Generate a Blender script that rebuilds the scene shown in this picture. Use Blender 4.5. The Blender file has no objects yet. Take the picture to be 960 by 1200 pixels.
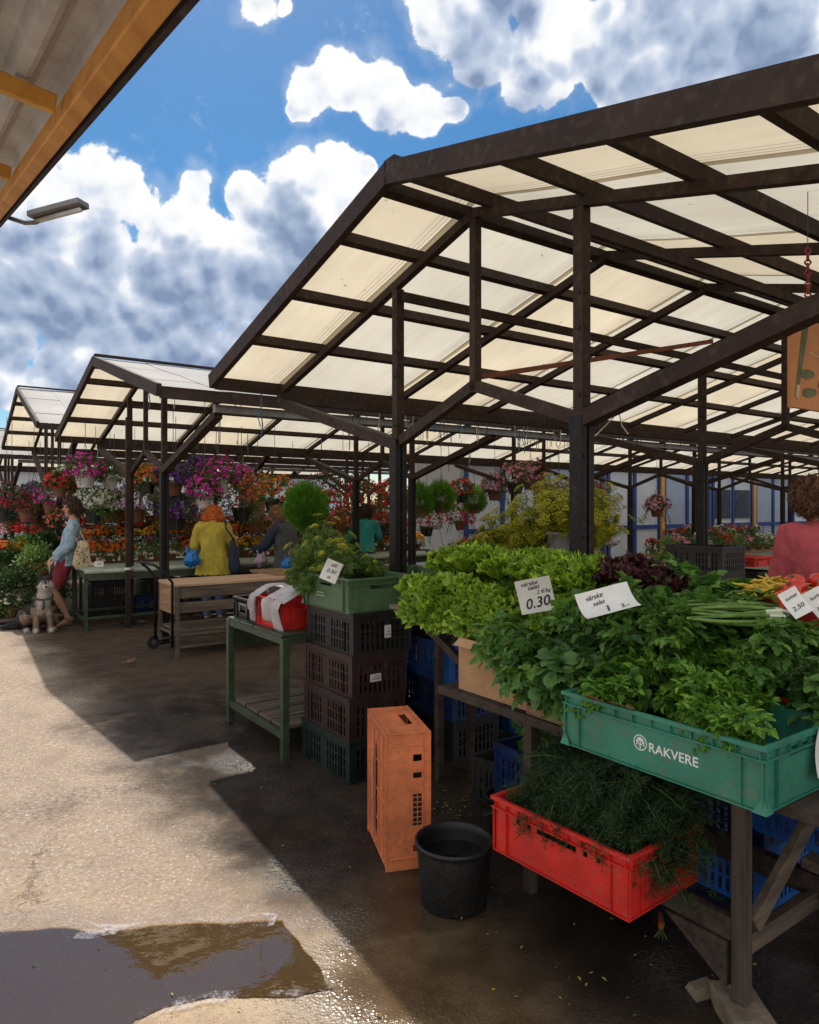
import bpy, bmesh, math, random
import numpy as np
from mathutils import Vector, Matrix, Euler, noise as mnoise
random.seed(7)
rnd = random.Random(11)
PI = math.pi
R_ = math.radians
C = bpy.context.scene.collection
SC = bpy.context.scene

# ------------------------------------------------------------------ frame of the market
TH = 0.618                                   # the canopies' ridges run at this angle to world X
RX, RY = math.cos(TH), math.sin(TH)
GX, GY = -RY, RX
AX, AY = 0.406, 4.128                        # foot of the first truss
F, U0, V0, CH = 823.0, 480.0, 594.0, 1.6

def W(a, b, z=0.0):
    return Vector((AX + a*RX + b*GX, AY + a*RY + b*GY, z))
def at(u, v, Y):                             # a place Y metres away seen at u,v of the photo
    return Vector(((u-U0)/F*Y, Y, CH + (V0-v)/F*Y))
def onz(u, v, z):
    Y = (CH-z)*F/(v-V0)
    return Vector(((u-U0)/F*Y, Y, z))

# ------------------------------------------------------------------ materials
def nt(name):
    m = bpy.data.materials.new(name); m.use_nodes = True
    n = m.node_tree.nodes; l = m.node_tree.links
    n.clear()
    out = n.new('ShaderNodeOutputMaterial')
    return m, n, l, out
def rgb(c): return (c[0], c[1], c[2], 1.0)
def mat(name, col, rough=0.6, var=0.25, scale=6.0, bump=0.0, bscale=60.0, metal=0.0, trans=0.0, col2=None, spec=0.5, detail=5.0, coat=0.0, fleck=0.0, island=0.0):
    m, n, l, out = nt(name)
    b = n.new('ShaderNodeBsdfPrincipled')
    b.inputs['Roughness'].default_value = rough
    b.inputs['Metallic'].default_value = metal
    b.inputs['Specular IOR Level'].default_value = spec
    b.inputs['Coat Weight'].default_value = coat
    tc = n.new('ShaderNodeTexCoord')
    oi = n.new('ShaderNodeObjectInfo')
    add = n.new('ShaderNodeVectorMath'); add.operation = 'ADD'
    l.new(tc.outputs['Object'], add.inputs[0])
    sc = n.new('ShaderNodeVectorMath'); sc.operation = 'SCALE'; sc.inputs[0].default_value = (17, 31, 23)
    l.new(oi.outputs['Random'], sc.inputs['Scale']); l.new(sc.outputs[0], add.inputs[1])
    no = n.new('ShaderNodeTexNoise'); no.inputs['Scale'].default_value = scale; no.inputs['Detail'].default_value = detail
    no.inputs['Roughness'].default_value = 0.62
    l.new(add.outputs[0], no.inputs['Vector'])
    ramp = n.new('ShaderNodeValToRGB')
    c2 = col2 if col2 else tuple(min(1, x*(1+var)) for x in col)
    c1 = tuple(x*(1-var) for x in col) if not col2 else col
    ramp.color_ramp.elements[0].position = 0.36; ramp.color_ramp.elements[0].color = rgb(c1)
    ramp.color_ramp.elements[1].position = 0.66; ramp.color_ramp.elements[1].color = rgb(c2)
    l.new(no.outputs['Fac'], ramp.inputs[0])
    colout = ramp.outputs[0]
    if island > 0:
        gg = n.new('ShaderNodeNewGeometry'); hv = n.new('ShaderNodeHueSaturation'); mr = n.new('ShaderNodeMapRange')
        l.new(gg.outputs['Random Per Island'], mr.inputs[0]); mr.inputs[3].default_value = 1-island; mr.inputs[4].default_value = 1+island*1.1; l.new(mr.outputs[0], hv.inputs['Value'])
        m5 = n.new('ShaderNodeMath'); m5.operation = 'MULTIPLY_ADD'; l.new(gg.outputs['Random Per Island'], m5.inputs[0]); m5.inputs[1].default_value = -0.035; m5.inputs[2].default_value = 0.515; l.new(m5.outputs[0], hv.inputs['Hue'])
        l.new(colout, hv.inputs['Color']); colout = hv.outputs[0]
    if fleck > 0:
        n3 = n.new('ShaderNodeTexNoise'); n3.inputs['Scale'].default_value = scale*7; n3.inputs['Detail'].default_value = 6
        l.new(add.outputs[0], n3.inputs['Vector'])
        r3 = n.new('ShaderNodeValToRGB'); r3.color_ramp.elements[0].position = 0.52; r3.color_ramp.elements[1].position = 0.72
        l.new(n3.outputs['Fac'], r3.inputs[0])
        mx = n.new('ShaderNodeMix'); mx.data_type = 'RGBA'
        mu = n.new('ShaderNodeMath'); mu.operation = 'MULTIPLY'; mu.inputs[1].default_value = fleck
        l.new(r3.outputs[0], mu.inputs[0]); l.new(mu.outputs[0], mx.inputs[0])
        l.new(colout, mx.inputs[6]); mx.inputs[7].default_value = (0.16, 0.12, 0.085, 1)
        colout = mx.outputs[2]
    l.new(colout, b.inputs['Base Color'])
    rr = n.new('ShaderNodeMapRange'); rr.inputs[3].default_value = max(0, rough-0.12); rr.inputs[4].default_value = min(1, rough+0.12)
    l.new(no.outputs['Fac'], rr.inputs[0]); l.new(rr.outputs[0], b.inputs['Roughness'])
    if bump > 0:
        n2 = n.new('ShaderNodeTexNoise'); n2.inputs['Scale'].default_value = bscale; n2.inputs['Detail'].default_value = 6
        l.new(add.outputs[0], n2.inputs['Vector'])
        bp = n.new('ShaderNodeBump'); bp.inputs['Strength'].default_value = bump; bp.inputs['Distance'].default_value = 0.01
        l.new(n2.outputs['Fac'], bp.inputs['Height']); l.new(bp.outputs[0], b.inputs['Normal'])
    sh = b.outputs[0]
    if trans > 0:
        t = n.new('ShaderNodeBsdfTranslucent'); l.new(colout, t.inputs['Color'])
        mxs = n.new('ShaderNodeMixShader'); mxs.inputs[0].default_value = trans
        l.new(sh, mxs.inputs[1]); l.new(t.outputs[0], mxs.inputs[2]); sh = mxs.outputs[0]
    l.new(sh, out.inputs[0])
    return m

def wood(name, c1, c2, rough=0.75, axis=0, scale=5.0, bump=0.35):
    m, n, l, out = nt(name)
    b = n.new('ShaderNodeBsdfPrincipled'); b.inputs['Roughness'].default_value = rough
    b.inputs['Specular IOR Level'].default_value = 0.3
    tc = n.new('ShaderNodeTexCoord'); mp = n.new('ShaderNodeMapping')
    s = [scale*4.5]*3; s[axis] = scale*0.35; mp.inputs['Scale'].default_value = s
    l.new(tc.outputs['Object'], mp.inputs['Vector'])
    oi = n.new('ShaderNodeObjectInfo'); sc = n.new('ShaderNodeVectorMath'); sc.operation = 'SCALE'; sc.inputs[0].default_value = (17, 31, 23)
    l.new(oi.outputs['Random'], sc.inputs['Scale'])
    ad = n.new('ShaderNodeVectorMath'); l.new(mp.outputs[0], ad.inputs[0]); l.new(sc.outputs[0], ad.inputs[1])
    no = n.new('ShaderNodeTexNoise'); no.inputs['Scale'].default_value = 1.0; no.inputs['Detail'].default_value = 8; no.inputs['Roughness'].default_value = 0.7
    l.new(ad.outputs[0], no.inputs['Vector'])
    rp = n.new('ShaderNodeValToRGB'); rp.color_ramp.elements[0].position = 0.35; rp.color_ramp.elements[1].position = 0.68
    rp.color_ramp.elements[0].color = rgb(c1); rp.color_ramp.elements[1].color = rgb(c2)
    l.new(no.outputs['Fac'], rp.inputs[0]); l.new(rp.outputs[0], b.inputs['Base Color'])
    bp = n.new('ShaderNodeBump'); bp.inputs['Strength'].default_value = bump; bp.inputs['Distance'].default_value = 0.004
    l.new(no.outputs['Fac'], bp.inputs['Height']); l.new(bp.outputs[0], b.inputs['Normal'])
    l.new(b.outputs[0], out.inputs[0])
    return m

def panel_mat(name, col, t):  # seams in pairs every 1.2 m, dust streaks down the slope
    """translucent plastic roofing: soft light through, dusty film, dead leaves and streaks"""
    m, n, l, out = nt(name)
    tc = n.new('ShaderNodeTexCoord'); oi = n.new('ShaderNodeObjectInfo')
    no = n.new('ShaderNodeTexNoise'); no.inputs['Scale'].default_value = 1.3; no.inputs['Detail'].default_value = 7
    l.new(tc.outputs['Object'], no.inputs['Vector'])
    sp = n.new('ShaderNodeTexNoise'); sp.inputs['Scale'].default_value = 19; sp.inputs['Detail'].default_value = 3
    l.new(tc.outputs['Object'], sp.inputs['Vector'])
    spr = n.new('ShaderNodeValToRGB'); spr.color_ramp.elements[0].position = 0.70; spr.color_ramp.elements[1].position = 0.76
    spr.color_ramp.elements[0].color = (1, 1, 1, 1); spr.color_ramp.elements[1].color = (0.45, 0.4, 0.33, 1)
    l.new(sp.outputs['Fac'], spr.inputs[0])
    rp = n.new('ShaderNodeValToRGB'); rp.color_ramp.elements[0].position = 0.3; rp.color_ramp.elements[1].position = 0.7
    rp.color_ramp.elements[0].color = rgb(tuple(x*0.80 for x in col)); rp.color_ramp.elements[1].color = rgb(col)
    l.new(no.outputs['Fac'], rp.inputs[0])
    mx = n.new('ShaderNodeMix'); mx.data_type = 'RGBA'; mx.blend_type = 'MULTIPLY'; mx.inputs[0].default_value = 1
    l.new(rp.outputs[0], mx.inputs[6]); l.new(spr.outputs[0], mx.inputs[7])
    mp = n.new('ShaderNodeMapping'); mp.inputs['Scale'].default_value = (9, 0.8, 0.8); l.new(tc.outputs['Object'], mp.inputs['Vector'])
    sk_ = n.new('ShaderNodeTexNoise'); sk_.inputs['Scale'].default_value = 1.6; sk_.inputs['Detail'].default_value = 6; l.new(mp.outputs[0], sk_.inputs['Vector'])
    skr = n.new('ShaderNodeValToRGB'); skr.color_ramp.elements[0].position = 0.38; skr.color_ramp.elements[1].position = 0.62; skr.color_ramp.elements[0].color = (0.94, 0.92, 0.89, 1)
    l.new(sk_.outputs['Fac'], skr.inputs[0])
    m2 = n.new('ShaderNodeMix'); m2.data_type = 'RGBA'; m2.blend_type = 'MULTIPLY'; m2.inputs[0].default_value = 1; l.new(mx.outputs[2], m2.inputs[6]); l.new(skr.outputs[0], m2.inputs[7])
    sx = n.new('ShaderNodeSeparateXYZ'); l.new(tc.outputs['Object'], sx.inputs[0])
    def M_(op, a, b):
        x = n.new('ShaderNodeMath'); x.operation = op
        for i, q in enumerate((a, b)):
            if isinstance(q, (int, float)): x.inputs[i].default_value = q
            else: l.new(q, x.inputs[i])
        return x.outputs[0]
    fr = M_('PINGPONG', M_('ADD', sx.outputs[0], 0.03), 0.6)
    e1 = M_('LESS_THAN', M_('ABSOLUTE', M_('SUBTRACT', fr, 0.585), 0), 0.0045); e2 = M_('LESS_THAN', M_('ABSOLUTE', M_('SUBTRACT', fr, 0.552), 0), 0.003)
    ln = M_('MULTIPLY', M_('MAXIMUM', e1, e2), 0.55)
    m3 = n.new('ShaderNodeMix'); m3.data_type = 'RGBA'; l.new(ln, m3.inputs[0]); l.new(m2.outputs[2], m3.inputs[6]); m3.inputs[7].default_value = (0.16, 0.14, 0.11, 1)
    mx = m3
    d = n.new('ShaderNodeBsdfPrincipled'); d.inputs['Roughness'].default_value = 0.45
    d.inputs['Base Color'].default_value = (0.62, 0.62, 0.62, 1)
    tr = n.new('ShaderNodeBsdfTranslucent'); l.new(mx.outputs[2], tr.inputs['Color'])
    ms = n.new('ShaderNodeMixShader'); ms.inputs[0].default_value = t
    l.new(d.outputs[0], ms.inputs[1]); l.new(tr.outputs[0], ms.inputs[2]); l.new(ms.outputs[0], out.inputs[0])
    return m

M = {}
def MM(k, *a, **kw):
    if k not in M: M[k] = mat(k, *a, **kw)
    return M[k]
MM('steel', (0.036, 0.021, 0.016), 0.7, 0.3, 3.0, 0.2, 90, fleck=0.25, spec=.25)
MM('steel_dark', (0.009, 0.008, 0.008), 0.5, 0.4, 4.0, 0.3, 90, fleck=0.12, spec=.25)
MM('steel_rust', (0.17, 0.05, 0.025), 0.75, 0.4, 8, 0.4, 90)
MM('gutter', (0.20, 0.19, 0.18), 0.4, 0.2, 5, 0.1, 60, metal=0.4)
MM('green_paint', (0.032, 0.055, 0.028), 0.5, 0.3, 7, 0.3, 80, fleck=0.5)
MM('pale_green', (0.30, 0.36, 0.28), 0.5, 0.2, 5, 0.2, 80, fleck=0.3)
MM('crate_black', (0.008, 0.008, 0.009), 0.5, 0.4, 9, 0.15, 120, fleck=0.12)
MM('crate_maroon', (0.026, 0.009, 0.008), 0.5, 0.4, 9, 0.15, 120, fleck=0.12)
MM('crate_deep_green', (0.005, 0.016, 0.013), 0.45, 0.4, 9, 0.15, 120, fleck=0.12)
MM('crate_blue', (0.010, 0.105, 0.40), 0.45, 0.3, 9, 0.15, 120, fleck=0.1)
MM('crate_navy', (0.006, 0.028, 0.12), 0.45, 0.3, 9, 0.15, 120)
MM('crate_red', (0.62, 0.022, 0.016), 0.42, 0.22, 5, 0.2, 90, fleck=0.4)
MM('crate_orange', (0.72, 0.21, 0.08), 0.5, 0.22, 6, 0.2, 90, fleck=0.42)
MM('crate_teal', (0.030, 0.20, 0.135), 0.45, 0.22, 4, 0.2, 90, fleck=0.38)
MM('crate_sage', (0.070, 0.135, 0.060), 0.5, 0.16, 5, 0.12, 110, fleck=0.2)
MM('white_paint', (0.66, 0.65, 0.62), 0.5, 0.1, 6, 0.1)
MM('paper', (0.80, 0.79, 0.76), 0.8, 0.06, 9, 0.1, 40, trans=0.12)
MM('ink', (0.02, 0.02, 0.03), 0.7, 0.1)
MM('white_mark', (0.75, 0.78, 0.75), 0.6, 0.12, 60)
MM('faded_mark', (0.30, 0.38, 0.27), 0.6, 0.3, 60)
MM('cardboard', (0.42, 0.24, 0.12), 0.8, 0.14, 8, 0.25, 30)
MM('cloth_white', (0.58, 0.54, 0.56), 0.85, 0.1, 8, 0.3, 30, trans=0.15)
MM('concrete', (0.20, 0.155, 0.11), 0.9, 0.3, 9, 0.6, 30)
MM('rubber', (0.012, 0.012, 0.013), 0.55, 0.3)
MM('pot_white', (0.62, 0.61, 0.60), 0.5, 0.1)
MM('pot_clay', (0.22, 0.08, 0.045), 0.7, 0.2)
MM('soil', (0.03, 0.022, 0.016), 0.95, 0.4, 30)
MM('wire', (0.05, 0.05, 0.05), 0.5, 0.2)
MM('cord_blue', (0.02, 0.12, 0.20), 0.6, 0.2)
MM('cord_pale', (0.40, 0.38, 0.30), 0.7, 0.2)
M['wood_grey'] = wood('wood_grey', (0.065, 0.048, 0.036), (0.20, 0.155, 0.115))
M['wood_dark'] = wood('wood_dark', (0.028, 0.020, 0.016), (0.085, 0.062, 0.048))
M['wood_brown'] = wood('wood_brown', (0.15, 0.08, 0.04), (0.38, 0.24, 0.14))
M['wood_brown_y'] = wood('wood_brown_y', (0.15, 0.08, 0.04), (0.38, 0.24, 0.14), axis=1)
M['wood_table'] = wood('wood_table', (0.34, 0.20, 0.12), (0.60, 0.40, 0.27), axis=0)
M['wood_yellow'] = wood('wood_yellow', (0.55, 0.26, 0.045), (0.78, 0.44, 0.09), 0.55, 0, 3, 0.12)
M['wood_yellow_y'] = wood('wood_yellow_y', (0.52, 0.22, 0.045), (0.74, 0.38, 0.09), 0.55, 1, 3, 0.12)
M['wood_grey_y'] = wood('wood_grey_y', (0.10, 0.075, 0.055), (0.26, 0.20, 0.15), axis=1)
M['wood_grey_z'] = wood('wood_grey_z', (0.035, 0.026, 0.020), (0.11, 0.085, 0.065), axis=2)
M['panel_cream'] = panel_mat('panel_cream', (0.78, 0.68, 0.50), 0.60)
M['panel_white'] = panel_mat('panel_white', (0.74, 0.69, 0.57), 0.60)

# ------------------------------------------------------------------ mesh builder
class MB:
    def __init__(s): s.v = []; s.f = []; s.mi = []; s.cur = 0
    def add(s, vs, fs):
        o = len(s.v); s.v.extend([tuple(x) for x in vs]); s.f.extend([tuple(i+o for i in f) for f in fs]); s.mi.extend([s.cur]*len(fs))
        return s
    def box(s, x0, x1, y0, y1, z0, z1, m=None):
        vs = [Vector((x, y, z)) for z in (z0, z1) for y in (y0, y1) for x in (x0, x1)]
        if m is not None: vs = [m @ v for v in vs]
        return s.add(vs, [(0,2,3,1),(4,5,7,6),(0,1,5,4),(2,6,7,3),(0,4,6,2),(1,3,7,5)])
    def bar(s, p, q, w, h, up=(0,0,1)):
        p = Vector(p); q = Vector(q); d = (q-p); L = d.length; d.normalize()
        up = Vector(up); x = d.cross(up)
        if x.length < 1e-4: x = d.cross(Vector((1,0,0)))
        x.normalize(); z = x.cross(d); z.normalize()
        vs = []
        for c in (p, q):
            for a, b in ((-1,-1),(1,-1),(1,1),(-1,1)): vs.append(c + x*a*w/2 + z*b*h/2)
        return s.add(vs, [(0,1,2,3),(7,6,5,4),(0,4,5,1),(1,5,6,2),(2,6,7,3),(3,7,4,0)])
    def tube(s, pts, rs, n=8, cap=True):
        pts = [Vector(p) for p in pts]
        if not isinstance(rs, (list, tuple)): rs = [rs]*len(pts)
        vs = []; fs = []
        prev = None
        for i, p in enumerate(pts):
            d = (pts[min(i+1, len(pts)-1)] - pts[max(i-1, 0)]).normalized()
            if prev is None:
                x = d.cross(Vector((0,0,1)));
                if x.length < 0.05: x = d.cross(Vector((1,0,0)))
            else:
                x = prev - d*prev.dot(d)
            x.normalize(); prev = x; y = d.cross(x)
            for k in range(n):
                t = 2*PI*k/n; vs.append(p + (x*math.cos(t)+y*math.sin(t))*rs[i])
        for i in range(len(pts)-1):
            for k in range(n):
                a = i*n+k; b = i*n+(k+1)%n; fs.append((a, b, b+n, a+n))
        if cap:
            fs.append(tuple(reversed(range(n)))); fs.append(tuple(range((len(pts)-1)*n, len(pts)*n)))
        return s.add(vs, fs)
    def lathe(s, prof, n=24, c=(0,0,0)):
        vs = []; fs = []
        for (r, z) in prof:
            for k in range(n):
                t = 2*PI*k/n; vs.append((c[0]+r*math.cos(t), c[1]+r*math.sin(t), c[2]+z))
        for i in range(len(prof)-1):
            for k in range(n):
                a = i*n+k; b = i*n+(k+1)%n; fs.append((a, b, b+n, a+n))
        return s.add(vs, fs)
    def ell(s, c, r, n=12, m=8, rot=None):
        vs = []; fs = []
        c = Vector(c)
        for j in range(m+1):
            ph = PI*j/m
            for k in range(n):
                t = 2*PI*k/n
                p = Vector((r[0]*math.sin(ph)*math.cos(t), r[1]*math.sin(ph)*math.sin(t), -r[2]*math.cos(ph)))
                if rot is not None: p = rot @ p
                vs.append(c+p)
        for j in range(m):
            for k in range(n):
                a = j*n+k; b = j*n+(k+1)%n; fs.append((a, b, b+n, a+n))
        return s.add(vs, fs)
    def plate(s, xs, zs, solid, y0, y1, m=None):
        """perforated wall in the xz plane from y0 to y1; solid(i,j) says which cells are filled"""
        nx, nz = len(xs)-1, len(zs)-1
        S = [[bool(solid(i, j)) for j in range(nz)] for i in range(nx)]
        vs = []; idx = {}; fs = []
        def V(i, j, k):
            if (i, j, k) not in idx:
                idx[(i, j, k)] = len(vs); p = Vector((xs[i], (y0, y1)[k], zs[j])); vs.append(m @ p if m is not None else p)
            return idx[(i, j, k)]
        g = lambda i, j: 0 <= i < nx and 0 <= j < nz and S[i][j]
        for i in range(nx):
            for j in range(nz):
                if not S[i][j]: continue
                fs.append((V(i,j,0), V(i+1,j,0), V(i+1,j+1,0), V(i,j+1,0)))
                fs.append((V(i,j,1), V(i,j+1,1), V(i+1,j+1,1), V(i+1,j,1)))
                if not g(i-1, j): fs.append((V(i,j,0), V(i,j+1,0), V(i,j+1,1), V(i,j,1)))
                if not g(i+1, j): fs.append((V(i+1,j,0), V(i+1,j,1), V(i+1,j+1,1), V(i+1,j+1,0)))
                if not g(i, j-1): fs.append((V(i,j,0), V(i,j,1), V(i+1,j,1), V(i+1,j,0)))
                if not g(i, j+1): fs.append((V(i,j+1,0), V(i+1,j+1,0), V(i+1,j+1,1), V(i,j+1,1)))
        return s.add(vs, fs)
    def mesh(s, name, mats):
        me = bpy.data.meshes.new(name); me.from_pydata(s.v, [], s.f)
        if not isinstance(mats, (list, tuple)): mats = [mats]
        for m_ in mats: me.materials.append(m_)
        if any(s.mi): me.polygons.foreach_set('material_index', s.mi)
        me.update(); return me
    def build(s, name, mats, parent=None, loc=None, rotz=None, smooth=False, bevel=0.0):
        me = s.mesh(name, mats)
        return link(name, me, parent, loc, rotz, smooth, bevel)

def link(name, me, parent=None, loc=None, rotz=None, smooth=False, bevel=0.0, rot=None):
    o = bpy.data.objects.new(name, me); C.objects.link(o)
    if parent: o.parent = parent
    if loc is not None: o.location = loc
    if rotz is not None: o.rotation_euler = (0, 0, rotz)
    if rot is not None: o.rotation_euler = rot
    if smooth: me.polygons.foreach_set('use_smooth', [True]*len(me.polygons))
    if bevel > 0:
        b = o.modifiers.new('bevel', 'BEVEL'); b.width = bevel; b.segments = 2; b.limit_method = 'ANGLE'; b.angle_limit = 0.8
    return o
def tag(o, label, cat, group=None, kind=None):
    if label: o['label'] = label
    if cat: o['category'] = cat
    if group: o['group'] = group
    if kind: o['kind'] = kind
    return o
def thing(name, label, cat, loc=(0,0,0), rotz=0.0, group=None, rot=None):
    o = bpy.data.objects.new(name, None); C.objects.link(o); o.location = loc
    o.rotation_euler = rot if rot is not None else (0, 0, rotz); o.empty_display_size = 0.1
    return tag(o, label, cat, group)
def dup(o, loc=None, rotz=None, label=None, group=None, rot=None, scale=None, parent=None):
    c = o.copy(); C.objects.link(c)
    if parent is not None: c.parent = parent
    if loc is not None: c.location = loc
    if rotz is not None: c.rotation_euler = (0, 0, rotz)
    if rot is not None: c.rotation_euler = rot
    if scale is not None: c.scale = (scale,)*3 if not isinstance(scale, (tuple, list)) else scale
    if label: c['label'] = label
    if group: c['group'] = group
    for ch in o.children: dup(ch, parent=c)
    return c
def place(o, loc, rotz=None, scale=None, rot=None, label=None, group=None):
    o.location = loc
    if rotz is not None: o.rotation_euler = (0, 0, rotz)
    if rot is not None: o.rotation_euler = rot
    if scale is not None: o.scale = (scale,)*3 if not isinstance(scale, (tuple, list)) else scale
    if label: o['label'] = label
    if group: o['group'] = group
    return o

TMPS = bpy.data.scenes.new('workbench')
def evaluated(o):
    TMPS.collection.objects.link(o); vl = TMPS.view_layers[0]; vl.update(); dg = vl.depsgraph; dg.update()
    me = bpy.data.meshes.new_from_object(o.evaluated_get(dg)); return me
def text_mesh(txt, size, shear=0.0, space=1.0, bold=0.0, fn=None):
    cu = bpy.data.curves.new('txt', 'FONT'); cu.body = txt; cu.size = size; cu.shear = shear; cu.space_character = space
    cu.offset = bold; cu.align_x = 'CENTER'; cu.align_y = 'CENTER'; cu.resolution_u = 3
    o = bpy.data.objects.new('txt', cu); me = evaluated(o)
    vs = [Vector(v.co) for v in me.vertices]; fs = [tuple(p.vertices) for p in me.polygons]
    bpy.data.objects.remove(o); bpy.data.curves.remove(cu); bpy.data.meshes.remove(me)
    if fn: vs = [Vector(fn(v)) for v in vs]
    return vs, fs

def remesh(mb, voxel=0.02, smooth=6, keep=None):
    """fuse overlapping closed shapes into one continuous surface; returns (verts, faces)"""
    me = mb.mesh('tmp', M['soil']); o = bpy.data.objects.new('tmp', me)
    r = o.modifiers.new('r', 'REMESH'); r.mode = 'VOXEL'; r.voxel_size = voxel
    s = o.modifiers.new('s', 'SMOOTH'); s.iterations = smooth; s.factor = 0.5
    m2 = evaluated(o)
    vs = [tuple(v.co) for v in m2.vertices]; fs = [tuple(p.vertices) for p in m2.polygons]
    bpy.data.objects.remove(o); bpy.data.meshes.remove(me); bpy.data.meshes.remove(m2)
    return vs, fs
def capsule(mb, p, q, r0, r1, flat=(1.0, 1.0), axis=(0, 1, 0), n=14):
    """closed tapered limb; flat = cross-section factors (across, along 'axis')"""
    p = Vector(p); q = Vector(q); d = (q-p); L = max(d.length, 1e-4); d.normalize()
    y = Vector(axis); y = (y - d*y.dot(d));
    if y.length < 1e-3: y = d.orthogonal()
    y.normalize(); x = y.cross(d)
    ring = []
    for k in range(5): t = -PI/2 + PI/2*k/4; ring.append((p + d*math.sin(t)*r0, r0*max(math.cos(t), 0.02)))
    for k in range(5): t = PI/2*k/4; ring.append((q + d*math.sin(t)*r1, r1*max(math.cos(t), 0.02)))
    vs = []; fs = []
    for c, r in ring:
        for k in range(n):
            t = 2*PI*k/n; vs.append(c + x*math.cos(t)*r*flat[0] + y*math.sin(t)*r*flat[1])
    for i in range(len(ring)-1):
        for k in range(n):
            a = i*n+k; b = i*n+(k+1)%n; fs.append((a, b, b+n, a+n))
    fs.append(tuple(reversed(range(n)))); fs.append(tuple(range((len(ring)-1)*n, len(ring)*n)))
    mb.add(vs, fs)
# ------------------------------------------------------------------ camera, sun, sky
cam = bpy.data.cameras.new('camera'); co = bpy.data.objects.new('camera', cam); C.objects.link(co)
co.location = (0, 0, CH); co.rotation_euler = (R_(90), 0, 0)
cam.sensor_fit = 'HORIZONTAL'; cam.sensor_width = 36; cam.lens = 36*F/960; cam.shift_y = -(600-V0)/960
cam.clip_start = 0.05; cam.clip_end = 2000
SC.camera = co
SUNV = Vector((0.205, -0.71, -1.0)).normalized()
sun = bpy.data.lights.new('sun', 'SUN'); so = bpy.data.objects.new('sun', sun); C.objects.link(so)
sun.energy = 4.3; sun.angle = R_(0.53); sun.color = (1.0, 0.93, 0.84)
so.rotation_euler = SUNV.to_track_quat('-Z', 'Y').to_euler()
ELEV = math.asin(-SUNV.z); ROT = math.atan2(-SUNV.x, -SUNV.y)

CLOUDS = [ # heaped cloud at the left
 (60,255,90),(125,235,62),(110,300,110),(190,265,70),(225,225,34),(60,350,90),(175,350,110),(260,330,95),
 (300,240,44),(350,225,58),(395,200,44),(415,245,45),(350,300,95),(430,200,16),(330,370,70),(225,405,85),(120,410,70),(20,300,60),
 (70,430,40),(15,455,38),(290,440,50),(-50,400,90),
 # heap above the ridge
 (360,112,36),(405,100,40),(450,118,52),(500,132,40),(532,125,22),(342,125,18),
 # wide bank at the upper right
 (515,20,50),(565,50,66),(620,80,62),(655,25,45),(770,45,100),(900,20,150),(1080,60,150),(700,100,40),(590,-40,90),
 (800,-90,120),
 (303,6,36),(335,12,14),(720,70,75),(830,50,95),(655,75,60),(930,60,90),
 # the rest of the sky, outside the picture
 (-500,200,200),(1300,300,220),(300,-500,150)]

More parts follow.
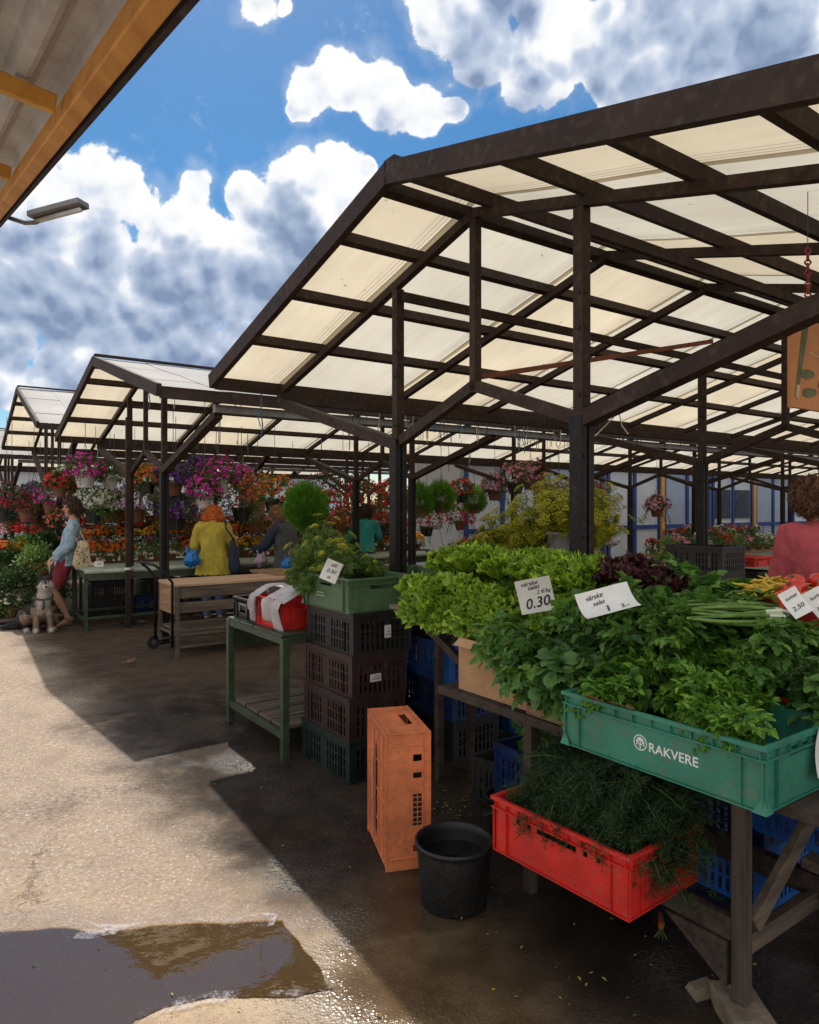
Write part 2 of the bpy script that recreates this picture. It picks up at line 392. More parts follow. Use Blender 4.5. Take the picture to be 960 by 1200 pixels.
def sky():
    w = bpy.data.worlds.new('World'); SC.world = w; w.use_nodes = True
    n = w.node_tree.nodes; l = w.node_tree.links; n.clear()
    def math_(op, a, b=None, c=None):
        x = n.new('ShaderNodeMath'); x.operation = op
        for i, q in enumerate((a, b, c)):
            if q is None: continue
            if isinstance(q, (int, float)): x.inputs[i].default_value = q
            else: l.new(q, x.inputs[i])
        return x.outputs[0]
    def vadd(a, off):
        x = n.new('ShaderNodeVectorMath'); l.new(a, x.inputs[0])
        if isinstance(off, tuple): x.inputs[1].default_value = off
        else: l.new(off, x.inputs[1])
        return x.outputs[0]
    def noise(vec, scale, det, ro):
        x = n.new('ShaderNodeTexNoise'); x.inputs['Scale'].default_value = scale; x.inputs['Detail'].default_value = det; x.inputs['Roughness'].default_value = ro
        l.new(vec, x.inputs['Vector']); return x
    def voro(vec, scale, det):
        x = n.new('ShaderNodeTexVoronoi'); x.inputs['Scale'].default_value = scale; x.inputs['Detail'].default_value = det; x.inputs['Roughness'].default_value = 0.5
        l.new(vec, x.inputs['Vector']); return x.outputs['Distance']
    def rng(src, a, b, c=0.0, d=1.0):
        m = n.new('ShaderNodeMapRange'); m.interpolation_type = 'SMOOTHSTEP'
        l.new(src, m.inputs[0]); m.inputs[1].default_value = a; m.inputs[2].default_value = b; m.inputs[3].default_value = c; m.inputs[4].default_value = d
        return m.outputs[0]
    tc = n.new('ShaderNodeTexCoord'); V = tc.outputs['Generated']
    wn = noise(V, 8.0, 3, 0.55)
    sub = vadd(wn.outputs['Color'], (-0.5,)*3)
    sca = n.new('ShaderNodeVectorMath'); sca.operation = 'SCALE'; l.new(sub, sca.inputs[0]); sca.inputs['Scale'].default_value = 0.045
    wv = vadd(V, sca.outputs[0])
    def field(vec, lst, k=0.22):
        acc = None
        for (u, v, r) in lst:
            d = Vector(((u-U0)/F, 1.0, (V0-v)/F)); q = 1/d.length; d.normalize()
            dist = n.new('ShaderNodeVectorMath'); dist.operation = 'DISTANCE'; l.new(vec, dist.inputs[0]); dist.inputs[1].default_value = d
            f = math_('MULTIPLY_ADD', dist.outputs['Value'], -1.0/(r/F*q), 1.0)
            acc = f if acc is None else math_('SMOOTH_MAX', acc, f, k)
        return acc
    acc = field(wv, CLOUDS)
    up = (0.010, 0.0, 0.052)
    wv2 = vadd(wv, up)
    up2 = None
    acc2 = field(wv2, [c for c in CLOUDS if c[2] >= 50], 0.3)
    n2 = noise(wv, 26, 9, 0.68).outputs['Fac']
    v0 = voro(wv, 13, 2.6); v1 = voro(vadd(wv, (0.005, 0, 0.016)), 13, 2.6)
    d0 = math_('ADD', math_('ADD', acc, math_('MULTIPLY_ADD', n2, 0.62, -0.30)), math_('MULTIPLY_ADD', v0, -0.70, 0.52))
    # light: puffs bright on their upper sides and rims, blue-grey where the cloud is thick above
    # unseen broken cloud overhead and behind the camera, added as fill light
    dt = n.new('ShaderNodeVectorMath'); dt.operation = 'DOT_PRODUCT'; l.new(V, dt.inputs[0]); dt.inputs[1].default_value = (0.0, 0.90, 0.436)
    fill_mask = rng(dt.outputs['Value'], 0.70, 0.45)
    d0 = math_('MAXIMUM', d0, math_('MULTIPLY_ADD', n2, 2.2, math_('MULTIPLY_ADD', fill_mask, 0.75, -1.55)))
    d1 = math_('ADD', acc2, math_('MULTIPLY_ADD', v1, -0.45, 0.26))
    n5 = noise(wv, 6.0, 4, 0.5).outputs['Fac']
    d1 = math_('ADD', d1, math_('MULTIPLY_ADD', n5, 0.65, -0.30))
    sh = math_('ADD', math_('MULTIPLY', rng(d1, -0.12, 0.62), 0.74), math_('MULTIPLY', rng(d0, 0.05, 0.45), 0.20))
    sh = math_('ADD', sh, math_('MULTIPLY', math_('SUBTRACT', v0, v1), 0.85)); sh = math_('ADD', sh, math_('MULTIPLY_ADD', n2, 0.22, -0.11))
    sh = math_('ADD', sh, math_('MULTIPLY', fill_mask, -0.22))
    sh = math_('MULTIPLY_ADD', sh, 0.86, 0.02)
    sk = n.new('ShaderNodeTexSky'); sk.sky_type = 'NISHITA'; sk.sun_disc = False; sk.sun_elevation = ELEV; sk.sun_rotation = ROT
    sk.air_density = 1.0; sk.dust_density = 0.3; sk.ozone_density = 3.0; sk.altitude = 50
    hs = n.new('ShaderNodeHueSaturation'); hs.inputs['Hue'].default_value = 0.492; hs.inputs['Saturation'].default_value = 1.36; hs.inputs['Value'].default_value = 0.80
    l.new(sk.outputs[0], hs.inputs['Color'])
    al = math_('MAXIMUM', rng(d0, 0.04, 0.16), math_('MULTIPLY', rng(math_('ADD', d0, math_('MULTIPLY_ADD', n5, 1.2, -0.60)), -0.20, 0.35), 0.22))
    rp = n.new('ShaderNodeValToRGB'); e = rp.color_ramp.elements
    e[0].position = 0.0; e[0].color = (8.2, 8.15, 8.0, 1); e[1].position = 1.0; e[1].color = (1.8, 2.4, 3.7, 1)
    x = e.new(0.28); x.color = (6.9, 7.1, 7.4, 1)
    x = e.new(0.48); x.color = (4.6, 5.2, 6.3, 1)
    x = e.new(0.80); x.color = (2.9, 3.6, 4.9, 1)
    l.new(sh, rp.inputs[0])
    mx = n.new('ShaderNodeMix'); mx.data_type = 'RGBA'; l.new(al, mx.inputs[0]); l.new(hs.outputs[0], mx.inputs[6]); l.new(rp.outputs[0], mx.inputs[7])
    bg = n.new('ShaderNodeBackground'); bg.inputs['Strength'].default_value = 0.13
    l.new(mx.outputs[2], bg.inputs[0])
    o = n.new('ShaderNodeOutputWorld'); l.new(bg.outputs[0], o.inputs[0])
    w.cycles.sampling_method = 'MANUAL'; w.cycles.sample_map_resolution = 512
sky()
SC.view_settings.view_transform = 'Standard'; SC.view_settings.look = 'None'; SC.view_settings.exposure = 0.0; SC.view_settings.gamma = 1.0
SC.view_settings.use_curve_mapping = False
cy = SC.cycles
cy.max_bounces = 7; cy.diffuse_bounces = 3; cy.glossy_bounces = 3; cy.transmission_bounces = 4; cy.transparent_max_bounces = 12
cy.use_denoising = True; cy.caustics_reflective = False; cy.caustics_refractive = False; cy.sample_clamp_indirect = 6

# ------------------------------------------------------------------ ground
def ground_material():
    m, n, l, out = nt('market_ground')
    def N(t, **k):
        x = n.new(t)
        for a, b in k.items(): setattr(x, a, b)
        return x
    def mth(op, a, b=None, c=None, clamp=False):
        x = n.new('ShaderNodeMath'); x.operation = op; x.use_clamp = clamp
        for i, q in enumerate((a, b, c)):
            if q is None: continue
            if isinstance(q, (int, float)): x.inputs[i].default_value = q
            else: l.new(q, x.inputs[i])
        return x.outputs[0]
    def noise(scale, det=6, ro=0.6, vec=None):
        x = n.new('ShaderNodeTexNoise'); x.inputs['Scale'].default_value = scale; x.inputs['Detail'].default_value = det; x.inputs['Roughness'].default_value = ro
        l.new(vec or pos, x.inputs['Vector']); return x.outputs['Fac']
    def ramp(src, p0, p1, c0=(0,0,0,1), c1=(1,1,1,1)):
        x = n.new('ShaderNodeValToRGB'); x.color_ramp.elements[0].position = p0; x.color_ramp.elements[1].position = p1
        x.color_ramp.elements[0].color = c0; x.color_ramp.elements[1].color = c1; l.new(src, x.inputs[0]); return x.outputs[0]
    def mix(f, a, b, blend='MIX'):
        x = n.new('ShaderNodeMix'); x.data_type = 'RGBA'; x.blend_type = blend
        if isinstance(f, (int, float)): x.inputs[0].default_value = f
        else: l.new(f, x.inputs[0])
        for i, q in ((6, a), (7, b)):
            if isinstance(q, tuple): x.inputs[i].default_value = q
            else: l.new(q, x.inputs[i])
        return x.outputs[2]
    def smooth(src, a, b):
        x = n.new('ShaderNodeMapRange'); x.interpolation_type = 'SMOOTHSTEP'; l.new(src, x.inputs[0])
        x.inputs[1].default_value = a; x.inputs[2].default_value = b; return x.outputs[0]
    geo = n.new('ShaderNodeNewGeometry'); pos = geo.outputs['Position']
    sep = n.new('ShaderNodeSeparateXYZ'); l.new(pos, sep.inputs[0]); X, Y = sep.outputs[0], sep.outputs[1]
    # market coordinates
    xa = mth('SUBTRACT', X, AX); yb = mth('SUBTRACT', Y, AY)
    A_ = mth('ADD', mth('MULTIPLY', xa, RX), mth('MULTIPLY', yb, RY))
    B_ = mth('ADD', mth('MULTIPLY', xa, GX), mth('MULTIPLY', yb, GY))
    big = noise(0.9, 5); mid = noise(5, 6); fine = noise(38, 5, 0.7); grit = noise(120, 3, 0.7)
    base = ramp(big, 0.3, 0.72, (0.31, 0.24, 0.185, 1), (0.455, 0.365, 0.29, 1))
    base = mix(mth('MULTIPLY', ramp(mid, 0.35, 0.7), 0.35), base, (0.37, 0.28, 0.20, 1))
    vor = n.new('ShaderNodeTexVoronoi'); vor.inputs['Scale'].default_value = 62; l.new(pos, vor.inputs['Vector'])
    stone = ramp(vor.outputs['Distance'], 0.12, 0.5, (1, 1, 1, 1), (0, 0, 0, 1))
    vc = n.new('ShaderNodeSeparateColor'); l.new(vor.outputs['Color'], vc.inputs[0])
    base = mix(mth('MULTIPLY', mth('MULTIPLY', stone, 0.95), vc.outputs[0]), base, (0.74, 0.66, 0.55, 1))
    base = mix(mth('MULTIPLY', ramp(fine, 0.50, 0.66), 0.60), base, (0.19, 0.135, 0.095, 1))
    # oil and tyre stains
    st = noise(2.3, 4, 0.55); base = mix(mth('MULTIPLY', ramp(st, 0.57, 0.74), 0.45), base, (0.22, 0.16, 0.12, 1))
    # cracks
    dist = n.new('ShaderNodeTexNoise'); dist.inputs['Scale'].default_value = 1.6; dist.inputs['Detail'].default_value = 8; dist.inputs['Roughness'].default_value = 0.75; l.new(pos, dist.inputs['Vector'])
    va = n.new('ShaderNodeVectorMath'); va.operation = 'MULTIPLY_ADD'; l.new(dist.outputs['Color'], va.inputs[0]); va.inputs[1].default_value = (1.1, 1.1, 0); l.new(pos, va.inputs[2])
    cr = n.new('ShaderNodeTexVoronoi'); cr.feature = 'DISTANCE_TO_EDGE'; cr.inputs['Scale'].default_value = 0.55; l.new(va.outputs[0], cr.inputs['Vector'])
    crm = mth('MULTIPLY', ramp(cr.outputs['Distance'], 0.0, 0.0045, (1, 1, 1, 1), (0, 0, 0, 1)), ramp(noise(1.1, 3), 0.45, 0.6))
    base = mix(mth('MULTIPLY', crm, 0.75), base, (0.10, 0.07, 0.05, 1))
    # a worn dark trail of crumbs across the sunny part
    def seg(p, q, w, am=1.0):
        d = Vector(q)-Vector(p); L = d.length; d /= L
        px = mth('SUBTRACT', X, p[0]); py = mth('SUBTRACT', Y, p[1])
        t = mth('ADD', mth('MULTIPLY', px, d[0]), mth('MULTIPLY', py, d[1]))
        s = mth('ADD', mth('MULTIPLY', px, -d[1]), mth('MULTIPLY', py, d[0]))
        s = mth('ADD', s, mth('MULTIPLY_ADD', noise(1.4, 5), 0.9, -0.45))
        s = mth('ABSOLUTE', s)
        f = mth('SUBTRACT', 1.0, smooth(s, w*0.15, w))
        f = mth('MULTIPLY', f, mth('MULTIPLY', smooth(t, -0.3, 0.2), mth('SUBTRACT', 1.0, smooth(t, L-0.2, L+0.4))))
        return mth('MULTIPLY', f, am)
    trail = seg((-2.6, 3.3), (-1.0, 4.5), 0.30)
    tr = mth('MULTIPLY', trail, ramp(noise(34, 9, 0.85), 0.47, 0.60))
    base = mix(mth('MULTIPLY', tr, 0.80), base, (0.075, 0.062, 0.058, 1))
    trail2 = seg((-2.4, 5.2), (-0.4, 4.6), 0.10)
    base = mix(mth('MULTIPLY', mth('MULTIPLY', trail2, ramp(noise(20, 6, 0.75), 0.42, 0.6)), 0.6), base, (0.12, 0.09, 0.07, 1))
    # trodden, damp dirt under the stalls, plus the canopies' shade painted in
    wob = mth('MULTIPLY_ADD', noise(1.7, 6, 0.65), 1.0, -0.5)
    damp_shade = mth('MULTIPLY', smooth(mth('ADD', A_, wob), -1.85, -1.30), smooth(mth('ADD', B_, wob), -6.5, -5.5))
    damp_shade = mth('MULTIPLY', damp_shade, mth('SUBTRACT', 1.0, smooth(mth('ADD', B_, wob), 2.2, 3.6)))
    dirt_shade = mth('MULTIPLY', smooth(mth('ADD', A_, wob), -1.9, -1.2), smooth(B_, 0.8, 2.2))  # brown dirt, darkened further as painted shade of the second canopy
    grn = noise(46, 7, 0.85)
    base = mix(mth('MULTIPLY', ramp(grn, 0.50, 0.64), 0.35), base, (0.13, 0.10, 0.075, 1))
    base = mix(mth('MULTIPLY', dirt_shade, 0.93), base, mix(ramp(mid, 0.35, 0.65), (0.026, 0.016, 0.011, 1), (0.070, 0.043, 0.027, 1)))
    base = mix(mth('MULTIPLY', mth('MULTIPLY', dirt_shade, ramp(noise(55, 6, 0.85), 0.53, 0.62)), 0.6), base, (0.16, 0.115, 0.08, 1))
    damp_shade_col = mix(ramp(mid, 0.40, 0.64), (0.012, 0.008, 0.006, 1), (0.042, 0.027, 0.018, 1))
    damp_shade_col = mix(mth('MULTIPLY', ramp(fine, 0.5, 0.72), 0.5), damp_shade_col, (0.10, 0.066, 0.044, 1))
    damp_shade_col = mix(mth('MULTIPLY', ramp(noise(60, 6, 0.85), 0.50, 0.60), 0.80), damp_shade_col, (0.006, 0.005, 0.004, 1))
    base = mix(mth('MULTIPLY', damp_shade, 0.96), base, damp_shade_col)
    # wet margin and soapy rim of the puddle
    cx, cyy = -0.95, 2.36
    dx = mth('MULTIPLY', mth('SUBTRACT', X, cx), 0.62); dy = mth('SUBTRACT', Y, cyy)
    wet = seg((-3.0, 2.28), (0.3, 2.34), 0.80)
    base = mix(mth('MULTIPLY', wet, 0.6), base, mix(ramp(mid, 0.38, 0.62), (0.30, 0.18, 0.07, 1), (0.52, 0.36, 0.18, 1)))
    pud = seg((-0.35, 2.30), (1.1, 2.65), 0.55)
    pud = mth('MAXIMUM', pud, seg((-0.3, 2.75), (0.6, 2.75), 0.28))
    base = mix(mth('MULTIPLY', pud, 0.65), base, (0.012, 0.009, 0.008, 1))
    wetA = mth('MULTIPLY', smooth(noise(1.3, 5), 0.44, 0.62), damp_shade)
    wetA = mth('MAXIMUM', wetA, mth('MULTIPLY', pud, 1.12))
    wetA = mth('MAXIMUM', wetA, mth('MULTIPLY', wet, 0.8))
    peb = n.new('ShaderNodeTexVoronoi'); peb.inputs['Scale'].default_value = 28; l.new(va.outputs[0], peb.inputs['Vector']); ps = n.new('ShaderNodeSeparateColor'); l.new(peb.outputs['Color'], ps.inputs[0])
    pm = mth('MULTIPLY', ramp(peb.outputs['Distance'], 0.10, 0.17, (1, 1, 1, 1), (0, 0, 0, 1)), mth('GREATER_THAN', ps.outputs[0], 0.90))
    base = mix(mth('MULTIPLY', pm, 0.8), base, (0.09, 0.07, 0.055, 1))
    fo = mth('MULTIPLY', seg((-2.9, 2.70), (-0.42, 2.74), 0.16), ramp(noise(75, 4, 0.8), 0.50, 0.64))
    base = mix(mth('MULTIPLY', fo, 0.9), base, (0.80, 0.74, 0.80, 1))
    b = n.new('ShaderNodeBsdfPrincipled'); l.new(base, b.inputs['Base Color'])
    ro = mth('MULTIPLY_ADD', wetA, -0.62, 0.92)
    ro = mth('MULTIPLY_ADD', fine, -0.10, ro); ro = mth('MULTIPLY_ADD', damp_shade, -0.12, ro)
    l.new(ro, b.inputs['Roughness']); l.new(mth('MULTIPLY_ADD', wetA, 0.45, 0.12), b.inputs['Specular IOR Level'])
    h = mth('ADD', mth('MULTIPLY', fine, 0.5), mth('MULTIPLY', mid, 0.9)); h = mth('ADD', h, mth('MULTIPLY', grit, 0.3)); h = mth('MULTIPLY_ADD', stone, 0.30, h); h = mth('MULTIPLY_ADD', crm, -0.35, h)
    h = mth('MULTIPLY_ADD', fo, 0.6, h)
    bp = n.new('ShaderNodeBump'); l.new(mth('MULTIPLY_ADD', pud, -0.55, 0.75), bp.inputs['Strength']); bp.inputs['Distance'].default_value = 0.012
    l.new(h, bp.inputs['Height']); l.new(bp.outputs[0], b.inputs['Normal'])
    l.new(b.outputs[0], out.inputs[0])
    return m
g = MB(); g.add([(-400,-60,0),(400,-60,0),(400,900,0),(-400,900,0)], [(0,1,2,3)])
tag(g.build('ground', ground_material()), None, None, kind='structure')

def water_material(name, body, wt, ior=1.6, rough=0.025, bump=0.10, tint=(0.86, 0.72, 0.48, 1)):
    m, n, l, out = nt(name)
    fr = n.new('ShaderNodeFresnel'); fr.inputs['IOR'].default_value = ior
    tr = n.new('ShaderNodeBsdfTransparent'); tr.inputs[0].default_value = tint
    df = n.new('ShaderNodeBsdfDiffuse'); df.inputs[0].default_value = rgb(body)
    m1 = n.new('ShaderNodeMixShader'); m1.inputs[0].default_value = wt; l.new(tr.outputs[0], m1.inputs[1]); l.new(df.outputs[0], m1.inputs[2])
    gl = n.new('ShaderNodeBsdfGlossy'); gl.inputs['Roughness'].default_value = rough
    ms = n.new('ShaderNodeMixShader'); l.new(fr.outputs[0], ms.inputs[0]); l.new(m1.outputs[0], ms.inputs[1]); l.new(gl.outputs[0], ms.inputs[2])
    geo = n.new('ShaderNodeNewGeometry')
    no = n.new('ShaderNodeTexNoise'); no.inputs['Scale'].default_value = 5; no.inputs['Detail'].default_value = 5; l.new(geo.outputs['Position'], no.inputs['Vector'])
    bp = n.new('ShaderNodeBump'); bp.inputs['Strength'].default_value = bump; bp.inputs['Distance'].default_value = 0.02; l.new(no.outputs['Fac'], bp.inputs['Height'])
    l.new(bp.outputs[0], gl.inputs['Normal']); l.new(bp.outputs[0], fr.inputs['Normal'])
    l.new(ms.outputs[0], out.inputs[0]); return m
def puddle(pix, name, m, seed, amp=0.05, z=0.004):
    pts = [onz(u, v, z) for u, v in pix]
    out = []
    n = len(pts)
    for i in range(n):
        p, q = pts[i], pts[(i+1) % n]
        k = max(2, int((q-p).length/0.025))
        for j in range(k):
            t = p.lerp(q, j/k); d = (q-p).normalized(); nn = Vector((-d.y, d.x, 0))
            o = mnoise.fractal(Vector((t.x*3+seed, t.y*3, seed)), 1.1, 2.2, 4)*amp
            out.append(t + nn*o)
    g = MB(); g.add(out, [tuple(range(len(out)))])
    o = g.build(name, m); tag(o, None, None, kind='structure')
    bm = bmesh.new(); bm.from_mesh(o.data); bmesh.ops.triangulate(bm, faces=bm.faces); bm.to_mesh(o.data); bm.free()
    if o.data.polygons[0].normal.z < 0: o.data.flip_normals()
    return o
wm = water_material('puddle_water', (0.30, 0.19, 0.09), 0.22, 2.05, 0.02, 0.08, (0.95, 0.78, 0.50, 1))
puddle([(-260,1092),(-60,1085),(60,1086),(110,1092),(200,1088),(290,1077),(330,1078),(345,1105),(395,1160),(350,1166),(250,1168),(190,1176),(150,1192),(130,1215),(90,1300),(-400,1300)], 'puddle', wm, 3.1)

def foam_material():
    m, n, l, out = nt('puddle_foam')
    geo = n.new('ShaderNodeNewGeometry')
    no = n.new('ShaderNodeTexNoise'); no.inputs['Scale'].default_value = 60; no.inputs['Detail'].default_value = 6; no.inputs['Roughness'].default_value = 0.8; l.new(geo.outputs['Position'], no.inputs['Vector'])
    n2 = n.new('ShaderNodeTexNoise'); n2.inputs['Scale'].default_value = 7; l.new(geo.outputs['Position'], n2.inputs['Vector'])
    ad = n.new('ShaderNodeMath'); ad.operation = 'ADD'; l.new(no.outputs['Fac'], ad.inputs[0]); l.new(n2.outputs['Fac'], ad.inputs[1])
    r = n.new('ShaderNodeValToRGB'); r.color_ramp.elements[0].position = 0.98; r.color_ramp.elements[1].position = 1.0
    mr = n.new('ShaderNodeMapRange'); l.new(ad.outputs[0], mr.inputs[0]); mr.inputs[1].default_value = 1.02; mr.inputs[2].default_value = 1.45
    b = n.new('ShaderNodeBsdfPrincipled'); b.inputs['Base Color'].default_value = (0.62, 0.57, 0.63, 1); b.inputs['Roughness'].default_value = 0.6
    t = n.new('ShaderNodeBsdfTransparent'); ms = n.new('ShaderNodeMixShader'); l.new(mr.outputs[0], ms.inputs[0]); l.new(t.outputs[0], ms.inputs[1]); l.new(b.outputs[0], ms.inputs[2]); l.new(ms.outputs[0], out.inputs[0])
    return m
def foam_band(pix, w):
    pts = [onz(u, v, 0.007) for u, v in pix]; vs = []; m_ = MB(); tot = 0; q = []
    for a, b in zip(pts, pts[1:]):
        k = max(2, int((b-a).length/0.02)); q += [a.lerp(b, i/k) for i in range(k)]
    for i, p in enumerate(q):
        d = (q[min(i+1, len(q)-1)]-q[max(i-1, 0)]).normalized(); nn_ = Vector((-d.y, d.x, 0)); o = mnoise.fractal(Vector((p.x*3+3.1, p.y*3, 3.1)), 1.1, 2.2, 4)*0.05
        ww = w*(0.5+0.9*abs(mnoise.noise(Vector((p.x*6, p.y*6, 9)))))
        vs += [p+nn_*(o-ww), p+nn_*(o+ww)]
    m_.add(vs, [(2*i, 2*i+1, 2*i+3, 2*i+2) for i in range(len(q)-1)])
    tag(m_.build('puddle_foam', fmat), None, None, kind='structure')
fmat = foam_material()
foam_band([(-60,1085),(60,1086),(110,1092),(200,1088),(290,1077),(330,1078)], 0.055)
foam_band([(395,1160),(350,1166),(250,1168),(190,1176),(150,1192)], 0.045)
# ------------------------------------------------------------------ market canopies
def canopy(label, a0, b0, w, zr, ze, bays, s=1.2, ks=0.61, post_first=0, full=True, pw=0.80, zj=2.03):
    """gable canopy of steel and translucent sheets. Local x runs along the ridge, y across it."""
    t = thing('market_canopy', label, 'market canopy', W(a0, b0, 0), TH, 'market canopies')
    sl = (zr-ze)/w
    L = ks + bays*s + 0.4
    ez = lambda y, dz=0.0: zr - sl*abs(y) + dz
    ang = math.atan(sl)
    st, sd = M['steel'], M['steel_dark']
    # end beams (deep fascia), one per slope and end
    for x in ((0.0, L) if full else (0.0,)):
        for sgn in (-1, 1):
            m = MB(); m.bar((x, 0, ez(0, 0.0)), (x, sgn*(w+0.02), ez(w+0.02, 0.0)), 0.045, 0.118)
            m.build('end_beam', st, t)
    # purlins
    farp, nearp = (0.10, 0.57, 1.23, 1.91), (0.14, 0.83, 1.42, 2.01)
    sc_ = w/2.7
    for sgn, ys in ((1, farp), (-1, nearp)):
        for y in ys:
            y = y*sc_
            m = MB(); z = ez(y, -0.005)
            m.bar((0.023, sgn*y, z), (L-0.023, sgn*y, z), 0.05 if y > 0.2 else 0.06, 0.07, up=(0, sgn*math.sin(ang), math.cos(ang)))
            m.build('purlin', st, t)
    # eaves beams with a lower carrying beam
    for sgn in (-1, 1):
        m = MB(); m.bar((0.023, sgn*(w-0.02), ez(w, -0.02)), (L-0.023, sgn*(w-0.02), ez(w, -0.02)), 0.05, 0.10)
        m.build('eaves_beam', st, t)
        m = MB(); m.bar((ks-0.05, sgn*(w-0.11), ez(w, -0.115)), (L-0.2, sgn*(w-0.11), ez(w, -0.115)), 0.07, 0.075)
        m.build('gutter', M['gutter'] if sgn < 0 else st, t)
        # beam tying the post heads together
        m = MB(); m.bar((ks, sgn*(pw-0.055), ez(pw, -0.16)), (L-0.4, sgn*(pw-0.055), ez(pw, -0.16)), 0.035, 0.06)
        m.build('tie_beam', st, t)
    # rafters, posts, king posts and braces
    for i in range(bays+1):
        x = ks + i*s
        m = MB()
        for sgn in (-1, 1):
            m.bar((x, 0, ez(0, -0.065)), (x, sgn*(w-0.12), ez(w-0.12, -0.065)), 0.05, 0.055)
        m.build('rafter', st, t)
        if (i - post_first) % 3 == 0:
            zk = 2.31
            m = MB(); m.bar((x, 0, zk-0.03), (x, 0, ez(0, -0.09)), 0.05, 0.05, up=(1, 0, 0)); m.build('king_post', st, t)
            for sgn in (-1, 1):
                y = sgn*pw
                m = MB(); m.box(x-0.031, x+0.031, y-0.031, y+0.031, zj-0.02, ez(y, -0.10))
                for zz in (zj+0.12, zj+0.45, zj+0.62):
                    if zz < ez(y)-0.15:
                        m.tube([(x-0.031, y-0.008, zz), (x-0.041, y-0.008, zz)], 0.010, 8)
                        m.tube([(x-0.010, y-0.031, zz), (x-0.010, y-0.041, zz)], 0.010, 8)
                m.build('upper_post', st, t, bevel=0.004)
                m = MB(); # double channel below the node
                m.box(x-0.047, x-0.007, y-0.04, y+0.04, 0, zj+0.02); m.box(x+0.007, x+0.047, y-0.04, y+0.04, 0, zj+0.02)
                m.box(x-0.007, x+0.007, y-0.028, y+0.028, 0, zj)
                m.box(x-0.10, x+0.10, y-0.10, y+0.10, 0, 0.012)
                for zz in (0.35, 0.95, 1.45, 1.85): m.tube([(x-0.027, y-0.04, zz), (x-0.027, y-0.048, zz)], 0.009, 8)
                m.build('post', sd, t, bevel=0.004)
                m = MB(); m.bar((x, y*0.98, zj-0.01), (x, sgn*(w-0.14), ez(w, -0.165)), 0.085, 0.075)
                m.build('brace', st, t)
                m = MB(); m.bar((x, 0, zk), (x, sgn*(pw-0.03), zj+0.01), 0.05, 0.065)
                m.build('knee_brace', st, t)
    # roof sheets, bay by bay
    xs = [0.024] + [ks+i*s for i in range(bays+1)] + [L-0.024]
    for i in range(len(xs)-1):
        for sgn in (-1, 1):
            m = MB(); x0, x1 = xs[i], xs[i+1]+(0.05 if i < len(xs)-2 else 0)
            dz = 0.040 + 0.006*(i % 2)
            y1 = sgn*(w+0.03)
            n = 6
            vs = []; 
            for k in range(n+1):
                y = y1*k/n; z = ez(y, dz) - 0.012*math.sin(PI*k*2/n)**2
                vs += [(x0, y, z), (x1, y, z)]
            m.add(vs, [(2*k, 2*k+1, 2*k+3, 2*k+2) for k in range(n)])
            m.build('roof_sheet', M['panel_cream'] if i in (0, 2) or (i % 3 == 2) else M['panel_white'], t)
    m = MB(); m.bar((0, 0, zr+0.075), (L, 0, zr+0.075), 0.10, 0.02); m.build('ridge_cap', st, t)
    return t, ez

c1, ez1 = canopy('long brown steel canopy with cream translucent roof directly over the vegetable stall', -0.635, 0, 2.70, 3.385, 2.670, 21)
c1['group'] = 'market canopies'
m = MB(); m.bar((0.62, 0.02, 2.36), (2.65, -0.25, 2.80), 0.022, 0.03); m.build('stay_bar', M['steel_rust'], c1)
c2, ez2 = canopy('brown steel canopy with cream translucent gable above the green flower bench', -0.89, 6.106, 2.72, 3.385, 2.665, 21)
c3, ez3 = canopy('farther gabled canopy behind the flower stand at the left edge', -1.04, 12.3, 2.64, 3.86, 2.94, 9)
c4, ez4 = canopy('farthest canopy seen low between the roofs behind the hanging flowers', -1.2, 18.3, 2.6, 3.6, 2.8, 9)

# thin free-standing pole beside the flower bench
# ------------------------------------------------------------------ eave of the building above the camera, upper left
Fp = at(0, 259, 3.4); dv = Vector((-0.724, 1.0, 0.236))
Np = Fp - dv*2.75
rdir = Vector((-0.80, -0.56, 0.13)).normalized()          # away from the aisle
up = rdir.cross(dv).normalized()
if up.z < 0: up = -up
t = thing('eave_roof', 'corrugated sheet roof overhang with yellow timber frame at the upper left', 'roof', (Fp.x, Fp.y, 0))
o0 = Vector((Fp.x, Fp.y, 0))
m = MB(); m.bar(Fp-o0+rdir*0.035, Np-o0+rdir*0.035, 0.042, 0.066, up=up); m.build('edge_beam', M['wood_yellow_y'], t, bevel=0.004)
m = MB(); m.bar(Fp-o0-rdir*0.0+up*0.006, Np-o0-rdir*0.0+up*0.006, 0.012, 0.075, up=up); m.build('fascia', M['steel'], t)
for k, f in enumerate((0.10, 0.84, 1.576, 2.31)):
    p = Fp - dv*f - o0 + rdir*0.07 + up*0.0
    m = MB(); m.bar(p, p+rdir*2.6, 0.030, 0.045, up=up); m.build('rafter', M['wood_yellow'], t, bevel=0.004)
m = MB()
vs = []; nn = 240; Wd = 2.7
for i in range(nn+1):
    s_ = Wd*i/nn; ph = (s_/0.115) % 1.0
    h = 0.0 if ph < 0.30 else ((ph-0.30)/0.14 if ph < 0.44 else (1.0 if ph < 0.82 else 1-(ph-0.82)/0.18))
    p = rdir*(0.02+s_) + up*(0.032+0.042*h)
    vs += [Fp-o0+p, Np-o0+p]
m.add(vs, [(2*i, 2*i+1, 2*i+3, 2*i+2) for i in range(nn)])
MM('corrugated', (0.50, 0.50, 0.50), 0.55, 0.2, 3, 0.2, 40, trans=0.12, fleck=0.2)
o = m.build('corrugated_sheet', M['corrugated'], t)
md = o.modifiers.new('s', 'SOLIDIFY'); md.thickness = 0.003
m = MB(); pf = Fp-o0+rdir*0.22; m.box(pf.x-0.05, pf.x+0.04, pf.y-0.05, pf.y+0.05, 0, Fp.z-0.08); m.build('corner_post', M['wood_brown'], t, bevel=0.004)
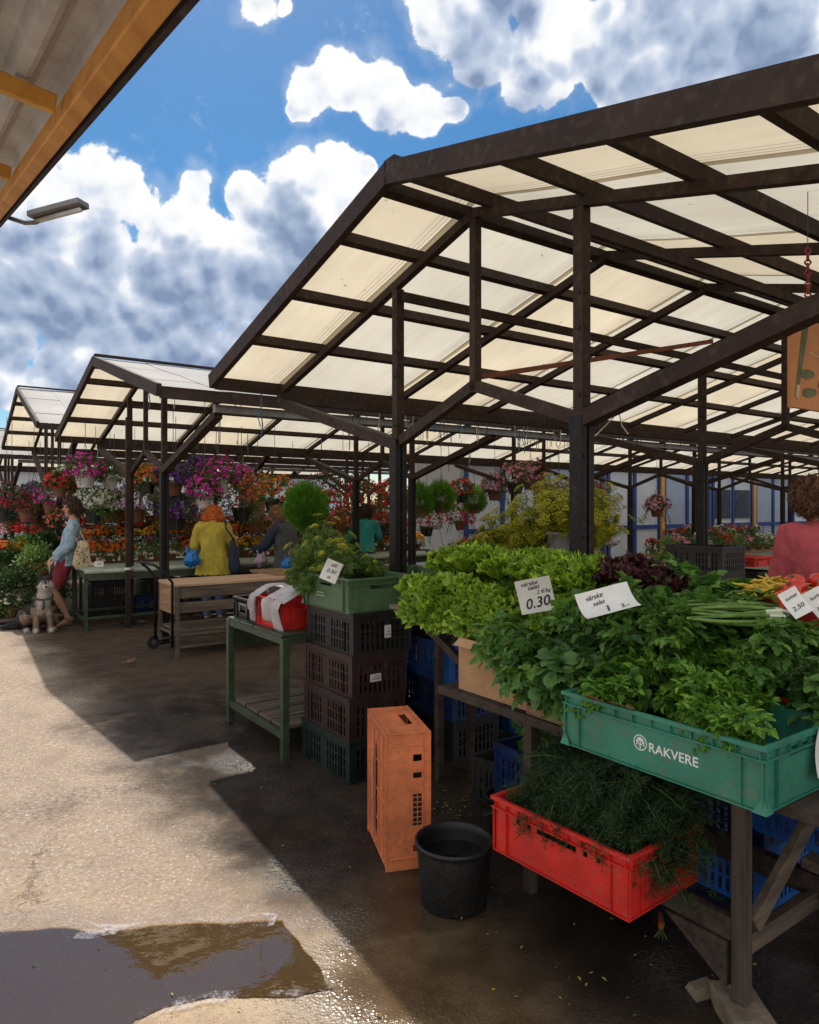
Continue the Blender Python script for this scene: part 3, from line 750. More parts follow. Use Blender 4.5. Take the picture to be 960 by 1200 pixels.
# tube lamp on an arm below the corner of the eave
q0, q1 = at(22, 258, 3.3), at(98, 238, 3.2)
t = thing('strip_light', 'unlit grey strip light sticking out below the yellow eave', 'light', q0)
d = (q1-q0)
m = MB(); m.bar(d*0.22, d, 0.075, 0.028); m.build('housing', M['gutter'], t, bevel=0.004)
m = MB(); m.tube([d*0.27+Vector((0, 0, -0.025)), d*0.96+Vector((0, 0, -0.025))], 0.012, 10)
MM('lamp_glass', (0.55, 0.55, 0.52), 0.2); m.build('tube', M['lamp_glass'], t, smooth=True)
m = MB(); m.tube([(-0.08, 0.03, 0.03), d*0.1+Vector((0, 0, -0.02)), d*0.25+Vector((0, 0, -0.03)), d*0.45+Vector((0, 0, -0.02))], 0.011, 8); m.build('bracket', M['gutter'], t, smooth=True)
# ------------------------------------------------------------------ crates
def lin(a, b, n): return [a+(b-a)*i/n for i in range(n+1)]
def vented_crate(Lx, Ly, H, sx=0, sy=0):
    """ventilated harvest crate, origin at the centre of its base, walls full of slots"""
    m = MB(); T = 0.006
    def wall(L, y, rot):
        # slots: columns of narrow openings in three bands
        n = int(L/0.016); n -= (n+1) % 2
        xs = lin(-L/2, L/2, n)
        zs = [0.0, 0.022, 0.075, 0.086, 0.135, 0.146, H-0.062, H-0.05, H]
        zs = sorted(set([z for z in zs if z <= H]))
        def solid(i, j):
            if j in (0, 2, 4, len(zs)-2): return True
            if i < 3 or i >= n-3: return True
            if abs(i-n/2) < 1.6 and L > 0.5: return True
            q = i % 10
            if L > 0.5 and q in (4,): return True
            if j == len(zs)-3 and abs(xs[i]) > 0.0: return True
            return i % 2 == 0
        m.plate(xs, zs, solid, y-T/2, y+T/2, rot)
    R90 = Matrix.Rotation(PI/2, 4, 'Z')
    wall(Lx-0.02, -(Ly/2-0.012), Matrix.Identity(4)); wall(Lx-0.02, Ly/2-0.012, Matrix.Identity(4))
    wall(Ly-0.02, -(Lx/2-0.012), R90); wall(Ly-0.02, Lx/2-0.012, R90)
    # rims, foot rail and corner posts
    for z0, z1, e in ((H-0.022, H-0.002, 0.0), (H-0.058, H-0.050, 0.004), (0.002, 0.016, 0.006)):
        m.box(-Lx/2+e, Lx/2-e, -Ly/2+e, -Ly/2+0.0095, z0, z1); m.box(-Lx/2+e, Lx/2-e, Ly/2-0.0095, Ly/2-e, z0, z1)
        m.box(-Lx/2+e, -Lx/2+0.0095, -Ly/2+0.0096, Ly/2-0.0096, z0, z1); m.box(Lx/2-0.0095, Lx/2-e, -Ly/2+0.0096, Ly/2-0.0096, z0, z1)
    for a in (-1, 1):
        for b in (-1, 1):
            m.box(a*(Lx/2-0.018)-0.012, a*(Lx/2-0.018)+0.012, b*(Ly/2-0.018)-0.012, b*(Ly/2-0.018)+0.012, 0.017, H-0.023)
            m.box(a*(Lx/2-0.11)-0.003, a*(Lx/2-0.11)+0.003, b*(Ly/2-0.005)-0.003, b*(Ly/2-0.005)+0.003, 0.017, H-0.059)
    xs = lin(-Lx/2+0.017, Lx/2-0.017, 23); ys = lin(-Ly/2+0.017, Ly/2-0.017, 15)
    m.plate(xs, ys, lambda i, j: i % 2 == 0 or j % 2 == 0, -0.010, -0.004, Matrix.Rotation(PI/2, 4, 'X'))
    return m
def solid_crate(Lx, Ly, H, holes_long=(), holes_short=(), ribs=True, flare=0.0, wall=0.005, boss=False):
    """solid-walled euro crate with hand holes; holes: (x0,x1,z0,z1) fractions"""
    m = MB()
    def side(L, y, holes, rot):
        xs = sorted(set([-L/2, L/2] + [h[k]*L/2 for h in holes for k in (0, 1)]))
        zs = sorted(set([0.006, H-0.002] + [h[k]*H for h in holes for k in (2, 3)]))
        def solid(i, j):
            cx = (xs[i]+xs[i+1])/2; cz = (zs[j]+zs[j+1])/2
            return not any(h[0]*L/2 < cx < h[1]*L/2 and h[2]*H < cz < h[3]*H for h in holes)
        m.plate(xs, zs, solid, y-wall/2, y+wall/2, rot)
    R90 = Matrix.Rotation(PI/2, 4, 'Z')
    I = Matrix.Identity(4); i_ = 0.016
    side(Lx-2*i_, -(Ly/2-i_), holes_long, I); side(Lx-2*i_, Ly/2-i_, holes_long, I)
    side(Ly-2*i_, -(Lx/2-i_), holes_short, R90); side(Ly-2*i_, Lx/2-i_, holes_short, R90)
    m.box(-Lx/2+i_+.003, Lx/2-i_-.003, -Ly/2+i_+.003, Ly/2-i_-.003, 0.002, 0.008)
    def ring(z0, z1, e, t):
        m.box(-Lx/2+e, Lx/2-e, -Ly/2+e, -Ly/2+e+t, z0, z1); m.box(-Lx/2+e, Lx/2-e, Ly/2-e-t, Ly/2-e, z0, z1)
        m.box(-Lx/2+e, -Lx/2+e+t, -Ly/2+e+t, Ly/2-e-t, z0, z1); m.box(Lx/2-e-t, Lx/2-e, -Ly/2+e+t, Ly/2-e-t, z0, z1)
    ring(H-0.012, H, 0.0, 0.0125); ring(H-0.042, H-0.038, 0.002, 0.011); ring(0.0, 0.005, 0.007, 0.010)
    if ribs:
        def rib(x, y, dx, dy, z0, z1): m.box(x-dx, x+dx, y-dy, y+dy, z0, z1)
        for b in (-1, 1):
            y = b*(Ly/2-0.0075)
            for a in (-1, 1):
                rib(a*(Lx/2-0.075), y, 0.0015, 0.0048, 0.0052, H-0.043); rib(a*(Lx/2-0.012), y, 0.0015, 0.0048, 0.0052, H-0.043)
            for x in lin(-Lx/2+0.02, Lx/2-0.02, 10): rib(x, y, 0.001, 0.0045, H-0.0375, H-0.0125)
        for a in (-1, 1):
            x = a*(Lx/2-0.0075)
            for b in (-1, 1):
                rib(x, b*(Ly/2-0.075), 0.0048, 0.0015, 0.0052, H-0.043); rib(x, b*(Ly/2-0.012), 0.0048, 0.0015, 0.0052, H-0.043)
            for y in lin(-Ly/2+0.02, Ly/2-0.02, 7): rib(x, y, 0.0045, 0.001, H-0.0375, H-0.0125)
    if boss:
        for a in (-1, 1):
            for b in (-1, 1):
                cx, cy_ = a*(Lx/2-0.010), b*(Ly/2-0.010)
                m.add([(cx-.03*a, b*(Ly/2+.001), .001), (a*(Lx/2+.001), cy_-.03*b, .001), (a*(Lx/2+.002), b*(Ly/2+.002), .001), (cx, cy_, 0.05)], [(0,2,3),(2,1,3),(0,1,2),(0,3,1)])
    return m
HL = [(-0.30, 0.30, 0.66, 0.78), (-0.46, -0.40, 0.66, 0.76), (0.40, 0.46, 0.66, 0.76), (-0.64, -0.58, 0.66, 0.76), (0.58, 0.64, 0.66, 0.76)]
HS = [(-0.38, 0.38, 0.66, 0.78), (-0.70, -0.60, 0.62, 0.76), (0.60, 0.70, 0.62, 0.76)]

vent_mesh = {}
def vented(color, label, a, b, z, rz=0.0, group=None, H=0.25, Lx=0.4, Ly=0.6, name='ventilated_crate', card=None):
    k = (color, H, Lx, Ly)
    if k not in vent_mesh: vent_mesh[k] = vented_crate(Ly, Lx, H).mesh('ventilated_crate', M[color])
    p = W(a, b, z)
    if card:
        t = thing(name, label, 'crate', p, TH+PI/2+rz, group)
        link('crate_body', vent_mesh[k], t)
        m = MB(); u0, z0, w_, h_ = card
        m.box(-Ly/2-0.002, -Ly/2, u0, u0+w_, z0, z0+h_)
        cd_ = m.build('card', M['paper'], t)
        m = MB()
        for i in range(3): m.box(-Ly/2-0.0034, -Ly/2-0.0026, u0+0.006, u0+w_-0.006-0.01*i, z0+h_*(0.25+0.22*i), z0+h_*(0.25+0.22*i)+0.003)
        m.build('print', M['ink'], cd_)
        return t
    o = link(name, vent_mesh[k], None, p, TH+PI/2+rz); tag(o, label, 'crate', group); return o

G1 = 'crates in the tall stack beside the green table'
# stack of four with a sage crate on top: near corner at a=-.67, b=.36
vented('crate_deep_green', 'dark green ventilated crate on the ground, bottom of the tall stack', -0.475, 0.655, 0.0, 0.01, G1)
vented('crate_maroon', 'dark maroon ventilated crate without a card, third from the top under the sage crate', -0.47, 0.65, 0.245, -0.012, G1)
vented('crate_maroon', 'dark maroon ventilated crate with a small card, directly above the plain maroon one', -0.462, 0.648, 0.49, 0.012, G1, card=(-0.0, 0.085, 0.075, 0.045))
vented('crate_black', 'black ventilated crate with a white upright card right under the sage crate', -0.44, 0.64, 0.735, -0.01, G1, Lx=0.42, card=(-0.05, 0.09, 0.045, 0.075))
# second stack behind
G2 = 'crates in the stack behind the orange crate'
vented('crate_black', 'black ventilated crate on the ground, lowest of the blue and black stack', 0.24, 0.59, 0.0, 0.0, G2)
vented('crate_navy', 'navy ventilated crate on the lowest black one, behind the orange crate', 0.235, 0.60, 0.245, 0.015, G2)
vented('crate_blue', 'bright blue ventilated crate near the top of the stack under the lettuce', 0.22, 0.60, 0.49, -0.01, G2)
vented('crate_black', 'black ventilated crate on top of the bright blue one below the lettuce board', 0.24, 0.61, 0.735, 0.0, G2)
vented('crate_blue', 'blue ventilated crate standing on the ground right of the black and blue stack', 0.72, 0.55, 0.10, 0.03, None, H=0.2)
p = W(0.72, 0.55, 0.30)
tag(solid_crate(0.6, 0.4, 0.12, HL, HS).build('shallow_crate', M['crate_red'], None, p, TH+PI/2), 'shallow red crate on top of the low blue one behind the table leg', 'crate')

def faded_print(t, x, y, z, rot):
    m = MB()
    for k, (w_, zz) in enumerate(((0.09, 0.018), (0.11, 0.0))):
        x0 = -w_/2
        while x0 < w_/2:
            l_ = rnd.uniform(0.006, 0.011)
            m.add([rot @ Vector((x0, y, z+zz)), rot @ Vector((x0+l_*0.7, y, z+zz)), rot @ Vector((x0+l_*0.7, y, z+zz+0.010)), rot @ Vector((x0, y, z+zz+0.010))], [(0,1,2,3)]); x0 += l_
    m.build('faded_print', M['faded_mark'], t)

# sage green crate on the stack
t = thing('solid_crate', 'sage green crate of dill flowers, top of the tall stack', 'crate', W(-0.44, 0.66, 0.982), TH+PI/2)
solid_crate(0.60, 0.46, 0.20, [(-0.25, 0.25, 0.70, 0.84)], [(-0.35, 0.35, 0.66, 0.82)], boss=True).build('crate_body', M['crate_sage'], t)
faded_print(t, 0.0, 0, 0.07, Matrix.Translation((0.05, 0.227, 0)) @ Matrix.Rotation(PI, 4, 'Z'))
# a second one behind and to the right
t2 = thing('solid_crate', 'second sage green crate directly behind the one topping the tall stack', 'crate', W(0.03, 0.68, 0.982), TH+PI/2)
solid_crate(0.60, 0.46, 0.20, [(-0.25, 0.25, 0.70, 0.84)], [(-0.35, 0.35, 0.66, 0.82)]).build('crate_body', M['crate_sage'], t2)

# orange crate standing on its end (built lying, then turned up)
def orange_crate():
    t = thing('upended_crate', 'orange plastic crate standing on its short end in front of the black stack', 'crate', (0, 0, 0))
    H, Lx, Ly = 0.20, 0.60, 0.41
    m = MB()
    # body box: local x = crate width (0.41) , y = depth (0.2; base towards -x side), z = length up (0.6)
    # left face (towards camera-left) is the crate base, a closed plate
    holes = [(-0.60, -0.45), (-0.28, -0.16), (0.02, 0.62)]
    # side wall seen from the front: in the plane y=-w/2, spans x 0..H and z 0..0.6
    W2 = Ly/2
    zs = sorted([0.0, 0.035, 0.19, 0.20, 0.30, 0.31, 0.33, 0.075, 0.105, 0.175, 0.215, 0.37, 0.40, 0.445, 0.475, 0.6])
    xs = [0.0, 0.03, 0.125, 0.165, 0.20]
    def solid(i, j):
        zc = (zs[j]+zs[j+1])/2
        if i != 2: return True
        return not (0.075 < zc < 0.105 or 0.20 < zc < 0.37 and False or 0.215 < zc < 0.33 or 0.40 < zc < 0.445-0.015 or 0.475 < zc < 0.50)
    zs = sorted(set([0, .06, .075, .105, .19, .33, .40, .425, .475, .505, .6]))
    m.plate(xs, zs, lambda i, j: not (i == 2 and (abs((zs[j]+zs[j+1])/2-.09) < .01 or abs((zs[j]+zs[j+1])/2-.26) < .05 or abs((zs[j]+zs[j+1])/2-.4125) < .01 or abs((zs[j]+zs[j+1])/2-.49) < .01)), -W2, -W2+0.006)
    m.plate(xs, zs, lambda i, j: True, W2-0.006, W2)
    # grid in the long opening
    for z in lin(0.205, 0.315, 5): m.box(0.125, 0.165, -W2+0.001, -W2+0.005, z-0.002, z+0.002)
    m.box(0.143, 0.147, -W2+0.0012, -W2+0.0048, 0.19, 0.33)
    # base plate (left face) with ribs
    m.box(0.004, 0.010, -W2+0.006, W2-0.006, 0.006, 0.594)
    for y in lin(-W2+0.05, W2-0.05, 3): m.box(-0.002, 0.004, y-0.003, y+0.003, 0.02, 0.58)
    for z in lin(0.03, 0.57, 4): m.box(-0.0025, 0.0035, -W2+0.02, W2-0.02, z-0.003, z+0.003)
    # ends: bottom and top walls with a hand hole in the top
    ys = [-W2+0.006, -0.10, 0.02, 0.11, W2-0.006]
    rot = Matrix(((0,0,1,0),(1,0,0,0),(0,1,0,0),(0,0,0,1)))
    def endwall(z0, z1, hole):
        # plate in xz plane of itself -> map (x->y, z->x, y->z)
        Mx = Matrix(((0,0,1,0),(1,0,0,0),(0,1,0,0),(0,0,0,1)))
        m.plate([-W2+0.006, -0.07, 0.09, W2-0.006], [0.0101, 0.125, 0.16, 0.20], lambda i, j: not (hole and i == 1 and j == 1), z0, z1, Mx)
    endwall(0.0, 0.006, False); endwall(0.594, 0.6, True)
    # rims and raised ribs
    for z0, z1 in ((-0.0, 0.0055), (0.5945, 0.604)):
        m.box(0.193, 0.206, -W2-0.006, W2+0.006, z0, z1+0.001); m.box(0.168, 0.172, -W2-0.004, W2+0.004, z0+0.0004, z1)
    for y0, y1 in ((-W2-0.006, -W2+0.0004), (W2-0.0004, W2+0.006)):
        m.box(0.193, 0.206, y0, y1, 0.0056, 0.594); m.box(0.168, 0.172, y0+0.001, y1, 0.0056, 0.594); m.box(0.0, 0.004, y0+0.002, y1, 0.002, 0.598)
        m.box(0.0041, 0.1675, y0+0.002, y1-0.0003, 0.545, 0.549); m.box(0.0041, 0.1675, y0+0.002, y1-0.0003, 0.05, 0.054)
    m.box(0.001, 0.19, -W2-0.004, -W2-0.0004, 0.598, 0.6035); m.box(0.001, 0.19, W2+0.0004, W2+0.004, 0.598, 0.6035)
    m.box(0.0, 0.0045, -W2, W2, 0.599, 0.604)
    m.box(0.03, 0.034, -W2+0.02, W2-0.02, 0.600, 0.606)
    m.box(0.108, 0.112, -0.09, 0.11, 0.600, 0.607); m.box(0.172, 0.1755, -0.09, 0.11, 0.600, 0.607)
    m.build('crate_body', M['crate_orange'], t, bevel=0.0015)
    # grey scuffed patch on the base
    m = MB()
    vs = []; n = 22
    for k in range(n):
        a = 2*PI*k/n; r = 1+0.16*math.sin(3*a+1)+0.1*math.sin(5*a)
        vs.append((-0.0035, 0.02+0.035*r*math.cos(a), 0.30+0.21*r*math.sin(a)))
    m.add(vs, [tuple(reversed(range(n)))])
    MM('scuff', (0.25, 0.10, 0.055), 0.8, 0.35, 25); m.build('scuff_mark', M['scuff'], t)
    return t
oc = orange_crate()
nc = onz(452, 1023, 0)                       # near corner; the base face runs away to the left
an = math.atan2(0.25, 0.97)
# local +x -> right-back (0.97,0.25), local +y -> (-0.25,0.97)
place(oc, (nc.x - 0.25*0.205, nc.y + 0.97*0.205, 0), an)

# bucket
def bucket(name, label, p, r=0.158, h=0.27, water=True, sc=1.0):
    t = thing(name, label, 'bucket', p)
    m = MB(); m.lathe([(0.0, 0.0), (r*0.83, 0.0), (r*0.86, 0.01), (r*0.965, h-0.03), (r*0.97, h-0.022), (r*1.03, h-0.018), (r*1.03, h-0.002), (r*0.99, h), (r*0.955, h-0.004), (r*0.93, h-0.03), (r*0.82, 0.02), (0.0, 0.012)], 48)
    m.build('bucket_body', M['crate_black'], t, smooth=True)
    if water:
        m = MB(); k = 32
        vs = [(r*0.90*math.cos(2*PI*i/k), r*0.90*math.sin(2*PI*i/k), h*0.72) for i in range(k)]; m.add(vs, [tuple(range(k))])
        m.build('water', water_material('bucket_water', (0.01, 0.01, 0.01), 0.8) if 'bw' not in M else M['bw'], t)
    return t
bk = bucket('bucket', 'round black plastic bucket on the wet ground beside the orange crate', onz(532, 1056, 0), r=0.155, h=0.255)
bk2 = bucket('bucket', 'small dark tub half hidden between the black bucket and the red crate', W(-0.33, -0.62, 0), 0.125, 0.20, False)

# red crate under the table
RC = thing('solid_crate', 'bright red crate full of dill under the vegetable stall', 'crate', (0, 0, 0))
solid_crate(0.60, 0.40, 0.20, HL, HS).build('crate_body', M['crate_red'], RC)
pc = onz(738, 1084, 0.33)
gx = Vector((-0.614, 0.789, 0)); rx = Vector((0.789, 0.614, 0))
cen = pc + gx*0.30 + rx*0.20
place(RC, cen, math.atan2(0.789, -0.614))
REDC = cen

# the teal crate with the sign on the stall
TC = thing('solid_crate', 'large teal green crate with white lettering and a round emblem, filled with parsley', 'crate', (0, 0, 0))
TL, TW, THH = 0.73, 0.46, 0.185
TCB = solid_crate(TL, TW, THH, [], [(-0.35, 0.35, 0.70, 0.84)], boss=True)
TCB = TCB.build('crate_body', M['crate_teal'], TC)
tcz = 0.765
pc = onz(898, 958, tcz)
ga = Vector((GX, GY, 0)); ra = Vector((RX, RY, 0))
tcen = pc + ga*TL/2 + ra*TW/2
place(TC, tcen, TH+PI/2)                      # local x -> G, local y -> -R
# lettering on the aisle side: local y = +TW/2 side is towards -R (aisle)
yf = TW/2 - 0.016 + 0.0032
def on_side(v, x0, z0): return (x0 - v[0], yf, z0 + v[1])
ES = 0.82
vs, fs = text_mesh('RAKVERE', 0.041, 0, 1.02, 0.0006, lambda v: on_side(v, -0.072, 0.080))
m = MB(); m.add(vs, fs); m.build('lettering', M['white_mark'], TCB)
m = MB(); cx, cz = 0.044, 0.087; k = 28
vs = []
for i in range(k):
    a = 2*PI*i/k; vs += [(cx-0.025*math.cos(a), yf, cz+0.025*math.sin(a)), (cx-0.0215*math.cos(a), yf, cz+0.0215*math.sin(a))]
m.add(vs, [(2*i, 2*((i+1) % k), 2*((i+1) % k)+1, 2*i+1) for i in range(k)])
m.add([on_side((dx, dz), cx, cz) for dx, dz in ((-0.0025, -0.019), (0.0025, -0.019), (0.0018, 0.003), (-0.0018, 0.003))], [(0,1,2,3)])
for sg in (-1, 1):
    m.add([on_side((dx*sg, dz), cx, cz) for dx, dz in ((0.001, -0.010), (0.010, -0.002), (0.009, 0.000), (0.001, -0.006))], [(0,1,2,3)])
def blob(dx, dz, r):
    vs = [on_side((ES*(dx+r*(1+.25*math.sin(5*j))*math.cos(2*PI*j/10)), ES*(dz+r*math.sin(2*PI*j/10))), cx, cz) for j in range(10)]; m.add(vs, [tuple(range(10))])
for dx, dz, r in ((-0.013, 0.003, .0062), (0.013, 0.003, .0062), (-0.008, 0.012, .006), (0.008, 0.012, .006), (0.0, 0.017, .0055), (0.0, 0.008, .004), (-0.016, -0.007, .004), (0.016, -0.007, .004)): blob(dx, dz, r)
for q in (-0.018, 0.018): m.add([on_side((q+ex, ez_-0.016), cx, cz) for ex, ez_ in ((-.004, 0.001), (.004, 0.001), (.003, .003), (-.003, .003))], [(0,1,2,3)])
m.build('emblem', M['white_mark'], TCB)
# second teal crate beyond it
tc2 = tcen + ra*0.475 + ga*(-0.02)
T2 = thing('solid_crate', 'teal crate behind the lettered one at the right edge, holding lettuce stalks', 'crate', (tc2.x, tc2.y, tcz), TH+PI/2)
solid_crate(0.6, 0.44, 0.17, [], [], boss=False).build('crate_body', M['crate_teal'], T2)
# ------------------------------------------------------------------ tables and benches
def wt(label, name='market_table', loc=None, rz=TH, cat='table', group=None): return thing(name, label, cat, loc, rz, group)
# main stall table: edge on the aisle at a=-.70, from b=-2.3 to b=-.51
T = wt('dark wooden stall table with weathered legs carrying the lettered teal crate', 'stall_table', W(-0.70, -2.35, 0), TH)
# local x -> R (depth), local y -> G (along the aisle)
for k, (x0, x1) in enumerate(((0.0, 0.14), (0.148, 0.29), (0.298, 0.44), (0.448, 0.59), (0.598, 0.80))):
    m = MB(); m.box(x0, x1, 0 if k else 0.0, 1.84, 0.722, 0.760); m.build('top_board', M['wood_dark'], T, bevel=0.003)
for y, x in ((0.40, 0.08), (1.31, 0.08), (0.40, 0.70), (1.31, 0.70)):
    m = MB(); m.box(x-0.021, x+0.021, y-0.024, y+0.024, 0.065 if (y < 1 and x < .5) else 0.0, 0.721); m.build('leg', M['wood_grey_z'], T, bevel=0.004)
for y in (0.40, 1.31):
    m = MB(); m.bar((0.111, y, 0.69), (0.669, y, 0.69), 0.05, 0.06); m.build('bearer', M['wood_grey'], T)
    m = MB(); m.bar((0.102, y, 0.235), (0.678, y, 0.235), 0.03, 0.06); m.build('stretcher', M['wood_grey'], T, bevel=0.003)
    m = MB(); m.bar((0.111, y-0.02, 0.30), (0.60, y-0.02, 0.62), 0.028, 0.06); m.build('strut', M['wood_grey'], T, bevel=0.003)
m = MB(); m.bar((0.08, 0.425, 0.28), (0.08, 1.285, 0.28), 0.035, 0.07); m.build('stretcher', M['wood_dark'], T, bevel=0.003)
m = MB(); m.bar((0.56, 0.3, 0.28), (0.56, 1.274, 0.28), 0.045, 0.08); m.build('stretcher', M['wood_dark'], T, bevel=0.003)
m = MB(); m.add([(0.055, 0.436, 0.10), (0.055, 0.436, 0.24), (0.055, 0.66, 0.24), (0.085, 0.436, 0.10), (0.085, 0.436, 0.24), (0.085, 0.66, 0.24)], [(0,1,2),(3,5,4),(0,3,4,1),(1,4,5,2),(0,2,5,3)])
m.build('corner_brace', M['wood_dark'], T)
# low shelf boards to the right under the table
S = thing('shelf_boards', 'weathered grey boards lying low under the stall at the right edge', 'boards', W(-0.30, -2.62, 0), TH)
for k in range(4):
    m = MB(); m.box(0.0+0.02*(k % 2), 0.75, 0.05+k*0.155, 0.19+k*0.155, 0.385, 0.420); m.build('board', M['wood_grey'], S, bevel=0.003)
m = MB(); m.box(0.15, 0.20, 0.03, 0.66, 0.30, 0.384); m.box(0.58, 0.63, 0.03, 0.66, 0.30, 0.384); m.box(0.15, 0.20, 0.03, 0.08, 0, 0.299); m.box(0.58, 0.63, 0.03, 0.08, 0, 0.299); m.box(0.15, 0.20, 0.60, 0.65, 0, 0.299); m.box(0.58, 0.63, 0.60, 0.65, 0, 0.299)
m.build('trestle', M['wood_grey'], S)
# blue crates stored under the table
GB = 'blue crates stored under the stall'
vented('crate_blue', 'blue ventilated crate on the low boards under the teal crate at the right edge', -0.02, -2.05, 0.425, 0.0, GB, H=0.2)
vented('crate_blue', 'deep blue ventilated crate under the table behind the red crate', 0.20, -1.40, 0.0, 0.02, GB, H=0.25)
vented('crate_navy', 'navy ventilated crate stacked on the deep blue one behind the red crate', 0.20, -1.40, 0.246, -0.01, GB, H=0.25)
# concrete foot
def rock(m, c, r, seed, n=10, k=7):
    o = len(m.v); m.ell(c, r, n, k)
    for i in range(o, len(m.v)):
        v = Vector(m.v[i]); d = v-Vector(c); q = max(abs(d.x)/r[0], abs(d.y)/r[1], abs(d.z)/r[2], 0.01)
        q2 = d.length/Vector((r[0]*abs(d.x)/max(d.length,1e-4), r[1]*abs(d.y)/max(d.length,1e-4), r[2]*abs(d.z)/max(d.length,1e-4))).length if d.length > 1e-4 else 1
        f = (0.78 + 0.22*q2/q) * (1+0.22*mnoise.noise(v*9+Vector((seed, 0, 0))))
        m.v[i] = tuple(Vector(c)+d*f*1.12)
lp = W(-0.62, -1.95, 0)
m = MB(); m.box(-0.085, 0.10, -0.065, 0.06, 0.0, 0.064)
o = m.build('concrete_block', M['concrete'], None, lp, TH+0.9)
bm = bmesh.new(); bm.from_mesh(o.data); bmesh.ops.subdivide_edges(bm, edges=bm.edges, cuts=5, use_grid_fill=True)
for v in bm.verts:
    v.co += Vector((v.co.x, v.co.y, 0))*0.10*mnoise.noise(v.co*14)
    if abs(v.co.x) > .06 and v.co.z > .03: v.co.z -= 0.006*abs(mnoise.noise(v.co*30))
bm.to_mesh(o.data); bm.free(); tag(o, 'crumbling pale concrete block under the front leg of the stall table', 'block')
m = MB(); m.add([(-.05, -.03, 0), (.045, -.035, 0), (.06, .03, 0), (-.03, .04, 0), (-.04, -.02, .03), (.03, -.025, .038), (.045, .02, .03), (-.02, .03, .022)], [(0,3,2,1),(4,5,6,7),(0,1,5,4),(1,2,6,5),(2,3,7,6),(3,0,4,7)]); tag(m.build('stone', M['concrete'], None, W(-0.60, -1.80, 0), 0.4), 'loose stone on the ground just behind the concrete block', 'stone')

# raised display board for the lettuce with a strut
B = thing('display_board', 'dark plank board holding the green lettuce pile, propped on a strut', 'display board', W(-0.50, -0.98, 0), TH)
for k in range(3):
    m = MB(); m.box(0.0+0.20*k, 0.19+0.20*k, 0.0, 1.18, 1.020, 1.044); m.build('board', M['wood_grey_y'], B, bevel=0.003)
m = MB(); m.bar((0.05, 1.02, 1.02), (0.05, 0.50, 0.77), 0.03, 0.04); m.build('strut', M['wood_dark'], B)
for x, y in ((0.54, 0.06), (0.54, 1.1), (0.3, 1.1)):
    m = MB(); m.box(x-0.02, x+0.02, y-0.02, y+0.02, 0.0 if y > 1 else 0.762, 1.019); m.build('leg', M['wood_dark'], B)
# second tier behind the teal crate
S2 = thing('display_board', 'raised display shelf behind the teal crate carrying onions, dill and tomatoes', 'display shelf', W(-0.30, -2.75, 0), TH)
for k in range(4):
    m = MB(); m.box(0.03+0.20*k, 0.22+0.20*k, 0.0, 1.7, 1.02, 1.044); m.build('board', M['wood_grey_y'], S2, bevel=0.003)
for x, y in ((0.12, 0.1), (0.75, 0.1), (0.12, 1.6), (0.75, 1.6)):
    m = MB(); m.box(x-0.02, x+0.02, y-0.02, y+0.02, 0.762 if (x < .4 and y > .4) else 0, 1.019); m.build('leg', M['wood_dark'], S2)
# cardboard box
cb = thing('cardboard_box', 'brown cardboard box on the table end under the lettuce', 'box', W(-0.66, -0.62, 0.762), TH)
m = MB(); t_ = 0.004
m.box(0, 0.42, -0.44, -0.44+t_, 0, 0.235); m.box(0, 0.42, -t_, 0, 0, 0.235); m.box(0, t_, -0.44+t_, -t_, 0, 0.235); m.box(0.42-t_, 0.42, -0.44+t_, -t_, 0, 0.235); m.box(t_, 0.42-t_, -0.44+t_, -t_, 0, t_)
m.build('box_body', M['cardboard'], cb)
m = MB(); m.bar((0.002, -0.44, 0.236), (-0.05, -0.43, 0.20), 0.003, 0.2); 
m.add([(0, -0.005, 0.236), (0, -0.20, 0.236), (-0.035, -0.21, 0.205), (-0.035, -0.0, 0.205)], [(0,1,2,3)]); m.build('flap', M['cardboard'], cb)
# slatted wooden tray next to it, with a blue punnet
wc = thing('wooden_tray', 'thin wooden slatted tray between the cardboard box and the teal crate', 'crate', W(-0.69, -1.33, 0.762), TH)
m = MB()
for z in (0.0, 0.05):
    m.box(0, 0.35, -0.02, -0.013, z+0.003, z+0.042); m.box(0, 0.35, 0.23, 0.237, z+0.003, z+0.042); m.box(-0.006, 0.0, -0.02, 0.237, z+0.003, z+0.042); m.box(0.35, 0.356, -0.02, 0.237, z+0.003, z+0.042)
for x in (0.01, 0.335):
    for y in (-0.012, 0.215): m.box(x, x+0.015, y, y+0.015, 0.0, 0.11)
m.box(0.001, 0.349, -0.012, 0.229, 0.0, 0.003)
m.build('slats', M['wood_brown_y'], wc)
bp_ = thing('punnet', 'small blue plastic tray tucked under the overhanging leaves beside the cardboard box', 'tray', W(-0.66, -1.18, 0.878), TH)
solid_crate(0.28, 0.22, 0.07, [], [], ribs=False).build('tray_body', M['crate_blue'], bp_, (0.13, 0, 0))
# pink folded card lying along the rim of the teal crate
m = MB(); vs = []
for i in range(9):
    x = 0.0+0.20*i/8; vs += [(x, 0, 0.004*math.sin(i)), (x, 0.03, 0.010+0.004*math.sin(i))]
m.add(vs, [(2*i, 2*i+1, 2*i+3, 2*i+2) for i in range(8)]); MM('pink_card', (0.55, 0.06, 0.14), 0.5, 0.1)
tag(m.build('plastic_strip', M['pink_card'], None, tcen + ga*0.06 - ra*(TW/2-0.012) + Vector((0, 0, THH+0.003)), TH+PI/2), 'pink plastic strip lying on the rim of the lettered teal crate', 'strip')

# green steel table on the left of the stack
GT = thing('steel_table', 'green painted steel table with a lower wooden shelf beside the tall crate stack', 'table', W(-0.79, 1.88, 0), TH)
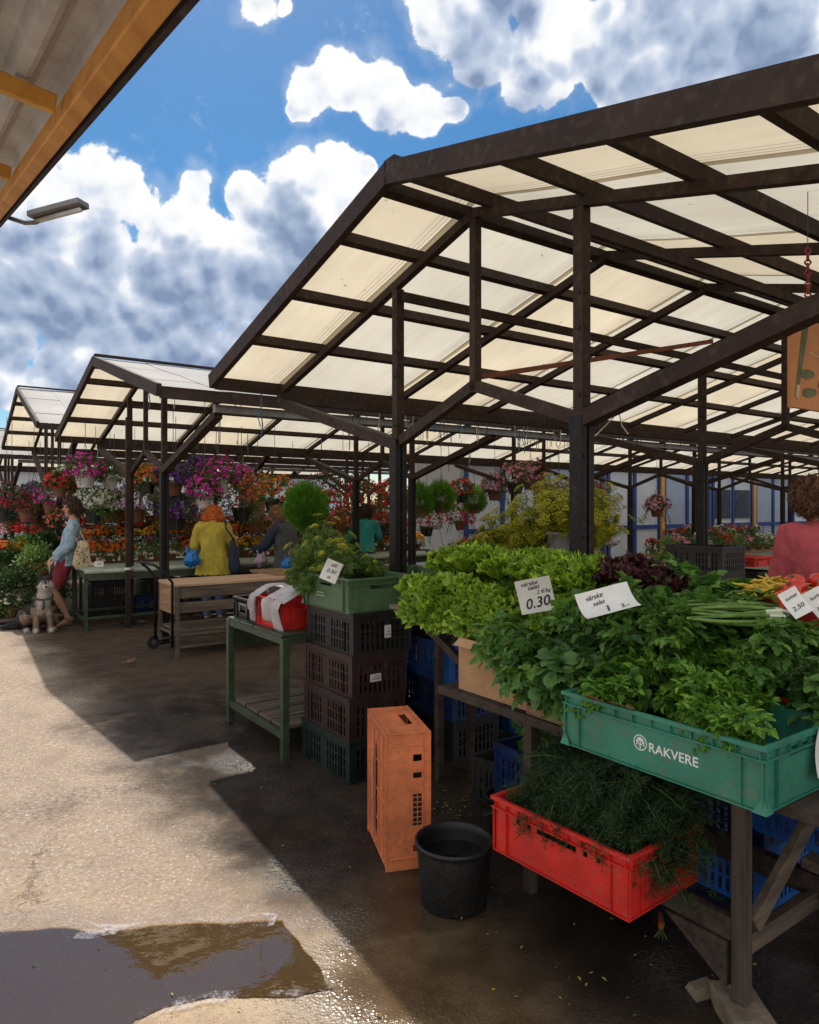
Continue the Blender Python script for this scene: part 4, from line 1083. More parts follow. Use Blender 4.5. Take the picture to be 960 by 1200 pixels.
# legs: first at (268,846) -> far, second near the stack; local y along G
Lg = 0.93
p1 = onz(270, 846, 0); p2 = p1 - ga*Lg
GT.location = p2; GT.rotation_euler = (0, 0, TH)
for x, y in ((0, 0), (0, Lg), (1.15, 0), (1.15, Lg)):
    m = MB(); m.box(x-0.024, x+0.024, y-0.024, y+0.024, 0, 0.765); m.build('leg', M['green_paint'], GT, bevel=0.003)
for a, b in (((0, 0.025), (0, Lg-0.025)), ((1.15, 0.025), (1.15, Lg-0.025)), ((0.025, Lg), (1.125, Lg)), ((0.025, 0), (1.125, 0))):
    m = MB(); m.bar((a[0], a[1], 0.745), (b[0], b[1], 0.745), 0.036, 0.045); m.build('rail', M['green_paint'], GT, bevel=0.002)
m = MB(); m.box(0.026, 1.12, Lg-0.012, Lg-0.006, 0.555, 0.70); m.build('apron', M['green_paint'], GT)
m = MB(); m.bar((0.026, Lg-0.03, 0.705), (1.12, Lg-0.03, 0.705), 0.03, 0.012); m.build('trim', M['white_paint'], GT)
for a, b in (((0, 0.025), (0, Lg-0.025)), ((1.15, 0.025), (1.15, Lg-0.025))):
    m = MB(); m.bar((a[0], a[1], 0.14), (b[0], b[1], 0.14), 0.03, 0.045); m.build('lower_rail', M['green_paint'], GT, bevel=0.002)
for k in range(4):
    m = MB(); m.box(0.02, 1.13, 0.05+0.215*k, 0.24+0.215*k, 0.1635, 0.185); m.build('shelf_board', M['wood_grey'], GT, bevel=0.003)
for k in range(4):
    m = MB(); m.box(-0.02, 1.17, 0.0+0.236*k, 0.225+0.236*k, 0.7685, 0.785); m.build('top_board', M['green_paint'], GT, bevel=0.003)
gtp = Vector(p2)
def GTW(x, y, z): return gtp + ra*x + ga*y + Vector((0, 0, z))
# black crate, red crate and cloth on it
bc = thing('solid_crate', 'small black crate with a pale folded handle on the green table', 'crate', GTW(0.17, 0.765, 0.786), TH+PI/2)
solid_crate(0.34, 0.30, 0.15, [(-0.35, 0.35, 0.62, 0.82), (-0.5, 0.5, 0.25, 0.42)], [(-0.35, 0.35, 0.62, 0.82)]).build('crate_body', M['crate_black'], bc)
m = MB(); m.tube([(-0.15, -0.12, 0.15), (-0.15, -0.12, 0.20), (-0.12, -0.12, 0.225), (0.10, -0.12, 0.225), (0.14, -0.12, 0.20), (0.14, -0.12, 0.15)], 0.008, 8); m.build('handle', M['white_paint'], bc, smooth=True)
m = MB(); m.box(-0.09, -0.075, 0.145, 0.149, 0.05, 0.115); m.box(0.04, 0.055, 0.145, 0.149, 0.05, 0.115); m.box(-0.0745, 0.0395, 0.145, 0.149, 0.10, 0.115); m.build('clip', M['gutter'], bc)
rc = thing('solid_crate', 'red crate of greens half covered by a white cloth on the green table', 'crate', GTW(0.22, 0.345, 0.786), TH+PI/2)
solid_crate(0.42, 0.38, 0.20, HL, HS).build('crate_body', M['crate_red'], rc)
m = MB(); m.box(-0.12, -0.085, 0.182, 0.184, 0.07, 0.135); m.build('card', M['paper'], rc)
# draped cloth: folded sheet over the near end of the crate and a strip at its far end
def cloth(label, x0, x1, sag, seed, name='cloth'):
    # section across local y of the crate (width .38): hangs over the aisle side
    m = MB(); nu, nv = 26, 30; vs = []
    for i in range(nu+1):
        u = i/nu; x = x0+(x1-x0)*u
        for j in range(nv+1):
            v = j/nv
            # path: from inside the crate over the rim then down outside
            hang = sag*(0.55+0.45*u) 
            s = v*(0.30+hang)
            if s < 0.30:
                q = s/0.30; y = -0.16+0.36*q; z = 0.155+0.085*math.sin(q*PI*0.9+0.15)+0.02
            else:
                q = s-0.30; y = 0.205+0.018*math.sin(q*22)+0.01*math.sin(u*9); z = 0.205-q
            w_ = mnoise.fractal(Vector((x*9+seed, s*5, seed)), 0.8, 2, 4)
            y += 0.030*w_ + 0.016*math.sin(u*14+s*6+seed); z += 0.022*mnoise.noise(Vector((x*12, s*9, seed+4)))*(1 if s < 0.3 else 0.4)
            vs.append((x + 0.018*math.sin(s*14+seed)+0.03*(v-0.5)*mnoise.noise(Vector((u*2, v*3, seed))), y, z))
    m.add(vs, [(i*(nv+1)+j, (i+1)*(nv+1)+j, (i+1)*(nv+1)+j+1, i*(nv+1)+j+1) for i in range(nu) for j in range(nv)])
    o = m.build(name, M['cloth_white'], None, rc.location, TH+PI/2, smooth=True)
    so_ = o.modifiers.new('s', 'SOLIDIFY'); so_.thickness = 0.003
    return tag(o, label, 'cloth')
cloth('crumpled white cloth draped over the near end of the red crate on the green table', 0.01, -0.25, 0.22, 1.3)
cloth('narrow pale sheet hanging over the far end of the red crate on the green table', 0.225, 0.15, 0.19, 6.1)

# wooden cart
def cart():
    P = onz(207, 771, 0)
    t = thing('wooden_cart', 'wooden trolley table with a worn plank top, steel frame and a push bar', 'cart', P, TH)
    Lc, Wc, H = 1.35, 0.62, 0.78
    for k in range(3):
        m = MB(); m.box(-0.02, Lc+0.02, -0.02+k*0.215, 0.19+k*0.215, H-0.028, H); m.build('top_board', M['wood_table'], t, bevel=0.003)
    for k, (z0, z1) in enumerate(((H-0.155, H-0.03), (H-0.31, H-0.20))):
        m = MB(); m.box(0.03, Lc, -0.012, 0.006, z0, z1); m.build('side_board', M['wood_grey'], t, bevel=0.002)
    m = MB(); m.box(-0.014, 0.006, 0.03, Wc-0.02, H-0.33, H-0.03); m.build('end_board', M['wood_brown_y'], t, bevel=0.002)
    m = MB(); m.box(0.02, Lc, 0.03, Wc-0.02, 0.26, 0.285); m.build('lower_shelf', M['wood_grey'], t, bevel=0.003)
    MM('frame_steel', (0.10, 0.075, 0.06), 0.55, 0.3, 9, 0.2, 60, fleck=0.4)
    for x, y in ((0.0, 0.0), (Lc, 0.0), (Lc, Wc), (0.0, Wc)):
        m = MB(); m.box(x-0.018, x+0.018, y-0.045, y-0.013, 0 if x == 0 and y == 0 else 0.10, H-0.03); m.build('leg', M['frame_steel'], t, bevel=0.002)
    for y in (-0.03, Wc-0.03):
        for z in (0.24, 0.115):
            m = MB(); m.bar((0.02, y, z), (Lc, y, z), 0.024, 0.024); m.build('frame_rail', M['frame_steel'], t)
    for x in (0.0, Lc):
        m = MB(); m.bar((x, 0.0, 0.24), (x, Wc-0.045, 0.24), 0.024, 0.024); m.build('cross_rail', M['frame_steel'], t)
    m = MB(); pts = [(-0.05, -0.02, 0.12), (-0.05, -0.02, H+0.02), (-0.12, -0.01, H+0.12), (-0.21, 0.0, H+0.20), (-0.23, 0.05, H+0.215), (-0.23, Wc-0.08, H+0.215), (-0.21, Wc-0.03, H+0.20), (-0.12, Wc-0.02, H+0.12), (-0.05, Wc-0.01, H+0.02), (-0.05, Wc-0.01, 0.12)]
    m.tube(pts, 0.015, 10); m.build('push_bar', M['steel_dark'], t, smooth=True)
    for x, y in ((-0.06, Wc+0.03), (Lc-0.1, Wc), (Lc-0.1, -0.02)):
        m = MB(); m.tube([(x, y-0.022, 0.075), (x, y+0.022, 0.075)], 0.075, 24); w_ = m.build('wheel', M['rubber'], t, bevel=0.006)
        m = MB(); m.tube([(x, y-0.026, 0.075), (x, y+0.026, 0.075)], 0.028, 16); m.build('hub', M['frame_steel'], w_)
    return t
cart()

# long flower bench under the second canopy
def flower_bench(label, a0, b0, L, Wd, H=0.79):
    t = thing('flower_bench', label, 'bench', W(a0, b0, 0), TH, 'long green flower benches')
    m = MB(); m.tube([(0.0, 0.0, H-0.028), (L, 0.0, H-0.028)], 0.028, 10); m.build('front_roll', M['pale_green'], t, smooth=True)
    m = MB(); m.box(0, L, 0.035, Wd, H-0.022, H); m.build('bench_top', M['pale_green'], t)
    m = MB(); m.box(0, L, 0.0, 0.03, H-0.145, H-0.065); m.build('front_rail', M['green_paint'], t)
    m = MB(); m.box(0, 0.03, 0.035, Wd, H-0.11, H-0.03); m.box(L-0.03, L, 0.035, Wd, H-0.11, H-0.03); m.build('end_rail', M['green_paint'], t)
    n = max(2, int(L/1.7)+1)
    for i in range(n):
        x = 0.02+(L-0.04)*i/(n-1)
        for y in (0.02, Wd-0.02):
            m = MB(); m.box(x-0.02, x+0.02, y-0.02, y+0.02, 0, H-0.11); m.build('leg', M['green_paint'], t)
        m = MB(); m.bar((x, 0.04, 0.14), (x, Wd-0.04, 0.14), 0.03, 0.03); m.build('cross_rail', M['green_paint'], t)
    for y in (0.02, Wd-0.02):
        m = MB(); m.bar((0.03, y, 0.16), (L-0.03, y, 0.16), 0.03, 0.03); m.build('lower_rail', M['green_paint'], t)
    return t
flower_bench('long green steel bench with a pale rolled edge that the woman in denim leans on', -0.90, 6.64, 5.6, 0.85)
def flower_rack(label, a0, b0, L, tiers, Hs, depth=0.42):
    t = thing('flower_rack', label, 'flower rack', W(a0, b0, 0), TH, 'stepped flower racks')
    for k, H in enumerate(Hs):
        m = MB(); m.box(0, L, k*depth, (k+1)*depth-0.01, H-0.03, H); m.build('shelf', M['wood_grey'], t)
        n = max(2, int(L/1.6)+1)
        m = MB()
        for i in range(n):
            x = 0.04+(L-0.08)*i/(n-1); m.box(x-0.02, x+0.02, k*depth+0.02, k*depth+0.06, 0, H-0.031)
        m.build('legs', M['green_paint'], t)
    return t
RACKS = [('stepped rack of flowering pots behind the long green bench', -0.7, 7.75, 6.2, (0.78, 0.98, 1.18)),
         ('stepped rack of bushy plants at the far left beside the dog', -3.6, 7.6, 2.6, (0.10, 0.45, 0.78, 1.02)),
         ('stepped flower rack under the farther canopy', -1.0, 11.2, 8.0, (0.75, 1.0))]
for lb, a, b, L, Hs in RACKS: flower_rack(lb, a, b, L, len(Hs), Hs)

# tables deeper in the market
def plank_table(label, p, L, Wd, H=0.80, group='plank tables in the market hall', rz=TH, shelf=True):
    t = thing('plank_table', label, 'table', p, rz, group)
    k = int(Wd/0.2)
    for i in range(k):
        m = MB(); m.box(0, L, i*Wd/k, (i+1)*Wd/k-0.012, H-0.03, H); m.build('top_board', M['wood_brown'], t)
    for x in (0.05, L-0.05):
        for y in (0.04, Wd-0.05):
            m = MB(); m.box(x-0.025, x+0.025, y-0.025, y+0.025, 0, H-0.031); m.build('leg', M['green_paint'], t)
    m = MB(); m.box(0.08, L-0.08, 0.02, 0.04, H-0.16, H-0.035); m.build('apron', M['pale_green'], t)
    if shelf:
        m = MB(); m.box(0.02, L-0.02, 0.06, Wd-0.06, 0.40, 0.425); m.build('shelf', M['wood_grey'], t)
    return t
plank_table('plank table just behind the tall thin crate stack under the near canopy', W(2.6, 1.9, 0), 2.6, 0.8)
plank_table('plank table with a pale top seen left of the second thick post', W(4.2, 5.1, 0), 3.2, 0.85)
plank_table('plank table with seedlings seen between the two right-hand posts', W(7.2, 3.6, 0), 4.0, 0.9)
plank_table('empty plank table in front of the seedling table', W(5.6, 2.2, 0), 3.0, 0.8)
plank_table('plank table loaded with black crates behind the pink-shirted woman', W(3.6, -0.55, 0), 2.8, 0.8)
plank_table('far plank table near the blue and white stalls', W(11.5, 6.2, 0), 4.0, 0.9)
# ------------------------------------------------------------------ leaves
def leafmat(k, c1, c2, trans=0.30, rough=0.5, scale=14, vein=False):
    M[k] = mat(k, c1, rough, 0.3, scale, 0.25, 60, trans=trans, col2=c2, spec=0.4, island=0.38); return M[k]
leafmat('lettuce', (0.20, 0.38, 0.02), (0.42, 0.60, 0.07), 0.36)
leafmat('red_lettuce', (0.045, 0.010, 0.014), (0.10, 0.022, 0.022), 0.2)
leafmat('celery', (0.050, 0.145, 0.018), (0.14, 0.30, 0.055), 0.27, 0.34)
leafmat('celery_light', (0.07, 0.17, 0.035), (0.13, 0.27, 0.07), 0.25, 0.42)
leafmat('parsley', (0.075, 0.21, 0.018), (0.18, 0.38, 0.045), 0.3, 0.42)
leafmat('stem_green', (0.10, 0.20, 0.05), (0.20, 0.32, 0.10), 0.2)
leafmat('dill', (0.025, 0.075, 0.014), (0.06, 0.14, 0.026), 0.25)
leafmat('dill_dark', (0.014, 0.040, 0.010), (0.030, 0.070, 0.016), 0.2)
leafmat('dill_flower', (0.30, 0.34, 0.015), (0.58, 0.54, 0.045), 0.3)
leafmat('dill_stem', (0.06, 0.12, 0.03), (0.13, 0.20, 0.05), 0.2)
leafmat('sorrel', (0.05, 0.14, 0.025), (0.14, 0.28, 0.05), 0.3, 0.4)
leafmat('onion_green', (0.08, 0.19, 0.04), (0.24, 0.38, 0.10), 0.2, 0.35)
leafmat('kochia', (0.08, 0.24, 0.02), (0.16, 0.38, 0.035), 0.35)
leafmat('foliage_mid', (0.035, 0.09, 0.02), (0.085, 0.17, 0.035), 0.25)
leafmat('foliage_light', (0.09, 0.18, 0.03), (0.18, 0.30, 0.06), 0.25)
leafmat('foliage_dark', (0.02, 0.05, 0.014), (0.045, 0.095, 0.022), 0.2)

def rotm(az, el, roll=0.0):
    """x axis goes out along (az, el)"""
    return Euler((roll, -el, az), 'XYZ').to_matrix()

def lettuce_mesh(seed, kind='lettuce', nleaf=38, R=0.10):
    """frilly lettuce head: cupped fans with crisped margins"""
    rn = random.Random(seed); m = MB()
    for i in range(nleaf):
        ring = i/nleaf
        az = i*2.399+rn.uniform(-.3, .3); el = 0.25+1.15*(1-ring) + rn.uniform(-.15, .15)
        Lf = R*(0.75+0.45*ring)*rn.uniform(.85, 1.1); Wf = Lf*rn.uniform(0.95, 1.25)
        nu, nv = 6, 16; vs = []; ph = rn.uniform(0, 6)
        mt = rotm(az, el, rn.uniform(-.3, .3))
        for a in range(nu+1):
            u = a/nu
            for b in range(nv+1):
                v = b/nv*2-1
                w_ = Wf*(0.10+0.62*u**0.8)*(1-0.12*u*u)
                x = Lf*u*(1-0.22*v*v*u); y = v*w_
                z = 0.38*Lf*u*u*0.8 - 0.9*Lf*max(0, u-.6)**1.5 + 0.20*Lf*(abs(v)**1.5)*u
                fr = u**2.0
                z += fr*0.013*math.sin(v*9+ph+u*5)+fr*0.011*math.sin(v*17+ph*2+u*9)
                x += fr*0.010*math.sin(v*13+ph*1.7)+fr*fr*0.006*math.sin(v*21+ph)
                y += fr*0.010*math.sin(v*19-ph)
                vs.append(mt @ Vector((x, y, z)) + Vector((0, 0, 0.02)))
        m.add(vs, [(a*(nv+1)+b, (a+1)*(nv+1)+b, (a+1)*(nv+1)+b+1, a*(nv+1)+b+1) for a in range(nu) for b in range(nv)])
    return m

def leaflet(m, p, mt, L, Wd, kind='oval', bend=0.3):
    if kind == 'oval':
        pts = [(0, 0, 0), (0.25, .62, .05), (0.6, .95, .0), (0.85, .62, -.05), (1, 0, -.12), (0.85, -.62, -.05), (0.6, -.95, .0), (0.25, -.62, .05), (0.5, 0, -.10)]
        fs = [(0,1,8),(1,2,8),(2,3,8),(3,4,8),(4,5,8),(5,6,8),(6,7,8),(7,0,8)]
    else:   # toothed, three-lobed
        pts = [(0,0,0),(.18,.16,.02),(.10,.62,.03),(.30,.70,0),(.26,.98,-.05),(.52,.84,-.02),(.50,.46,.05),(.70,.62,.0),(.78,.38,.0),(1.0,.20,-.1),(1.02,-.05,-.12),(.94,-.28,-.1),(.76,-.42,0),(.66,-.64,0),(.48,-.44,.05),(.50,-.86,-.02),(.24,-.96,-.05),(.30,-.66,0),(.08,-.60,.03),(.18,-.16,.02),(.42,0,-.06)]
        n = len(pts)-1; fs = [(i, (i+1) % n, n) for i in range(n)]
    vs = []
    for x, y, z in pts:
        vs.append(Vector(p) + mt @ Vector((x*L, y*Wd*0.5, z*Wd - bend*L*x*x*0.5)))
    m.add(vs, fs)

def bunch_mesh(seed, n=9, L=0.30, spread=0.5, lf=0.045, kind='toothed', stemr=0.0022, droop=1.0, dens=8, comp=True):
    """bunch of stalks laid along +x with leafy compound ends. material 0 leaves, 1 stems"""
    rn = random.Random(seed); m = MB()
    for i in range(n):
        az = rn.uniform(-spread, spread); el = rn.uniform(-0.05, 0.75)
        pts = []; Ls = L*rn.uniform(.75, 1.1)
        d = rotm(az, el) @ Vector((1, 0, 0)); p = Vector((0, rn.uniform(-.02, .02), rn.uniform(0, .03)))
        for k in range(7):
            pts.append(p.copy()); d = (d + Vector((0, 0, -0.16*droop)) + Vector((rn.uniform(-.06, .06), rn.uniform(-.06, .06), 0))).normalized(); p = p + d*Ls/6
        m.cur = 1; m.tube(pts, [stemr*1.5, stemr*1.4, stemr*1.2, stemr, stemr*.8, stemr*.6, stemr*.4], 5, cap=False)
        m.cur = 0
        for j in range(dens):
            f = 0.38+0.62*(j+rn.random())/dens; k = min(5, int(f*6)); q = pts[k].lerp(pts[k+1], f*6-k)
            s = 1 if j % 2 else -1
            a2 = az+s*rn.uniform(.5, 1.3); e2 = rn.uniform(-.3, .8)
            mt = rotm(a2, e2, rn.uniform(-.6, .6))
            if comp:
                q2 = q + mt @ Vector((lf*0.8, 0, 0))
                m.cur = 1; m.tube([q, q2], [stemr*.6, stemr*.4], 4, cap=False); m.cur = 0
                for s2 in (-1, 0, 1):
                    mt2 = rotm(a2+s2*0.9+rn.uniform(-.3, .3), e2+rn.uniform(-.7, .5), rn.uniform(-1.1, 1.1)); lfs = rn.uniform(.65, 1.35)
                    leaflet(m, q2, mt2, lf*lfs, lf*lfs*rn.uniform(.7, 1.0), kind, rn.uniform(-.1, 1.0))
            else:
                leaflet(m, q, mt, lf*rn.uniform(.8, 1.3), lf*rn.uniform(.45, .7), kind, rn.uniform(.1, .9))
        mt = rotm(az, -0.2+rn.uniform(-.3, .3), rn.uniform(-.5, .5)); leaflet(m, pts[-1], mt, lf*1.3, lf, kind, .5)
    return m

def dill_mesh(seed, n=16, L=0.32, spread=0.8, droop=1.0, plume=1.0, up=0.5, umbels=0, nd=46, nw=0.0011):
    """feathery fronds: 0 needles, 1 stems, 2 flower heads"""
    rn = random.Random(seed); m = MB()
    for i in range(n):
        az = rn.uniform(-spread, spread) if spread < 3 else rn.uniform(-PI, PI); el = up+rn.uniform(-.5, .45)
        Ls = L*rn.uniform(.65, 1.1); d = rotm(az, el) @ Vector((1, 0, 0)); p = Vector((rn.uniform(-.03, .03), rn.uniform(-.03, .03), rn.uniform(0, .03)))
        pts = []
        for k in range(7):
            pts.append(p.copy()); d = (d + Vector((rn.uniform(-.08, .08), rn.uniform(-.08, .08), -0.15*droop))).normalized(); p = p + d*Ls/6
        m.cur = 1; m.tube(pts, [.0028, .0026, .0022, .0018, .0014, .001, .0006], 4, cap=False)
        m.cur = 0
        for j in range(nd):
            f = 0.22+0.78*rn.random(); k = min(5, int(f*6)); q = pts[k].lerp(pts[k+1], f*6-k)
            bl = plume*0.075*(1.15-f)*rn.uniform(.6, 1.2)+0.012
            dd = Vector((rn.uniform(-1, 1), rn.uniform(-1, 1), rn.uniform(-.6, .9))).normalized()
            q2 = q + (dd + d*0.6).normalized()*bl
            for s in range(4):
                e = (dd*0.7 + Vector((rn.uniform(-1, 1), rn.uniform(-1, 1), rn.uniform(-1, 1)))).normalized()*rn.uniform(.012, .028)
                c = q.lerp(q2, 0.35+0.65*s/3); w_ = e.cross(Vector((rn.uniform(-1, 1), rn.uniform(-1, 1), .3))).normalized()*nw
                m.add([c-w_, c+w_, c+e], [(0, 1, 2)])
            w_ = (q2-q).cross(Vector((0, .3, 1))).normalized()*nw*0.8
            m.add([q-w_, q+w_, q2], [(0, 1, 2)])
    for i in range(umbels):
        az = rn.uniform(-PI, PI); el = rn.uniform(.5, 1.35); Ls = L*rn.uniform(.9, 1.45)
        top = rotm(az, el) @ Vector((Ls, 0, 0)); m.cur = 1; m.tube([(0, 0, 0), top*0.5+Vector((0, 0, .02)), top], [.003, .0024, .0018], 5, cap=False)
        ax = top.normalized(); Rr = rn.uniform(.03, .055)
        for r in range(18):
            a = r*2.4; rr = Rr*math.sqrt((r+.5)/18)
            x = ax.orthogonal().normalized(); y = ax.cross(x)
            e = top + ax*(.035*(1-0.3*(rr/Rr)**2)) + (x*math.cos(a)+y*math.sin(a))*rr
            m.cur = 1; m.tube([top, e], .0006, 3, cap=False); m.cur = 2
            for q in range(9):
                c = e + Vector((rn.uniform(-1, 1), rn.uniform(-1, 1), rn.uniform(-.5, .8)))*0.0075; s = 0.0030
                u_ = Vector((rn.uniform(-1, 1), rn.uniform(-1, 1), rn.uniform(-.4, .4))).normalized()*s; v_ = ax.cross(u_).normalized()*s
                m.add([c-u_-v_, c+u_-v_, c+u_+v_, c-u_+v_], [(0, 1, 2, 3)])
    m.cur = 0
    return m
def tagm(me, name, label, cat, group, loc, rot=(0, 0, 0), sc=1.0, smooth=False):
    o = link(name, me, None, loc, rot=rot); o.scale = (sc,)*3
    return tag(o, label, cat, group)

# ---- lettuce pile on the board: every head a thing
LM = []
for s_ in range(4):
    me = lettuce_mesh(s_+1).mesh('lettuce_head', M['lettuce']); me.polygons.foreach_set('use_smooth', [True]*len(me.polygons)); LM.append(me)
rn = random.Random(5)
lay = []
for k in range(60):
    a = rn.uniform(-0.46, 0.12); b = rn.uniform(-1.10, 0.02)
    lay.append((a, b))
def relax(pts, dmin, it=40):
    pts = [list(p) for p in pts]
    for _ in range(it):
        for i in range(len(pts)):
            for j in range(i):
                dx, dy = pts[i][0]-pts[j][0], pts[i][1]-pts[j][1]; d = math.hypot(dx, dy)+1e-6
                if d < dmin:
                    f = (dmin-d)/d/2; pts[i][0] += dx*f; pts[i][1] += dy*f; pts[j][0] -= dx*f; pts[j][1] -= dy*f
    return pts
def inbox(pts, a0, a1, b0, b1): return [(min(max(a, a0), a1), min(max(b, b0), b1)) for a, b in pts]
lower = inbox(relax(lay[:38], 0.145), -0.43, 0.12, -1.12, 0.03)
upper = inbox(relax(lay[38:58], 0.15), -0.33, 0.08, -1.0, -0.12)
GL = 'heads of frilly green lettuce heaped on the plank board'
for i, (a, b) in enumerate(lower):
    out = (a < -0.42)
    tagm(LM[i % 4], 'lettuce_head', 'frilly bright green lettuce head in the lower layer of the heap on the plank board', 'lettuce', GL, W(a, b, 1.07+rn.uniform(-.01, .02)), (rn.uniform(-.3, .3)+0, rn.uniform(-.3, .3)-(0.5 if out else 0), rn.uniform(0, 6.28)+0), rn.uniform(1.05, 1.3))
for i, (a, b) in enumerate(upper):
    e = 1-((a+.15)/.36)**2*0.5-((b+.5)/.75)**2*0.5
    tagm(LM[(i+1) % 4], 'lettuce_head', 'frilly bright green lettuce head on the crown of the heap on the plank board', 'lettuce', GL, W(a, b, 1.145+0.085*max(0, e)+rn.uniform(-.01, .02)), (rn.uniform(-.4, .4), rn.uniform(-.4, .4), rn.uniform(0, 6.28)), rn.uniform(1.0, 1.25))
for i, (a, b) in enumerate(((-.20, -.25), (-.12, -.42), (-.22, -.55), (-.08, -.65), (-.2, -.78), (-.02, -.35), (.0, -.52), (-.1, -.9), (-.25, -1.0), (-.1, -1.08), (.05, -.75))):
    tagm(LM[(i+2) % 4], 'lettuce_head', 'frilly bright green lettuce head at the very top of the heap on the plank board', 'lettuce', GL, W(a, b, 1.235+rn.uniform(-.01, .02)), (rn.uniform(-.4, .4), rn.uniform(-.4, .4), rn.uniform(0, 6.28)), rn.uniform(1.0, 1.2))
for i in range(9):
    tagm(LM[i % 4], 'lettuce_head', 'frilly bright green lettuce head hanging over the aisle edge of the plank board', 'lettuce', GL, W(-.50+rn.uniform(-.01, .03), -.12-.115*i, 1.035+rn.uniform(-.015, .02)), (rn.uniform(-.2, .2), -1.0+rn.uniform(-.2, .2), TH), rn.uniform(.95, 1.15))
RM = []
for s_ in range(2):
    me = lettuce_mesh(s_+11, R=0.11, nleaf=24).mesh('red_lettuce_head', M['red_lettuce']); me.polygons.foreach_set('use_smooth', [True]*len(me.polygons)); RM.append(me)
for i, (u, v, Y) in enumerate(((722, 694, 3.0), (752, 700, 2.95), (738, 680, 3.2), (770, 704, 3.0), (712, 684, 3.2), (758, 688, 3.1), (785, 710, 2.9))):
    tagm(RM[i % 2], 'red_lettuce_head', 'dark red frilly lettuce head behind the two price cards', 'red lettuce', 'dark red lettuce heads', at(u, v, Y), (rn.uniform(-.3, .3), rn.uniform(-.3, .3), rn.uniform(0, 6)), 0.95)

# ---- celery and parsley bunches
CM = [bunch_mesh(20+i, n=10, L=0.28, spread=.55, lf=.056, kind='oval' if i % 2 else 'toothed', dens=8, comp=True).mesh('celery_bunch', [M['celery'] if i < 3 else M['celery_light'], M['stem_green']]) for i in range(5)]
PM = [bunch_mesh(40+i, n=13, L=0.22, spread=.6, lf=.036, kind='toothed', dens=10, comp=True).mesh('parsley_bunch', [M['parsley'], M['stem_green']]) for i in range(3)]
SM = [bunch_mesh(60+i, n=12, L=0.24, spread=.55, lf=.085, kind='oval', dens=6, comp=False, stemr=.003).mesh('leaf_bunch', [M['sorrel'], M['stem_green']]) for i in range(2)]
azA = TH + PI                    # pointing to the aisle
def leafy(meshes, name, label, cat, group, spots):
    for i, (a, b, z, dir_, pitch, sc) in enumerate(spots):
        me = meshes[i % len(meshes)]
        o = link(name, me, None, W(a, b, z)); o.rotation_euler = (rn.uniform(-.25, .25), pitch, dir_); o.scale = (sc,)*3
        tag(o, label, cat, group)
GC = 'bunches of dark celery leaf on the stall'
sp = []
# lower fringe hanging over the cardboard box (aisle side), b from -.75 to -1.5
for i in range(7):
    b = -1.03-0.085*i; sp.append((-0.50, b, 1.02-0.006*i, azA+rn.uniform(-.5, .5), rn.uniform(.15, .6), rn.uniform(.85, 1.05)))
leafy(CM, 'celery_bunch', 'dark green celery bunch hanging over the aisle edge beside the cardboard box', 'celery', GC, sp)
sp = []
for i in range(24):
    a = rn.uniform(-.50, .05); b = rn.uniform(-1.75, -1.0)
    sp.append((a+.1, b, (1.05 if b < -1.25 else 1.0)+rn.uniform(0, .08)+0.05*(a+.5), azA+rn.uniform(-1.1, 1.1), rn.uniform(-.35, .2), rn.uniform(.7, 1.2)))
leafy(CM, 'celery_bunch', 'dark green celery bunch in the heap between the lettuce and lettered crate', 'celery', GC, sp)
# parsley in the teal crate
sp = []
for i in range(20):
    a = -0.56+rn.uniform(-.10, .20); b = rn.uniform(-2.0, -1.42)
    sp.append((a+.10, b+.03, 0.89+rn.uniform(0, .06), azA+rn.uniform(-1.6, 1.6), rn.uniform(-.75, -.25), rn.uniform(.75, 1.0)))
leafy(PM, 'parsley_bunch', 'bright green parsley bunch standing in the lettered teal crate', 'parsley', 'bunches of parsley in the teal crate', sp)
sp = []
for i in range(7):
    sp.append((-0.66, (-1.93-.02*i) if i < 4 else -1.44-.02*i, 0.945, azA+rn.uniform(-.35, .35), rn.uniform(-.2, .25), rn.uniform(.55, .8)))
leafy(PM, 'parsley_bunch', 'parsley bunch spilling over the lettered rim of the teal crate', 'parsley', 'bunches of parsley in the teal crate', sp)
# middle field of mixed leaves
sp = []
for i in range(16):
    sp.append((rn.uniform(-.30, .25), rn.uniform(-2.0, -1.35), 1.06+rn.uniform(0, .05), azA+rn.uniform(-1.2, 1.2), rn.uniform(-.1, .2), rn.uniform(.75, 1.0)))
leafy(CM[1:3]+PM[:1], 'celery_bunch', 'shaded leaf bunch in the middle of the stall in front of the spring onions', 'greens', 'mixed leaf bunches in the middle', sp)
# broad leaves behind (sorrel)
sp = []
for i in range(9):
    p = at(rn.uniform(835, 890), rn.uniform(704, 712), rn.uniform(2.7, 3.0)); q = p-W(0, 0, 0); a = q.x*RX+q.y*RY; b = q.x*GX+q.y*GY
    sp.append((a, b, p.z, azA+rn.uniform(-1.3, 1.3), rn.uniform(-.35, .0), rn.uniform(.6, .75)))
leafy(SM, 'sorrel_bunch', 'bunch of long bright green leaves left of the yellow beans', 'greens', 'bunches of long green leaves', sp)
# pale stalks in the second teal crate at the right edge
sp = []
for i in range(8):
    sp.append((-.08+rn.uniform(-.1, .15), -2.15+rn.uniform(-.25, .2), .93+rn.uniform(0, .03), azA+rn.uniform(-1, 1), rn.uniform(-.4, .1), .95))
leafy(CM[3:], 'celery_bunch', 'light green celery bunch in the rear teal crate at the right edge', 'celery', 'light celery in the rear crate', sp)

